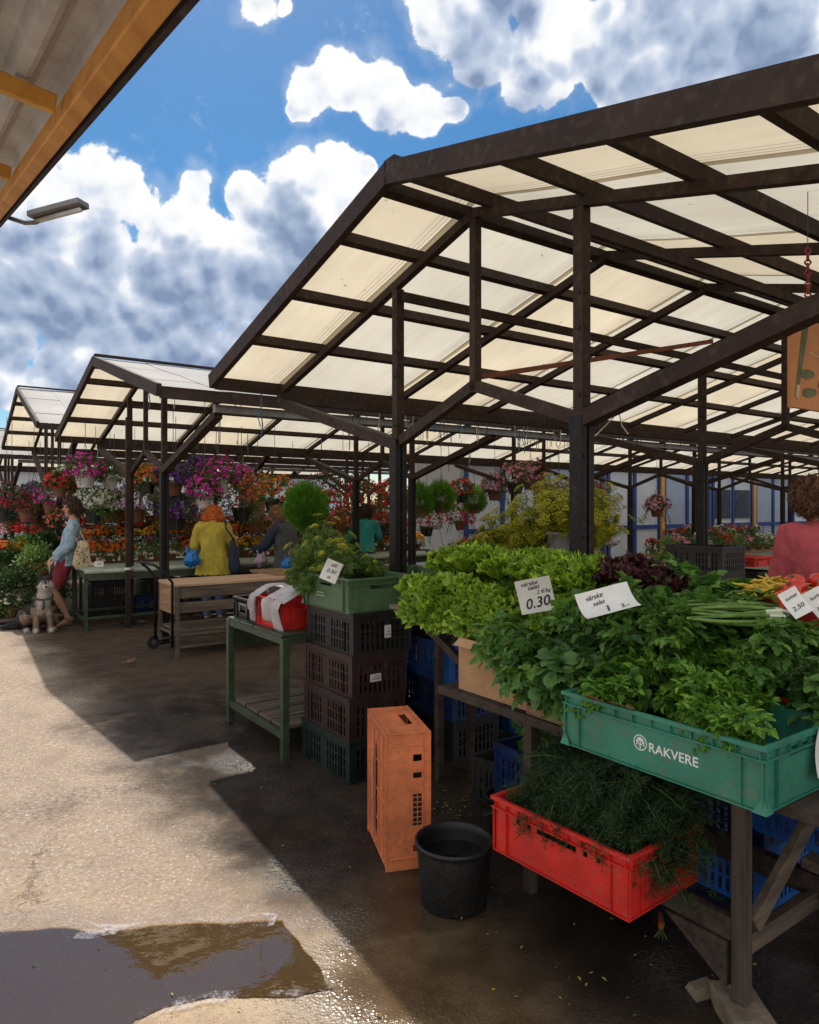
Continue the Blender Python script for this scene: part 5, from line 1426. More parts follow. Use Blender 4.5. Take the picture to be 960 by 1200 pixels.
# ---- dill
DM = [dill_mesh(70+i, n=20, L=.26, spread=1.2, droop=1.1, up=.35).mesh('dill_bunch', [M['dill'], M['dill_stem'], M['dill_flower']]) for i in range(3)]
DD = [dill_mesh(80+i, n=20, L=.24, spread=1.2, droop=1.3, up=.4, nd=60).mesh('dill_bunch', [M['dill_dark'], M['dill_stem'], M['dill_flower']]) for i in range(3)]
for i in range(34):
    x = rn.uniform(-.22, .17); y = rn.uniform(-.02, .17)
    p = REDC + gx*x + rx*y + Vector((0, 0, .13+rn.uniform(0, .20)))
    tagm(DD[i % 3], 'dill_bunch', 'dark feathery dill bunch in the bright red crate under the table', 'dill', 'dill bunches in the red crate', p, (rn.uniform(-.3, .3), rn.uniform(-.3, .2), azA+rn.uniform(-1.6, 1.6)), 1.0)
for i in range(13):
    p = at(rn.uniform(845, 1010), 0, 1); a = rn.uniform(-.30, .02); b = rn.uniform(-2.6, -2.0)
    tagm(DM[i % 3], 'dill_bunch', 'feathery green dill bunch on the shelf at the right edge of the stall', 'dill', 'dill bunches on the shelf', W(a, b, 1.03+rn.uniform(0, .03)), (rn.uniform(-.3, .3), rn.uniform(0, .25), azA+rn.uniform(-1.2, 1.2)), .85)
# ---- spring onions
MM('onion_white', (0.62, 0.66, 0.50), 0.35, 0.1)
def onions(seed):
    rn_ = random.Random(seed); m = MB()
    for i in range(9):
        y = rn_.uniform(-.035, .035); z = rn_.uniform(0, .03); pts = []
        for k in range(9): pts.append((k*.055, y*(1+.12*k)+.012*math.sin(k*.6+i), z+.014*math.sin(k*.45+i*.7)))
        m.cur = 1; m.tube(pts[:2], [.008, .0065], 8); m.cur = 0; m.tube(pts[1:], [.0065, .006, .0065, .0065, .006, .005, .004, .0015], 7)
    return m
OM = [onions(i).mesh('spring_onion_bunch', [M['onion_green'], M['onion_white']]) for i in range(2)]
for i, (u, v, Y, dr) in enumerate(((922, 717, 2.52, 0), (915, 722, 2.48, .06), (928, 713, 2.58, -.05))):
    tagm(OM[i % 2], 'spring_onion_bunch', 'bunch of spring onions lying with white ends to the right in front of the beans', 'spring onions', 'spring onion bunches', at(u, v, Y)-Vector((0, 0, .015)), (0, 0, PI-.1+dr), 1.0)
# ---- yellow beans (each a pod) and their red tray
RT = thing('shallow_crate', 'shallow red tray under the yellow wax beans', 'tray', at(905, 722, 2.70), TH)
solid_crate(0.30, 0.30, 0.085, [], [], ribs=False).build('tray_body', M['crate_red'], RT, (0.1, 0.0, 0.0))
MM('bean_yellow', (0.62, 0.42, 0.035), 0.4, 0.2, 20, trans=.1)
def pod(seed):
    rn_ = random.Random(seed); m = MB(); c = rn_.uniform(.01, .03); m.tube([(x*.12-.06, c*(1-4*(x-.5)**2)-c/2, 0) for x in (0, .08, .25, .5, .75, .92, 1)], [.001, .0035, .0052, .0055, .0052, .0035, .0008], 7); return m
BM_ = [pod(i).mesh('bean_pod', M['bean_yellow']) for i in range(3)]
for me in BM_: me.polygons.foreach_set('use_smooth', [True]*len(me.polygons))
for i in range(150):
    r = math.sqrt(rn.random()); th_ = rn.uniform(0, 2*PI)
    p = at(908, 694, 2.70) + Vector((0.12*r*math.cos(th_), .11*r*math.sin(th_), .045*(1-r*r)+rn.uniform(-.02, .006)))
    tagm(BM_[i % 3], 'bean_pod', 'yellow wax bean in the heap beside the tomatoes', 'bean', 'yellow wax beans', p, (rn.uniform(-.4, .4), rn.uniform(-.4, .4), rn.uniform(0, 6.28)), rn.uniform(.8, 1.1))
# ---- tomatoes
MM('tomato', (0.62, 0.030, 0.014), 0.22, 0.18, 5, spec=.6, coat=.2); MM('calyx', (0.05, 0.12, 0.02), .6)
tt = thing('tomato', 'x', 'tomato', (0, 0, 0))
m = MB(); m.ell((0, 0, .036), (.044, .044, .036), 24, 14)
for i, v in enumerate(m.v):
    q = Vector(v); d = math.hypot(q.x, q.y); a = math.atan2(q.y, q.x); f = 1+.035*math.cos(5*a)*(d/.044)
    m.v[i] = (q.x*f, q.y*f, q.z-(.010*max(0, 1-d/.018) if q.z > .05 else 0))
m.build('fruit', M['tomato'], tt, smooth=True)
m = MB()
for k in range(5):
    a = k*2*PI/5; c, s_ = math.cos(a), math.sin(a); m.add([(-.004*s_, .004*c, .066), (.004*s_, -.004*c, .066), (.02*c, .02*s_, .070)], [(0, 1, 2)])
m.tube([(0, 0, .062), (.002, 0, .078)], .002, 6); m.build('calyx', M['calyx'], tt)
lst = []
for u, v, Y in ((915, 703, 2.5), (938, 706, 2.45), (962, 703, 2.42), (985, 704, 2.4), (925, 690, 2.6), (950, 690, 2.52), (975, 690, 2.5), (1000, 692, 2.5), (940, 684, 2.66), (962, 679, 2.6), (990, 682, 2.55), (905, 697, 2.62), (918, 686, 2.7), (955, 700, 2.62)):
    lst.append(at(u+16, v-3, Y))
for i, p in enumerate(lst):
    rr = (rn.uniform(-.7, .7), rn.uniform(-.7, .7), rn.uniform(0, 6)); lb = 'large ripe red tomato in the pile at the right edge of the stall'
    if i == 0: place(tt, p-Vector((0, 0, .036)), rot=rr, label=lb, group='ripe tomatoes')
    else: dup(tt, p-Vector((0, 0, .036)), rot=rr, label=lb, group='ripe tomatoes')
RT2 = thing('shallow_crate', 'red crate under the tomatoes at the right edge', 'crate', at(985, 732, 2.6), TH)
solid_crate(0.42, 0.36, 0.10, [], [], ribs=False).build('crate_body', M['crate_red'], RT2)
RT3 = thing('shallow_crate', 'low red tray showing between the parsley and the dill', 'crate', W(-0.16, -1.98, 0.86), TH)
solid_crate(0.36, 0.40, 0.10, [], [], ribs=False).build('tray_body', M['crate_red'], RT3)
# ------------------------------------------------------------------ flowering plants
BL = {'red': ((0.50, 0.012, 0.012), (0.72, 0.04, 0.03)), 'darkred': ((0.16, 0.008, 0.014), (0.34, 0.015, 0.02)), 'orange': ((0.62, 0.13, 0.012), (0.80, 0.24, 0.02)),
      'yellow': ((0.66, 0.30, 0.015), (0.80, 0.45, 0.03)), 'magenta': ((0.42, 0.015, 0.20), (0.66, 0.06, 0.38)), 'purple': ((0.13, 0.02, 0.26), (0.26, 0.06, 0.46)),
      'white': ((0.62, 0.60, 0.50), (0.78, 0.76, 0.68)), 'pink': ((0.62, 0.16, 0.26), (0.76, 0.42, 0.50)), 'lilac': ((0.46, 0.24, 0.44), (0.66, 0.46, 0.62)), 'coral': ((0.56, 0.08, 0.04), (0.72, 0.20, 0.12))}
NAMEOF = {'darkred': 'dark red', 'coral': 'coral'}
for k, (c1, c2) in BL.items(): M['bloom_'+k] = mat('bloom_'+k, c1, 0.6, 0.2, 25, 0, trans=0.25, col2=c2, island=0.25)
def leaf_cloud(seed, R, H, n, size, c=(0, 0, 0), shell=0.55, low=-0.6):
    rn_ = random.Random(seed); m = MB(); c = Vector(c)
    for i in range(n):
        while True:
            d = Vector((rn_.gauss(0, 1), rn_.gauss(0, 1), rn_.gauss(0, 1))).normalized()
            if d.z > low: break
        f = shell+(1-shell)*rn_.random()**0.6
        lump = 1+0.24*mnoise.noise(d*2.6+Vector((seed, 0, 0)))
        p = c + Vector((d.x*R, d.y*R, d.z*H))*f*lump
        a = (d + Vector((rn_.uniform(-1, 1), rn_.uniform(-1, 1), rn_.uniform(-.8, .8)))*.9).normalized()
        x = a; y = x.cross(Vector((rn_.uniform(-1, 1), rn_.uniform(-1, 1), 1))).normalized(); s = size*rn_.uniform(.6, 1.25); up_ = x.cross(y)
        m.add([p, p+x*s*.5+y*s*.28+up_*s*.06, p+x*s, p+x*s*.5-y*s*.28+up_*s*.06], [(0, 1, 2, 3)])
    return m
def bloom_cloud(seed, R, H, n, size, c=(0, 0, 0), low=-0.4, top=False):
    rn_ = random.Random(seed+100); m = MB(); c = Vector(c)
    for i in range(n):
        while True:
            d = Vector((rn_.gauss(0, 1), rn_.gauss(0, 1), rn_.gauss(0, 1))).normalized()
            if d.z > (0.25 if top else low) and (top or mnoise.noise(d*3.3+Vector((seed*1.7, 5, 0))) > -.12+rn_.uniform(-.15, .15)): break
        lump = 1+0.24*mnoise.noise(d*2.6+Vector((seed, 0, 0)))
        p = c + Vector((d.x*R, d.y*R, d.z*H))*rn_.uniform(.92, 1.1)*lump
        nrm = (d + Vector((rn_.uniform(-1, 1), rn_.uniform(-1, 1), rn_.uniform(-.5, .8)))*.5).normalized(); x = nrm.orthogonal().normalized(); y = nrm.cross(x); s = size*rn_.uniform(.7, 1.2)
        vs = [p - nrm*s*.25]; k = 10; ph = rn_.uniform(0, 6)
        for j in range(k):
            r = s*(1.0 if j % 2 == 0 else .66); t = 2*PI*j/k+ph; vs.append(p + x*r*math.cos(t) + y*r*math.sin(t) + nrm*s*.12)
        m.add(vs, [(0, 1+j, 1+(j+1) % k) for j in range(k)])
    return m
def needle_ball(seed, R, n, c):
    rn_ = random.Random(seed); m = MB(); c = Vector(c)
    for i in range(n):
        d = Vector((rn_.gauss(0, 1), rn_.gauss(0, 1), rn_.gauss(0, 1))).normalized(); lump = 1+.20*mnoise.noise(d*2.6+Vector((seed, 0, 0)))+.10*mnoise.noise(d*7)
        p = c + Vector((d.x, d.y, d.z*1.12))*R*lump*rn_.uniform(.55, .96); e = (d+Vector((0, 0, .7))+Vector((rn_.uniform(-1, 1), rn_.uniform(-1, 1), rn_.uniform(-1, 1)))*.35).normalized()*rn_.uniform(.04, .075)
        y = e.cross(Vector((rn_.uniform(-1, 1), rn_.uniform(-1, 1), .2))).normalized()*.0042
        m.add([p-y, p+y, p+e], [(0, 1, 2)])
    return m
_cache = {}
def cm(key, fn):
    if key not in _cache: _cache[key] = fn()
    return _cache[key]
def basket(kind, p, R=0.30, pot='pot_white', fol='foliage_mid', nb=110, top=None, seed=1, wires=True):
    col = kind; nm = NAMEOF.get(kind, kind)
    t = thing('hanging_basket', '', 'hanging basket', p, rnd.uniform(0, 6), 'hanging baskets under the canopies')
    v = seed % 2
    if fol == 'kochia': link('foliage', cm(('k', R), lambda: needle_ball(5, R*.95, 8000, (0, 0, 0)).mesh('foliage', M[fol])), t)
    else: link('foliage', cm(('f', fol, R, v), lambda: leaf_cloud(seed, R*.95, R*.8, 620, .055, (0, 0, 0)).mesh('foliage', M[fol])), t)
    if kind: link('blossoms', cm(('b', kind, R, v, nb), lambda: bloom_cloud(seed, R, R*.85, nb, .034).mesh('blossoms', M['bloom_'+kind])), t)
    if kind:
        def trail():
            m = MB(); rr = random.Random(seed+50)
            for k in range(16):
                a = rr.uniform(0, 6.28); r0 = R*.7; p0 = Vector((r0*math.cos(a), r0*math.sin(a), -R*.15)); L = R*rr.uniform(.5, 1.5); pts = [p0+Vector((math.cos(a)*.03*j, math.sin(a)*.03*j, -L*j/4)) for j in range(5)]
                m.tube(pts, .0025, 3, cap=False)
                for q in range(12):
                    f = rr.random()*4; c = pts[int(f)].lerp(pts[min(4, int(f)+1)], f-int(f)); e = Vector((rr.uniform(-1, 1), rr.uniform(-1, 1), rr.uniform(-.6, .4))).normalized()*.045; y = e.cross(Vector((0, .2, 1))).normalized()*.013
                    m.add([c, c+e*.5+y, c+e, c+e*.5-y], [(0, 1, 2, 3)])
            return m.mesh('trailing_shoots', M[fol])
        link('trailing_shoots', cm(('t', fol, R, v), trail), t)
    def potm():
        m = MB(); q = min(R, .3)*.52; m.lathe([(0, -q*1.35), (q*.72, -q*1.35), (q, -.02), (q*1.08, -.02), (q*1.08, .01), (q*.98, .01), (0, -.01)], 20, (0, 0, -R*.28)); return m.mesh('pot', M[pot])
    link('pot', cm(('p', pot, R), potm), t)
    if wires and top:
        m = MB(); hz = top-p.z
        for k in range(3):
            a = k*2*PI/3; q = min(R, .3)*.52; m.tube([(q*math.cos(a), q*math.sin(a), -R*.28), (0, 0, min(.38, hz*.8))], .0035, 4)
        m.tube([(0, 0, min(.38, hz*.8)), (0, 0, hz)], .0045, 4); m.build('hanger', M['wire'], t)
    return t
def roof_z(p):
    d = Vector((p.x-AX, p.y-AY)); b = d.x*GX+d.y*GY
    if abs(b-6.106) < 2.7: return 3.385-.265*abs(b-6.106)-.04
    if abs(b) < 2.7: return 3.385-.265*abs(b)-.04
    if abs(b-12.3) < 2.6: return 3.86-.348*abs(b-12.3)-.04
    return 2.66
BK = [(8,588,11.6,'darkred',.34,0),(14,602,11.9,'red',.30,0),(34,590,11.2,'darkred',.30,0),(40,578,12.2,'purple',.22,0),(47,603,11.4,'darkred',.30,0),(62,582,11.0,'magenta',.28,0),(55,612,11.6,'purple',.24,0),
 (70,566,10.4,'red',.20,0),(84,560,10.8,'white',.24,0),(74,610,10.9,'coral',.24,0),(100,550,10.2,'magenta',.27,1),(129,556,10.6,None,.22,1),(112,590,10.5,'white',.31,0),(134,592,10.9,'white',.28,0),(158,588,10.8,'lilac',.34,0),
 (172,560,10.4,'orange',.24,0),(160,612,11.4,'red',.22,0),(203,560,10.4,'purple',.27,0),(206,598,10.6,'purple',.30,0),(190,580,11.4,'white',.22,0),(240,576,10.1,'magenta',.24,1),(256,556,10.5,'magenta',.30,1),(232,550,11.3,'purple',.24,0),
 (226,604,11.5,'pink',.27,0),(283,588,11.4,'coral',.36,0),(302,604,12.0,'coral',.36,0),(300,568,12.4,'coral',.26,0),(322,578,10.9,'orange',.34,0),(343,604,12.5,'coral',.34,0),(280,558,12.8,'magenta',.26,0),
 (388,592,13.2,'red',.36,0),(402,612,12.4,'coral',.30,0),(432,586,12.6,'red',.40,0),(446,606,13.5,'red',.34,0),(418,572,14.0,'darkred',.34,0),(458,576,14.4,'red',.30,0),(380,572,14.5,'darkred',.40,0),
 (491,587,11.5,None,.27,0),(517,583,11.7,None,.26,0),(541,574,14.0,'coral',.26,0),(556,586,15.5,None,.30,0),(540,606,17,'red',.36,0),(604,560,13.0,'pink',.32,0),(622,556,13.6,'pink',.30,0),(580,570,14.5,'pink',.30,0),(500,612,16,'red',.4,0),
 (655,580,17,'pink',.36,0),(770,592,14.6,'pink',.25,0),(694,575,17,'coral',.3,0)]
for i, (u, v, Y, kind, R, wp) in enumerate(BK):
    p = at(u, v, Y)
    fol = 'kochia' if kind is None and u > 400 else ('foliage_light' if kind in ('orange', 'white', None) else 'foliage_mid')
    if kind in ('darkred',): fol = 'foliage_dark'
    t = basket(kind, p, R, 'pot_white' if wp else ('pot_clay' if i % 3 else 'rubber'), fol, 150 if kind in ('magenta', 'white', 'purple', 'lilac', 'red', 'pink') else 110, roof_z(p), seed=i)
    side = ('left of the woman in denim' if u < 60 else 'above the woman in denim' if u < 110 else 'over the green bench' if u < 225 else 'over the woman in yellow' if u < 275 else
            'above the woman in charcoal' if u < 370 else 'behind the person in teal' if u < 470 else 'between the two tall posts' if u < 665 else 'in front of the blue framed kiosks')
    if kind: t['label'] = f"{'big' if R > .33 else 'small' if R < .25 else 'full'} hanging basket of {NAMEOF.get(kind, kind)} blossoms {'in a white pot ' if wp else ''}{side}"
    else: t['label'] = f"hanging basket of plain green foliage {'in a white pot ' if wp else ''}{side}"

# potted plants on the racks
def potted(kind, R=.13, H=.15, seed=1, fol='foliage_mid', nb=26):
    t = thing('potted_plant', '', 'potted plant', (0, 0, 0))
    m = cm(('pp', 1), lambda: (lambda q: (q.lathe([(0, 0), (.045, 0), (.062, .085), (.066, .085), (.066, .095), (.0, .088)], 12), q)[1])(MB()).mesh('pot', M['pot_clay']))
    link('pot', m, t)
    link('foliage', cm(('pf', fol, R, H, seed % 3), lambda: leaf_cloud(seed, R, H, 260, .045, (0, 0, .13), .35).mesh('foliage', M[fol])), t)
    if kind: link('blossoms', cm(('pb', kind, R, H, seed % 3, nb), lambda: bloom_cloud(seed, R*.95, H, nb, .033, (0, 0, .14), top=True).mesh('blossoms', M['bloom_'+kind])), t)
    return t
protos = {}
def put_potted(kind, p, fol, label, group, seed, R=.13, H=.15, nb=26, sc=1.0):
    k = (kind, fol, R, H, seed % 3, nb)
    if k not in protos:
        o = potted(kind, R, H, seed, fol, nb); protos[k] = o
        place(o, p, rnd.uniform(0, 6), sc, label=label, group=group)
    else: o = dup(protos[k], p, rnd.uniform(0, 6), label, group, scale=sc)
    return o
rows = [ # rack origin a,b ; length ; tiers (z, depth index, colours cycle, foliage, words)
 (-0.7, 7.75, 6.2, [(0.78, .2, ['orange', None, 'orange', 'yellow', None], 'foliage_light', 'lowest tier of the rack behind the green bench'),
                    (0.98, .62, ['orange', 'yellow', 'orange', 'orange'], 'foliage_mid', 'middle tier of the rack behind the green bench'),
                    (1.18, 1.04, ['red', 'orange', 'red', 'pink', 'white'], 'foliage_dark', 'top tier of the rack behind the green bench')]),
 (-3.6, 7.6, 2.6, [(0.10, .2, [None, None, 'white', None], 'foliage_light', 'ground tier of the rack left of the dog'),
                   (0.45, .62, [None, 'yellow', None, 'orange'], 'foliage_light', 'second tier of the rack left of the dog'),
                   (0.78, 1.04, ['yellow', 'orange', 'orange', 'yellow'], 'foliage_mid', 'third tier of the rack left of the dog'),
                   (1.02, 1.46, ['red', 'red', 'pink', 'red'], 'foliage_mid', 'top tier of the rack left of the dog')]),
 (-1.0, 11.2, 8.0, [(0.75, .2, ['red', 'pink', 'white', 'magenta'], 'foliage_mid', 'front tier of the rack under the farther canopy'),
                    (1.0, .62, ['coral', 'red', 'darkred', 'orange'], 'foliage_dark', 'rear tier of the rack under the farther canopy')])]
cnt = 0
for a0, b0, L, tiers in rows:
    for z, dy, cols, fol, words in tiers:
        n = int(L/.235)
        for i in range(n):
            a = a0+.14+i*(L-.28)/(n-1); kind = cols[(i//3) % len(cols)]; cnt += 1
            w_ = f"{NAMEOF.get(kind, kind)} flowering pot on the {words}" if kind else f"leafy green potted plant on the {words}"
            put_potted(kind, W(a, b0+dy+rnd.uniform(-.03, .03), z), fol, w_, 'pots on the flower racks', cnt, nb=60 if kind in ('orange', 'red', 'yellow') else 30, sc=rnd.uniform(.9, 1.15))
# seedlings on the table among the right-hand posts
for i in range(22):
    kind = [None, 'pink', None, 'white', None, 'red'][i % 6]
    w_ = 'seedling pot with ' + (kind+' flowers' if kind else 'plain leaves') + ' on the plank table between the right-hand posts'
    put_potted(kind, W(7.4+.34*(i % 11), 3.75+.34*(i//11), .80), 'foliage_light' if i % 3 == 0 else 'foliage_mid', w_, 'seedling pots on the plank table', i, sc=rnd.uniform(.8, 1.2))
for i in range(26):
    kind = [None, 'red', 'pink', None, 'coral'][i % 5]
    w_ = 'flowering pot with ' + (kind+' flowers' if kind else 'plain leaves') + ' on the pale table left of the second post'
    put_potted(kind, W(4.4+.23*(i % 13), 5.35+.3*(i//13), .80), 'foliage_mid', w_, 'pots on the pale table', i, sc=rnd.uniform(.8, 1.15))
for i in range(24):
    kind = ['red', 'pink', None, 'white'][i % 4]
    w_ = 'distant pot with ' + (kind+' flowers' if kind else 'plain leaves') + ' on the far table near the kiosks'
    put_potted(kind, W(11.7+.3*(i % 12), 6.4+.35*(i//12), .80), 'foliage_mid', w_, 'pots on the far table', i, sc=rnd.uniform(.9, 1.3))
# bushy plants on the ground at the far left
for i, (u, v, Y, s_) in enumerate(((20, 690, 9.7, 1.0), (44, 660, 9.9, .9), (62, 690, 10.2, .8), (8, 668, 10.1, 1.0), (30, 648, 10.4, .9), (-14, 690, 9.8, 1.0), (52, 640, 10.6, .7))):
    p = at(u, v, Y); t = thing('bushy_plant', '', 'plant', (p.x, p.y, 0))
    zc = p.z
    link('foliage', leaf_cloud(300+i, .30*s_, .30*s_, 900, .06, (0, 0, zc), .4).mesh('foliage', M['foliage_light' if i % 3 == 1 else ('foliage_dark' if i % 3 == 0 else 'foliage_mid')]), t)
    m = MB(); m.lathe([(0, 0), (.10, 0), (.14, .2), (.15, .2), (.15, .22), (0, .21)], 16); m.build('pot', M['pot_clay'], t)
    m = MB(); m.tube([(0, 0, .2), (.01, 0, zc)], [.012, .008], 6); m.build('stem', M['wood_brown'], t)
    t['label'] = ['dark bushy plant just left of the dog', 'pale green bush above the dog against the orange marigolds', 'green bush between the dog and the woman in denim', 'dark leafy bush near the left edge', 'green feathery bush left of the woman in denim', 'bushy plant cut by the left edge', 'small dark bush behind the denim sleeve'][i]
    t['group'] = 'bushy plants at the far left'

# round clipped ball of kochia on a stand
p = at(359, 594, 9.0); t = thing('kochia_bush', 'dense round deep green bush on a stem above the dill crate', 'bush', (p.x, p.y, 0))
link('foliage', needle_ball(3, .27, 15000, (0, 0, p.z)).mesh('foliage', M['kochia']), t)
m = MB(); m.ell((0, 0, p.z), (.19, .19, .22), 14, 10); m.build('inner_twigs', M['kochia'], t)
m = MB(); m.tube([(0, 0, .98), (0, 0, p.z-.2)], .014, 8); m.build('stem', M['wood_brown'], t)
m = MB(); m.lathe([(0, .80), (.10, .80), (.135, 1.0), (.145, 1.0), (.145, 1.02), (0, 1.01)], 20); m.build('pot', M['pot_clay'], t)
plank_table('plank table under the round clipped bush behind the dill crate', Vector((p.x, p.y, 0))-ra*.6-ga*.4, 1.6, .8, shelf=False)
t = thing('leafy_plant', 'leafy green plant under the round clipped bush', 'plant', Vector((p.x, p.y, .8))-ga*.25+ra*.08)
link('foliage', leaf_cloud(401, .22, .24, 700, .05, (0, 0, .34), .4).mesh('foliage', M['foliage_mid']), t)
m = MB(); m.lathe([(0, 0), (.07, 0), (.09, .13), (.095, .14), (0, .13)], 16); m.build('pot', M['pot_clay'], t)

# dill in flower: left sage crate, and the tall bucket of it behind the lettuce
FM = [dill_mesh(90+i, n=26, L=.22, spread=6, droop=.6, up=.8, nd=95, umbels=6, nw=.0024).mesh('dill_flower_bunch', [M['foliage_light'], M['dill_stem'], M['dill_flower']]) for i in range(3)]
gd = 'bunches of flowering dill'
for i, (u, v, Y, s_) in enumerate(((366, 668, 4.6, .80), (382, 656, 4.55, .8), (376, 640, 4.7, .72), (395, 652, 4.65, .65), (360, 692, 4.45, .62), (432, 668, 4.6, .50), (420, 662, 4.7, .45), (442, 672, 4.55, .38), (354, 682, 4.55, .6), (392, 668, 4.45, .72), (384, 676, 4.4, .6))):
    tagm(FM[i % 3], 'dill_flower_bunch', 'yellow-green flowering dill bunch in the sage crate on top of the tall stack', 'dill', gd, at(u, v, Y)-Vector((0, 0, .02)), (rn.uniform(-.3, .3), rn.uniform(-.3, .3), rn.uniform(0, 6)), s_)
st_ = thing('plant_stand', 'dark wooden stand behind the lettuce with a pale bucket of flowering dill', 'stand', W(.55, -.25, 0), TH)
m = MB(); m.box(0, .5, 0, .55, 1.2, 1.23); m.build('top_board', M['wood_dark'], st_)
for x in (.03, .47):
    for y in (.03, .52):
        m = MB(); m.box(x-.02, x+.02, y-.02, y+.02, 0, 1.199); m.build('leg', M['wood_dark'], st_)
pb = W(.78, .05, 1.231)
b_ = thing('bucket', 'pale grey bucket holding tall flowering dill behind the lettuce', 'bucket', pb)
m = MB(); m.lathe([(0, 0), (.09, 0), (.105, .19), (.112, .19), (.112, .205), (.10, .205), (.085, .01), (0, .01)], 24); m.build('bucket_body', M['cloth_white'], b_, smooth=True)
FL = [dill_mesh(95+i, n=22, L=.30, spread=6, droop=.3, up=1.1, nd=120, umbels=50, nw=.0026).mesh('tall_dill', [M['dill_flower'], M['dill_stem'], M['dill_flower']]) for i in range(2)]
for i, (da, db, dz, s_) in enumerate(((0, 0, .16, 1.0), (.03, -.05, .17, .95), (-.05, .22, -.06, 1.05), (-.12, .42, -.10, .95), (.02, .34, -.03, 1.0), (-.1, .55, -.12, .6), (.08, -.15, .05, .75), (.12, -.2, .12, .65))):
    tagm(FL[i % 2], 'tall_dill', 'tall yellow flowering dill bunch beside the thick front post', 'dill', 'tall flowering dill', pb+ra*da+ga*db+Vector((0, 0, dz)), (rn.uniform(-.2, .2), rn.uniform(-.2, .2), rn.uniform(0, 6)), s_)
# ------------------------------------------------------------------ people and the dog
MM('skin', (0.50, 0.26, 0.17), 0.5, 0.10, 12, spec=.4); MM('eye_dark', (0.015, 0.012, 0.012), .2)
MM('hair_brown', (0.055, 0.026, 0.014), 0.55, 0.45, 40, 0.6, 90); MM('hair_orange', (0.62, 0.15, 0.02), 0.5, 0.25, 40, 0.6, 90); MM('hair_light', (0.28, 0.15, 0.07), 0.5, 0.35, 40, 0.6, 90)
MM('hair_auburn', (0.13, 0.055, 0.028), 0.5, 0.5, 30, 0.7, 90)
MM('denim', (0.25, 0.34, 0.42), 0.85, 0.3, 14, 0.8, 40); MM('burgundy', (0.20, 0.016, 0.028), 0.85, 0.2, 10, 0.3, 50); MM('yellow_coat', (0.46, 0.36, 0.045), 0.85, 0.14, 9, 0.4, 40)
MM('charcoal', (0.055, 0.055, 0.062), 0.85, 0.25, 12, 0.4, 40); MM('navy', (0.02, 0.028, 0.06), 0.8, 0.25, 12, 0.3, 40); MM('pink_shirt', (0.50, 0.085, 0.105), 0.85, 0.12, 9, 0.4, 30)
MM('teal_shirt', (0.02, 0.24, 0.22), 0.8, 0.2, 9); MM('jeans', (0.05, 0.08, 0.16), 0.85, 0.3, 20, 0.3); MM('shoe', (0.03, 0.025, 0.022), 0.6); MM('sandal', (0.30, 0.17, 0.09), 0.6)
MM('tote', (0.55, 0.42, 0.27), 0.85, 0.1, 20); MM('tote_print', (0.04, 0.035, 0.035), 0.9); MM('bag_blue', (0.02, 0.22, 0.62), 0.3, 0.25, 12, 0.6, 20, trans=.25); MM('bag_lilac', (0.50, 0.36, 0.46), 0.4, 0.2, 12, 0.5, 20, trans=.2)

def head(m, c, face, r=1.0, tilt=0.0):
    """skull, jaw, nose and ears; face = direction looked at (unit, horizontal)"""
    c = Vector(c); f = Vector(face).normalized(); up_ = Vector((0, 0, 1)); s = f.cross(up_).normalized(); up2 = s.cross(f)
    def q(a, b, d): return c + s*a*r + f*b*r + up2*d*r
    capsule(m, q(0, -.015, .025), q(0, .0, -.005), .088*r, .080*r, (0.88, 1.08), f)
    capsule(m, q(0, .03, -.045), q(0, .045, -.085), .056*r, .034*r, (1.0, .95), f)
    capsule(m, q(0, .078, .012), q(0, .100, -.022), .011*r, .015*r)
    capsule(m, q(-.03, .068, .028), q(.03, .068, .028), .020*r, .020*r)
    capsule(m, q(-.02, .078, -.055), q(.02, .078, -.055), .010*r, .010*r)
    for k in (-1, 1):
        capsule(m, q(k*.080, -.01, .015), q(k*.084, -.015, -.02), .018*r, .012*r, (.5, 1), f)
        capsule(m, q(k*.045, .055, -.015), q(k*.03, .06, -.04), .024*r, .018*r)
    return s, f, up2
def eyes(t, c, face, r=1.0):
    c = Vector(c); f = Vector(face).normalized(); s = f.cross(Vector((0, 0, 1))).normalized(); u_ = s.cross(f)
    for k in (-1, 1):
        m = MB(); m.ell(c+s*k*.032*r+f*.079*r+u_*.008*r, (.011*r,)*3, 10, 8); m.build('eye', M['eye_dark'], t, smooth=True)
    MM('lips', (0.35, 0.09, 0.07), .5); m = MB(); m.tube([c+s*-.022*r+f*.083*r+u_*-.054*r, c+f*.089*r+u_*-.052*r, c+s*.022*r+f*.083*r+u_*-.054*r], .0055*r, 6); m.build('mouth', M['lips'], t, smooth=True)
def hand(m, wrist, d, n, side=1, s=1.0, curl=0.4):
    """palm, four bent unequal fingers and a thumb off the side; d forearm direction, n palm normal"""
    w = Vector(wrist); d = Vector(d).normalized(); n = Vector(n); n = (n-d*n.dot(d)).normalized(); x = d.cross(n)*side
    capsule(m, w, w+d*.075*s, .021*s, .034*s, (1.05, .5), n)
    for k, (o, L) in enumerate(((-.028, .062), (-.010, .072), (.009, .068), (.027, .052))):
        a = w+d*.085*s+x*o*s; b = a+(d*math.cos(curl*.6)+n*math.sin(curl*.6))*L*.5*s; c = b+(d*math.cos(curl*1.7)+n*math.sin(curl*1.7))*L*.5*s
        capsule(m, a-d*.01*s, b, .0098*s, .009*s); capsule(m, b, c, .009*s, .0075*s)
    a = w+d*.03*s-x*.028*s; b = a+(d*.6-x*.7+n*.3).normalized()*.04*s; c = b+(d*.9-x*.1+n*.35).normalized()*.032*s
    capsule(m, a, b, .013*s, .0105*s); capsule(m, b, c, .0105*s, .008*s)
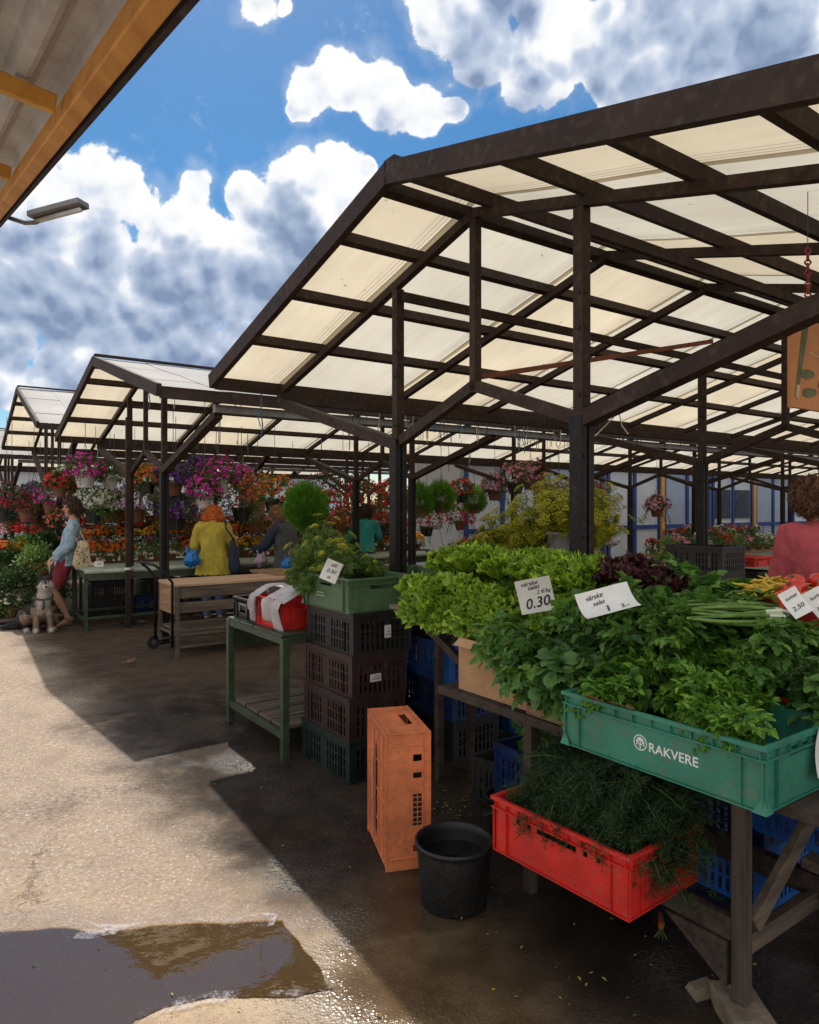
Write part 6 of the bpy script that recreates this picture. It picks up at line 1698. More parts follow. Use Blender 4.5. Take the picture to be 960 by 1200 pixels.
def foot(m, ankle, d, s=1.0):
    a = Vector(ankle); d = Vector(d).normalized(); g = Vector((a.x, a.y, a.z-.055)); capsule(m, g-d*.05, g+d*.06, .034, .038, (1, .8), (0, 0, 1)); capsule(m, g+d*.06, g+d*.145, .038, .026, (1.1, .65), (0, 0, 1)); capsule(m, a, g, .036, .036)
def cut(vf, keep):
    vs, fs = vf; ok = [keep(Vector(v)) for v in vs]; idx = {}; nv = []
    nf = []
    for f in fs:
        if all(ok[i] for i in f):
            for i in f:
                if i not in idx: idx[i] = len(nv); nv.append(vs[i])
            nf.append(tuple(idx[i] for i in f))
    return nv, nf
def push(me, fn):
    co = [v.co.copy() for v in me.vertices]; nn = [v.normal.copy() for v in me.vertices]; out = []
    for c, q in zip(co, nn): out.extend(c + q*fn(c))
    me.vertices.foreach_set('co', out); me.update()
def tufts(me, n, L, w, seed, down, tilt=.5):
    """short tapering locks growing from the surface, joined to the same mesh"""
    rr = random.Random(seed); V = [v.co.copy() for v in me.vertices]; N = [v.normal.copy() for v in me.vertices]; P = [tuple(p.vertices) for p in me.polygons]; MI = [p.material_index for p in me.polygons]
    src = [rr.randrange(len(P)) for _ in range(n)]; nv = [tuple(v) for v in V]; nf = list(P); nm = list(MI)
    for k in src:
        i = P[k][0]; c = V[i]; d = (N[i]*tilt + Vector((0, 0, -down)) + Vector((rr.uniform(-1, 1), rr.uniform(-1, 1), rr.uniform(-1, 1)))*.35).normalized(); l_ = L*rr.uniform(.5, 1.2)
        s = d.cross(N[i]+Vector((.01, 0, 0))).normalized()*w; a = len(nv)
        nv += [tuple(c-s), tuple(c+s), tuple(c+d*l_*.55+s*.7+N[i]*.006), tuple(c+d*l_*.55-s*.7+N[i]*.006), tuple(c+d*l_+N[i]*.002)]
        nf += [(a, a+1, a+2, a+3), (a+3, a+2, a+4)]; nm += [MI[k]]*2
    mats = list(me.materials); me.clear_geometry(); me.from_pydata(nv, [], nf); me.polygons.foreach_set('material_index', nm); me.polygons.foreach_set('use_smooth', [True]*len(nf)); me.update()
def surf(vf, name, material, parent, wrinkle=0.0, seed=0, fr=14):
    vs, fs = vf
    m = MB(); m.add(vs, fs); me = m.mesh(name, material); me.polygons.foreach_set('use_smooth', [True]*len(me.polygons))
    if wrinkle:
        push(me, lambda c: mnoise.fractal(Vector((c.x*fr, c.y*fr, c.z*fr*.38+seed)), .8, 2, 3)*wrinkle)
    return link(name, me, parent)
def limbs(m, J, rs, scale=1.0, add=0.0):
    for (a, b, ra_, rb_) in rs: capsule(m, J[a], J[b], ra_*scale+add, rb_*scale+add)

def person(label, loc, yaw, J, face, body_r=1.0, top=None, bottom=None, hair=None, shoes='shoe', voxel=.0085, hands=True, palm=(0, 0, -1), torso_w=1.0):
    """J: joints pelvis, belly, chest, neck, head, shoulder/elbow/wrist and hip/knee/ankle, each with L and R"""
    t = thing('person', label, 'person', loc, yaw)
    J = {k: Vector(v) for k, v in J.items()}
    m = MB(); f = Vector(face)
    side = (J['shR']-J['shL']).normalized()
    capsule(m, J['pelvis'], J['belly'], .125, .108, (1.2*torso_w, .85), side.cross((J['chest']-J['pelvis'])))
    capsule(m, J['belly'], J['chest'], .108, .118, (1.2*torso_w, .82), side.cross((J['chest']-J['pelvis'])))
    capsule(m, J['shL'].lerp(J['chest'], .25), J['shR'].lerp(J['chest'], .25), .062, .062)
    capsule(m, J['chest'], J['neck'], .10, .055); capsule(m, J['neck'], J['head']-Vector((0, 0, .03)), .052, .050)
    for s in 'LR':
        capsule(m, J['sh'+s], J['el'+s], .050, .038); capsule(m, J['el'+s], J['wr'+s], .037, .024)
        capsule(m, J['hip'+s], J['kn'+s], .082, .052); capsule(m, J['kn'+s], J['kn'+s].lerp(J['an'+s], .35), .052, .054); capsule(m, J['kn'+s].lerp(J['an'+s], .35), J['an'+s], .054, .033)
        foot(m, J['an'+s], J['toe'+s]-J['an'+s])
        if hands: hand(m, J['wr'+s], J['wr'+s]-J['el'+s], palm, 1 if s == 'R' else -1)
    head(m, J['head'], f)
    surf(remesh(m, voxel, 4), 'body', M['skin'], t)
    eyes(t, J['head'], f)
    if hair: hair(t, J)
    if bottom: bottom(t, J)
    if top: top(t, J)
    m = MB()
    for s in 'LR': foot(m, J['an'+s]-Vector((0, 0, .004)), J['toe'+s]-J['an'+s])
    vf = remesh(m, .011, 3); zL = max(J['anL'].z, J['anR'].z)
    vs = [Vector(v) for v in vf[0]]
    def lowenough(v):
        a = min(('L', 'R'), key=lambda s: (v-J['an'+s]).length); return v.z < J['an'+a].z-.012
    o = surf(cut((vf[0], vf[1]), lowenough), 'shoes', M[shoes], t)
    push(o.data, lambda c: .006)
    return t
def trousers(mt, low=.10, infl=.014):
    def fn(t, J):
        m = MB(); capsule(m, J['pelvis'], J['pelvis']+(J['belly']-J['pelvis'])*.6, .125+infl, .115+infl, (1.2, .9), (0, 1, 0))
        for s in 'LR':
            capsule(m, J['hip'+s], J['kn'+s], .084+infl, .056+infl); capsule(m, J['kn'+s], J['an'+s], .058+infl, .042+infl)
        surf(cut(remesh(m, .012, 4), lambda v: v.z > low), 'trousers', M[mt], t, .006, 3)
    return fn
def jacket(mt, hem, flare=.0, infl=.022, sleeve=None, name='coat', wr_=.008, collar=True, tw=1.2, vest=False):
    def fn(t, J):
        sd = (J['shR']-J['shL']).normalized(); fw = sd.cross(J['chest']-J['pelvis'])
        def torso(m):
            capsule(m, J['belly'], J['chest'], .112+infl, .122+infl, (tw, .9), fw)
            capsule(m, J['belly'], J['pelvis'], .112+infl, .128+infl+flare*.3, (tw, .9), fw)
            lo = Vector((J['pelvis'].x, J['pelvis'].y, hem-.03)); capsule(m, J['pelvis'], lo, .128+infl+flare*.3, .135+infl+flare, (tw, .95), fw)
            capsule(m, J['shL'].lerp(J['chest'], .2), J['shR'].lerp(J['chest'], .2), .066+infl, .066+infl)
            capsule(m, J['chest'], J['neck']-Vector((0, 0, .02)), .10+infl*.8, .058+infl*.6)
        def arms(m):
            for s in 'LR': capsule(m, J['sh'+s], J['el'+s], .055+infl, .045+infl*.9); capsule(m, J['el'+s], J['wr'+s], .044+infl*.9, .032+infl*.7)
        def keep(v): return v.z > hem and v.z < J['neck'].z+.035 and all((v-(J['wr'+s]+(J['wr'+s]-J['el'+s]).normalized()*.012)).dot(J['wr'+s]-J['el'+s]) < 0 or (v-J['wr'+s]).length > .10 for s in 'LR')
        m = MB(); torso(m)
        if not vest: arms(m)
        surf(cut(remesh(m, .011, 5), keep), name, M[mt], t, wr_, 5)
        if vest:
            m = MB(); arms(m); surf(cut(remesh(m, .011, 5), keep), 'sleeves', M[vest], t, wr_, 9)
    return fn
def hair_blob(mt, parts, wr_=.010, name='hair'):
    def fn(t, J):
        m = MB(); h = J['head']
        for (p, q, r0, r1) in parts: capsule(m, h+Vector(p), h+Vector(q), r0, r1)
        o = surf(remesh(m, .009, 2), name, M[mt], t, wr_, 2, 30); tufts(o.data, 2600, .032, .0024, 5, 0.35)
    return fn
def viewyaw(p): return -math.atan2(p.x, p.y)

# woman in denim leaning on the end of the bench, face turned to the left
p = at(78, 0, 9.55); p.z = 0
JW = dict(pelvis=(.0, 0, .90), belly=(.03, 0, 1.03), chest=(.075, 0, 1.23), neck=(.09, 0, 1.42), head=(.055, -.01, 1.585), shL=(.085, -.15, 1.345), elL=(.03, -.21, 1.08), wrL=(-.14, -.19, .90), shR=(.085, .15, 1.345), elR=(.0, .2, 1.09), wrR=(-.15, .13, .93),
          hipL=(-.01, -.08, .86), knL=(-.15, -.12, .47), anL=(.01, -.10, .12), toeL=(-.12, -.14, .06), hipR=(-.01, .08, .86), knR=(-.14, .07, .47), anR=(-.17, .05, .085), toeR=(-.31, .02, .05))
def wtop(t, J):
    jacket('denim', .80, .01, .020, name='jacket')(t, J)
    m = MB(); capsule(m, J['pelvis'], J['belly'], .138, .12, (1.15, .95), (1, 0, 0))
    for s in 'LR': capsule(m, J['hip'+s], J['hip'+s].lerp(J['kn'+s], .85), .105, .10)
    surf(cut(remesh(m, .012, 6), lambda v: v.z > .52), 'shorts', M['burgundy'], t, .008, 6)
wd = person('woman in a pale denim jacket and burgundy shorts leaning on the green bench end', p, viewyaw(p), JW, (-.93, -.36, 0), top=wtop, shoes='sandal',
       hair=hair_blob('hair_brown', [((.025, .0, .045), (.045, 0, .0), .100, .095), ((-.03, 0, .085), (.03, 0, .09), .060, .06), ((.09, .0, .02), (.115, 0, -.03), .058, .05), ((.0, .06, .04), (.05, .07, -.03), .05, .045), ((.0, -.055, .06), (.055, -.075, .0), .05, .04)], .02))
# her tote bag
q = p + Matrix.Rotation(viewyaw(p), 4, 'Z').to_3x3() @ Vector((.20, -.22, .80))
t = thing('tote_bag', 'cream cloth tote with a dark leafy print hanging from the denim shoulder', 'bag', q, viewyaw(p))
m = MB(); capsule(m, (-.02, 0, .06), (-.01, 0, .27), .115, .075, (1.05, .42), (0, 1, 0)); capsule(m, (.05, 0, .03), (.13, 0, .02), .05, .035, (1, .6), (0, 1, 0))
surf(remesh(m, .012, 4), 'bag_body', M['tote'], t, .02, 3)
m = MB(); rr_ = random.Random(3)
for i in range(34):
    x, z = rr_.uniform(-.09, .06), rr_.uniform(.02, .25); a = rr_.uniform(0, 3); s_ = .018; y = -.066+.25*(x*x)+.02*abs(z-.13)
    m.add([(x, y, z), (x+s_*math.cos(a)-.006*math.sin(a), y, z+s_*math.sin(a)+.006*math.cos(a)), (x+2*s_*math.cos(a), y, z+2*s_*math.sin(a)), (x+s_*math.cos(a)+.006*math.sin(a), y, z+s_*math.sin(a)-.006*math.cos(a))], [(0, 1, 2, 3)])
m.build('print', M['tote_print'], t)
m = MB(); m.tube([(-.06, 0, .30), (-.10, .02, .42), (-.12, .07, .56), (-.06, .10, .52), (.03, .02, .32)], .011, 6); m.build('strap', M['tote'], t, smooth=True)

# woman in the yellow coat, seen from behind
p = at(250, 0, 9.75); p.z = 0
JY = dict(pelvis=(0, 0, .88), belly=(0, .0, 1.02), chest=(0, .05, 1.22), neck=(0, .09, 1.38), head=(-.0, .20, 1.455), shL=(-.17, .06, 1.315), elL=(-.255, .10, 1.06), wrL=(-.20, .34, .98), shR=(.17, .06, 1.315), elR=(.26, .10, 1.05), wrR=(.22, .34, .96),
          hipL=(-.085, 0, .84), knL=(-.085, .02, .46), anL=(-.085, 0, .085), toeL=(-.10, .14, .05), hipR=(.085, 0, .84), knR=(.085, .02, .46), anR=(.09, .02, .085), toeR=(.12, .16, .05))
person('woman in a long mustard yellow coat with orange hair, seen from behind at the bench', p, viewyaw(p), JY, (0, .80, -.60), top=jacket('yellow_coat', .665, .045, .026, wr_=.012, tw=1.22), bottom=trousers('jeans'),
       hair=hair_blob('hair_orange', [((0, -.02, .05), (0, -.05, .0), .118, .112), ((-.07, -.05, -.01), (.07, -.05, -.01), .078, .078)], .016))
# her bag
q = p + Matrix.Rotation(viewyaw(p), 4, 'Z').to_3x3() @ Vector((.27, -.06, .70))
t = thing('shoulder_bag', 'dark navy shoulder bag hanging at the right side of the yellow coat', 'bag', q, viewyaw(p))
m = MB(); capsule(m, (.02, 0, .05), (-.01, 0, .40), .085, .045, (1, .6), (0, 1, 0)); surf(remesh(m, .012, 4), 'bag_body', M['navy'], t, .008, 3)
m = MB(); m.tube([(.02, .02, .42), (-.03, -.03, .5), (-.10, -.08, .60), (-.12, .0, .72), (-.06, .12, .60), (.01, .08, .40)], .012, 6); m.build('strap', M['navy'], t, smooth=True)

# woman in the charcoal coat, bending over the plants to the left
p = at(334, 0, 9.9); p.z = 0
JG = dict(pelvis=(.05, 0, .86), belly=(.04, .03, 1.0), chest=(-.0, .10, 1.20), neck=(-.06, .16, 1.36), head=(-.13, .22, 1.47), shL=(-.13, .02, 1.28), elL=(-.27, .06, 1.06), wrL=(-.42, .22, .98), shR=(.11, .20, 1.29), elR=(.07, .38, 1.08), wrR=(-.12, .50, 1.0),
          hipL=(-.03, -.03, .83), knL=(-.04, .02, .45), anL=(-.04, 0, .085), toeL=(-.14, .10, .05), hipR=(.13, .03, .83), knR=(.13, .06, .45), anR=(.13, .03, .085), toeR=(.05, .14, .05))
def gtop(t, J):
    jacket('charcoal', .68, .05, .034, vest='navy', wr_=.012, tw=1.22)(t, J)
    m = MB(); capsule(m, J['neck']+Vector((-.05, -.05, .0)), J['neck']+Vector((.09, .01, -.03)), .055, .065); surf(remesh(m, .012, 3), 'hood', M['charcoal'], t, .012, 4)
person('woman in a charcoal hooded vest and navy sleeves bending over the plants', p, viewyaw(p), JG, (-.75, .60, -.3), top=gtop, bottom=trousers('navy'),
       hair=hair_blob('hair_light', [((.02, -.02, .045), (.05, -.03, .0), .108, .10), ((.05, -.02, -.02), (.07, -.02, -.06), .07, .05)], .014))

# far person in teal
p = at(428, 0, 12.2); p.z = 0
JT = dict(pelvis=(.0, 0, .86), belly=(.0, .02, 1.0), chest=(.0, .06, 1.22), neck=(.01, .09, 1.38), head=(.01, .12, 1.50), shL=(-.17, .05, 1.31), elL=(-.28, .10, 1.08), wrL=(-.30, .33, .98), shR=(.17, .05, 1.31), elR=(.25, .14, 1.08), wrR=(.18, .36, 1.0),
          hipL=(-.085, 0, .84), knL=(-.085, .02, .46), anL=(-.085, 0, .085), toeL=(-.10, .14, .05), hipR=(.085, 0, .84), knR=(.085, .02, .46), anR=(.09, .02, .085), toeR=(.12, .16, .05))
person('person in a teal shirt with short brown hair, far back beyond the first post', p, viewyaw(p), JT, (.2, .9, -.2), top=jacket('teal_shirt', .82, .02, .02, name='shirt'), bottom=trousers('jeans'),
       hair=hair_blob('hair_brown', [((0, -.02, .045), (0, -.03, .0), .105, .10)], .012), voxel=.010)

# seller in the pink shirt at the right edge, seen from behind
p = at(966, 0, 3.6); p.z = 0
JP = dict(pelvis=(.06, .02, .95), belly=(.05, .0, 1.12), chest=(.04, -.01, 1.33), neck=(.01, .03, 1.50), head=(-.055, .07, 1.625), shL=(-.125, .02, 1.43), elL=(-.185, .08, 1.16), wrL=(-.02, .30, 1.0), shR=(.23, .02, 1.42), elR=(.29, .10, 1.14), wrR=(.20, .33, 1.02),
          hipL=(-.03, 0, .88), knL=(-.03, .02, .48), anL=(-.03, 0, .085), toeL=(-.05, .14, .05), hipR=(.15, 0, .88), knR=(.15, .02, .48), anR=(.15, .02, .085), toeR=(.17, .16, .05))
person('woman in a raspberry pink shirt with auburn hair in a loose knot, seen from behind', p, viewyaw(p), JP, (.25, .93, -.25), top=jacket('pink_shirt', .80, .05, .042, name='shirt', wr_=.014, tw=1.18), bottom=trousers('charcoal'),
       hair=hair_blob('hair_auburn', [((0, -.02, .03), (.01, -.035, .01), .098, .090), ((-.03, -.05, .06), (.02, -.07, .085), .052, .050), ((-.04, -.03, -.0), (.04, -.04, -.01), .052, .052)], .016))

# husky sitting beside her
p = at(48, 0, 8.95); p.z = 0
def dog():
    t = thing('husky_dog', 'grey and white husky dog sitting beside the woman in denim', 'dog', p, viewyaw(p))
    m = MB()
    capsule(m, (.03, .0, .40), (.0, .10, .28), .105, .13, (.95, 1)); capsule(m, (.0, .10, .28), (-.10, .30, .17), .13, .150)
    capsule(m, (.03, -.0, .42), (.05, -.03, .58), .095, .075)
    capsule(m, (.05, -.04, .63), (.05, -.045, .645), .083, .080, (1.02, .95)); capsule(m, (.052, -.11, .605), (.055, -.185, .59), .045, .030)
    capsule(m, (.02, -.08, .61), (.0, -.07, .59), .045, .04); capsule(m, (.09, -.08, .61), (.11, -.07, .59), .045, .04)
    for s, x in ((-1, .0), (1, .10)):
        capsule(m, (x, -.02, .70), (x+s*.012, -.02, .795), .036, .007, (1, .5), (0, 1, 0))
    for x0, x1 in ((-.045, -.055), (.10, .115)):
        capsule(m, (x0, .02, .36), (x0-.004, .0, .20), .058, .036); capsule(m, (x0-.004, .0, .20), (x1, -.02, .045), .034, .028); capsule(m, (x1, -.03, .028), (x1, -.085, .024), .030, .026, (1.1, .8), (0, 0, 1))
    for s in (-1, 1):
        x = .0+s*.13-(.04 if s < 0 else 0)
        capsule(m, (x*.7-.05, .28, .17), (x, .10, .19), .11, .070); capsule(m, (x, .10, .19), (x+.005, .20, .06), .058, .032); capsule(m, (x+.005, .18, .032), (x+.01, .04, .026), .034, .030, (1.1, .8), (0, 0, 1))
    capsule(m, (-.12, .40, .10), (-.30, .42, .05), .05, .06); capsule(m, (-.30, .42, .05), (-.46, .36, .045), .06, .025)
    vs, fs = remesh(m, .0095, 3)
    mb = MB(); mb.add(vs, fs); me = mb.mesh('dog_body', [M['fur_grey'], M['fur_white'], M['fur_tan']])
    for pl in me.polygons:
        c = Vector((0, 0, 0))
        for i in pl.vertices: c += me.vertices[i].co
        c /= len(pl.vertices); n = mnoise.noise(c*28)*.018; pl.use_smooth = True
        k = 0
        if c.z > .53 or (c.z > .50 and c.y < -.07):      # head
            if c.y < -.085+n and c.z < .665 and abs(c.x-.05) > .012: k = 1
            if c.y < -.10 and c.z < .62: k = 1
            if c.z < .60 and c.y < -.04: k = 1
        elif c.z > .22:
            if c.y < -.035+n+.06*(.45-c.z): k = 1 if c.z > .46 or abs(c.x-.03) < .07 else 2
            elif c.z < .33 and c.y < .05: k = 2
        else: k = 2 if c.z > .06 and c.y < .12 else 1 if c.y < .1 else 0
        pl.material_index = k
    push(me, lambda c: mnoise.noise(c*70)*.006)
    tufts(me, 9000, .026, .0022, 8, .55, .55)
    link('body', me, t)
    for s in (-1, 1):
        m = MB(); m.ell((.05+s*.032, -.122, .650), (.010, .008, .010), 10, 8); m.build('eye', M['eye_dark'], t, smooth=True)
    m = MB(); m.ell((.056, -.213, .600), (.017, .012, .013), 10, 8); m.build('nose', M['eye_dark'], t, smooth=True)
    m = MB(); pts = [(.03+.105*math.cos(a), -.0+.10*math.sin(a), .455+.03*math.sin(a)) for a in lin(0, 2*PI, 20)]; m.tube(pts, .015, 6, cap=False)
    m.tube([(.03, -.10, .43), (.03, -.12, .36), (.02, -.11, .30)], .013, 6); m.build('harness', M['charcoal'], t, smooth=True)
    return t
MM('fur_grey', (0.035, 0.032, 0.032), .8, .5, 30, .8, 150); MM('fur_white', (0.55, 0.49, 0.42), .8, .12, 30, .8, 150); MM('fur_tan', (0.30, 0.21, 0.145), .8, .25, 30, .8, 150)
dog()
m = MB(); a = Vector((-.14, -.25, .90)); q0 = at(78, 0, 9.55); q0.z = 0
hw = q0 + Matrix.Rotation(viewyaw(q0), 4, 'Z').to_3x3() @ Vector((-.20, -.20, .87)); cw = p + Vector((.06, .08, .50))
pts = [hw.lerp(cw, k/10) - Vector((0, 0, .10*math.sin(PI*k/10))) for k in range(11)]; o0 = pts[0]
m.tube([q-o0 for q in pts], .007, 6); tag(m.build('dog_lead', M['cord_pale'], None, o0, smooth=True), 'pale lead running from the hand of the woman in denim to the husky', 'lead')
# ------------------------------------------------------------------ price cards
def price_card(label, p, w, h, rot, lines, bend=.02, group=None):
    t = thing('price_card', label, 'price card', p, rot=rot, group=group)
    def f(x, z, e=0.0): return (x, -bend*4*(z/h-.5)**2 - e - .25*bend*math.sin(x/w*3), z)
    m = MB(); n = 8; k = 8; vs = [f(-w/2+w*i/n, h*j/k) for i in range(n+1) for j in range(k+1)]
    m.add(vs, [(i*(k+1)+j, (i+1)*(k+1)+j, (i+1)*(k+1)+j+1, i*(k+1)+j+1) for i in range(n) for j in range(k)])
    cd_ = m.build('card', M['paper'], t, smooth=True)
    m = MB()
    for (txt, x, z, s, sh) in lines:
        vs, fs = text_mesh(txt, s, sh, 1.0, s*.012, lambda v: (v[0]+x*w, 0, v[1]+z*h))
        m.add([f(v.x, v.z+.06*v.x, .0016) for v in vs], fs)
    m.build('handwriting', M['ink'], cd_)
    return t
def vy(p): return -math.atan2(p.x, p.y)
p = at(632, 716, 2.92)
price_card('white handwritten price card reading 0.30 leaning on the green lettuce', p, .145, .15, (.25, -.22, vy(p)), [('värske', -.12, .86, .027, .4), ('salat', -.02, .72, .027, .4), ('2 €/kg', .24, .55, .022, .4), ('0.30', .0, .26, .060, .25)], .012)
p = at(720, 722, 2.36)
price_card('white handwritten price card lying back on the celery beside the red lettuce', p, .19, .12, (-.95, -.20, vy(p)+.35), [('värske', -.18, .83, .024, .4), ('salat', -.14, .62, .024, .4), ('1', -.05, .28, .050, .2), ('2.-', .26, .22, .030, .2)], .02)
p = tcen - ga*(TL/2+.016) + ra*.08 + Vector((0, 0, THH-.145))
price_card('white handwritten card hanging on the short side of the lettered teal crate', p, .15, .16, (-.06, .26, TH), [('maitse', -.18, .84, .027, .4), ('petersell', -.05, .68, .025, .4), ('0.50', .05, .30, .06, .25)], .012)
p = at(944, 722, 2.20); price_card('white price card with a red border in front of the tomatoes', p, .06, .10, (-.7, -.5, vy(p)+.3), [('tomat', 0, .75, .016, .3), ('2.50', 0, .35, .022, .2)], .01, 'price cards by the tomatoes')
p = at(972, 722, 2.20); price_card('second white price card right of the red bordered one by the tomatoes', p, .06, .10, (-.7, -.5, vy(p)+.3), [('kurk', 0, .75, .016, .3), ('1.80', 0, .35, .022, .2)], .01, 'price cards by the tomatoes')
p = at(383, 681, 4.12); price_card('curled price card tucked on the rim of the sage green crate', p, .10, .125, (-.15, .42, vy(p)), [('tilli', -.0, .80, .028, .4), ('0.50', .0, .50, .032, .3), ('tk', .0, .2, .026, .3)], .03)
p = W(.05, 6.63, .792)
price_card('small white price card on the green bench between the denim jacket and the post', at(116, 664, 9.35), .11, .07, (0, 0, vy(p)), [('1.50', 0, .5, .04, .1)], .004)

# ------------------------------------------------------------------ hanging board at the right
sb = at(925, 477, 3.02)
S_ = thing('painted_board', 'orange-brown hanging board painted with leeks and cucumbers at the right edge', 'sign', sb, TH)
Hs, Ws = .395, .60
MM('board_orange', (0.50, 0.20, 0.065), .7, .14, 6, .2, 60); MM('paint_green', (0.10, 0.13, 0.045), .7, .2, 20); MM('paint_pale', (0.52, 0.46, 0.26), .7, .2, 20); MM('paint_brown', (0.16, 0.07, 0.03), .7, .2, 20); MM('paint_cream', (0.60, 0.40, 0.25), .7)
m = MB(); m.box(0, Ws, -.009, .009, 0, Hs); m.build('board', M['board_orange'], S_, bevel=.003)
def quadstroke(m, pts, ws, y=-.0105):
    vs = []
    for i, (x, z) in enumerate(pts):
        a = pts[max(i-1, 0)]; b = pts[min(i+1, len(pts)-1)]; d = Vector((b[0]-a[0], b[1]-a[1])).normalized(); w_ = ws[i] if isinstance(ws, list) else ws
        vs += [(x-d.y*w_, y, z+d.x*w_), (x+d.y*w_, y, z-d.x*w_)]
    m.add(vs, [(2*i, 2*i+1, 2*i+3, 2*i+2) for i in range(len(pts)-1)])
m = MB()
for k in range(6): quadstroke(m, [(.045+.004*k, .10), (.065+.006*k, .20), (.10+.010*k, .37)], [.004, .0035, .003], -.0105-.0002*k)
m.build('leek_painting', M['paint_green'], S_)
m = MB()
for k in range(4): quadstroke(m, [(.036+.006*k, .045), (.042+.006*k, .075), (.048+.005*k, .10)], [.003, .004, .004], -.0122-.0002*k)
m.build('leek_root_painting', M['paint_pale'], S_)
for k, (cx_, cz_, aa) in enumerate(((.14, .155, .1), (.16, .075, .15), (.30, .12, .05))):
    m = MB(); vs = [(cx_+.062*math.cos(t_)*math.cos(aa)-.020*math.sin(t_)*math.sin(aa), -.0125, cz_+.062*math.cos(t_)*math.sin(aa)+.020*math.sin(t_)*math.cos(aa)) for t_ in lin(0, 2*PI, 24)[:-1]]
    m.add(vs, [tuple(range(24))]); o = m.build('cucumber_painting', M['paint_green'], S_)
    o2 = MB(); quadstroke(o2, [(cx_-.062*math.cos(t_)*1.0, cz_-.0+.021*math.sin(t_)-.003) for t_ in lin(0, PI, 12)], .002, -.0132); o2.build('outline', M['paint_brown'], o)
m = MB(); quadstroke(m, [(.15, .255), (.30, .235)], .0025); m.build('line_painting', M['paint_cream'], S_)
MM('cord_red', (0.22, 0.03, 0.025), .6, .3)
for x in (.165, .52):
    m = MB(); ztop = 2.74-sb.z
    for k in range(13):
        z0 = Hs+.0+k*(ztop-Hs)/13; z1 = z0+(ztop-Hs)/13+.012
        m.tube([(x, 0, z0), (x+(.012 if k % 2 else -.012), .008, (z0+z1)/2), (x, 0, z1), (x-(.012 if k % 2 else -.012), -.008, (z0+z1)/2), (x, 0, z0)], .0045, 6)
    m.build('chain', M['cord_red'], S_)
    m = MB(); m.tube([(x, 0, ztop), (x, 0, 3.1-sb.z)], .002, 4); m.build('wire', M['wire'], S_)
# spare hooks and strings hanging from the purlins
def hook_mesh(kind, seed):
    rn_ = random.Random(seed); m = MB(); L = rn_.uniform(.10, .28)
    if kind == 0:
        m.tube([(0, 0, 0), (0, 0, -L), (.0, .0, -L-.02), (.025, 0, -L-.055), (.045, 0, -L-.02), (.035, 0, -L+.01)], .0055, 5)
    elif kind == 1:
        m.tube([(-.03, 0, .02), (-.045, 0, -.1*L/.2), (-.028, .0, -L), (.0, 0, -L*1.12), (.028, 0, -L), (.045, 0, -.1*L/.2), (.03, 0, .02)], .0055, 5)
    else:
        m.tube([(0, 0, .02), (.006, 0, -L), (-.008, .005, -L*1.6), (.004, 0, -L*2.2)], .006, 5); m.tube([(0, 0, -L), (.03, 0, -L*1.3), (.01, 0, -L*1.7)], .005, 5)
    return m
HM = {}
for c_ in ('wire', 'cord_blue', 'cord_pale'):
    for k in range(3): HM[(c_, k)] = hook_mesh(k, k+len(c_)).mesh('hanging_hook', M[c_])
rh = random.Random(21)
purl2 = [.10, .57, 1.23, 1.91, 2.69, -.14, -.83, -1.42, -2.01, -2.69]
for i in range(110):
    y = rh.choice(purl2[:5]+purl2); a = rh.uniform(-.7, 9.5)**1.0
    if i < 84: p_ = W(a, 6.106+y, 3.385-.265*abs(y)-.045)
    else: p_ = W(rh.uniform(-.4, 6), 2.69, 2.62)
    k = rh.choice((0, 0, 1, 1, 2)); c_ = rh.choice(('wire', 'wire', 'cord_blue', 'cord_pale', 'cord_pale'))
    o = link('hanging_hook', HM[(c_, k)], None, p_, rotz=rh.uniform(0, 6))
    tag(o, {'wire': 'black', 'cord_blue': 'teal', 'cord_pale': 'pale'}[c_]+{0: ' wire hook hanging empty', 1: ' loop of cord hanging empty', 2: ' knotted string hanging'}[k]+(' from the roof over the flower bench' if i < 84 else ' from the far eave of the near canopy'), 'hook', 'empty hooks and strings under the canopies')
m = MB(); m.tube([(0, 0, 0), (.03, -.02, -.03), (-.02, -.02, -.08), (-.06, -.02, -.12)], .003, 5); m.tube([(0, 0, 0), (.05, -.02, .02), (.07, -.02, -.07), (.10, -.02, -.11)], .003, 5); m.tube([(-.02, 0, -.02), (.03, -.03, .03), (.06, -.02, -.01)], .003, 5)
nd = W(-.01, -.80, 2.03) + Vector((.09, -.075, .03)); tag(m.build('knotted_string', M['cord_pale'], None, nd), 'knotted white string tied round the joint of the thick front post', 'string')
# bags on the bench
def plastic_bag(label, p, mt, s=1.0):
    t = thing('plastic_bag', label, 'bag', p); m = MB(); capsule(m, (0, 0, .09*s), (0, 0, .13*s), .095*s, .075*s, (1.05, .8), (0, 1, 0)); capsule(m, (-.03*s, 0, .17*s), (-.06*s, 0, .25*s), .025*s, .014*s); capsule(m, (.04*s, 0, .17*s), (.05*s, 0, .24*s), .028*s, .014*s)
    surf(remesh(m, .011, 3), 'bag_body', M[mt], t, .03, 2, 18); return t
plastic_bag('crumpled bright blue plastic bag on the bench beside the yellow coat', onz(222, 665, .79)+Vector((0, .1, 0)), 'bag_blue', 1.05)
plastic_bag('pale lilac plastic bag in front of the charcoal vest', at(306, 664, 9.9), 'bag_lilac', .9)
plastic_bag('bright blue bag beside the charcoal coat behind the dill', at(338, 668, 9.2), 'bag_blue', .8)
plastic_bag('white plastic bag on the seedling table', at(718, 640, 11.5), 'cloth_white', 1.2)
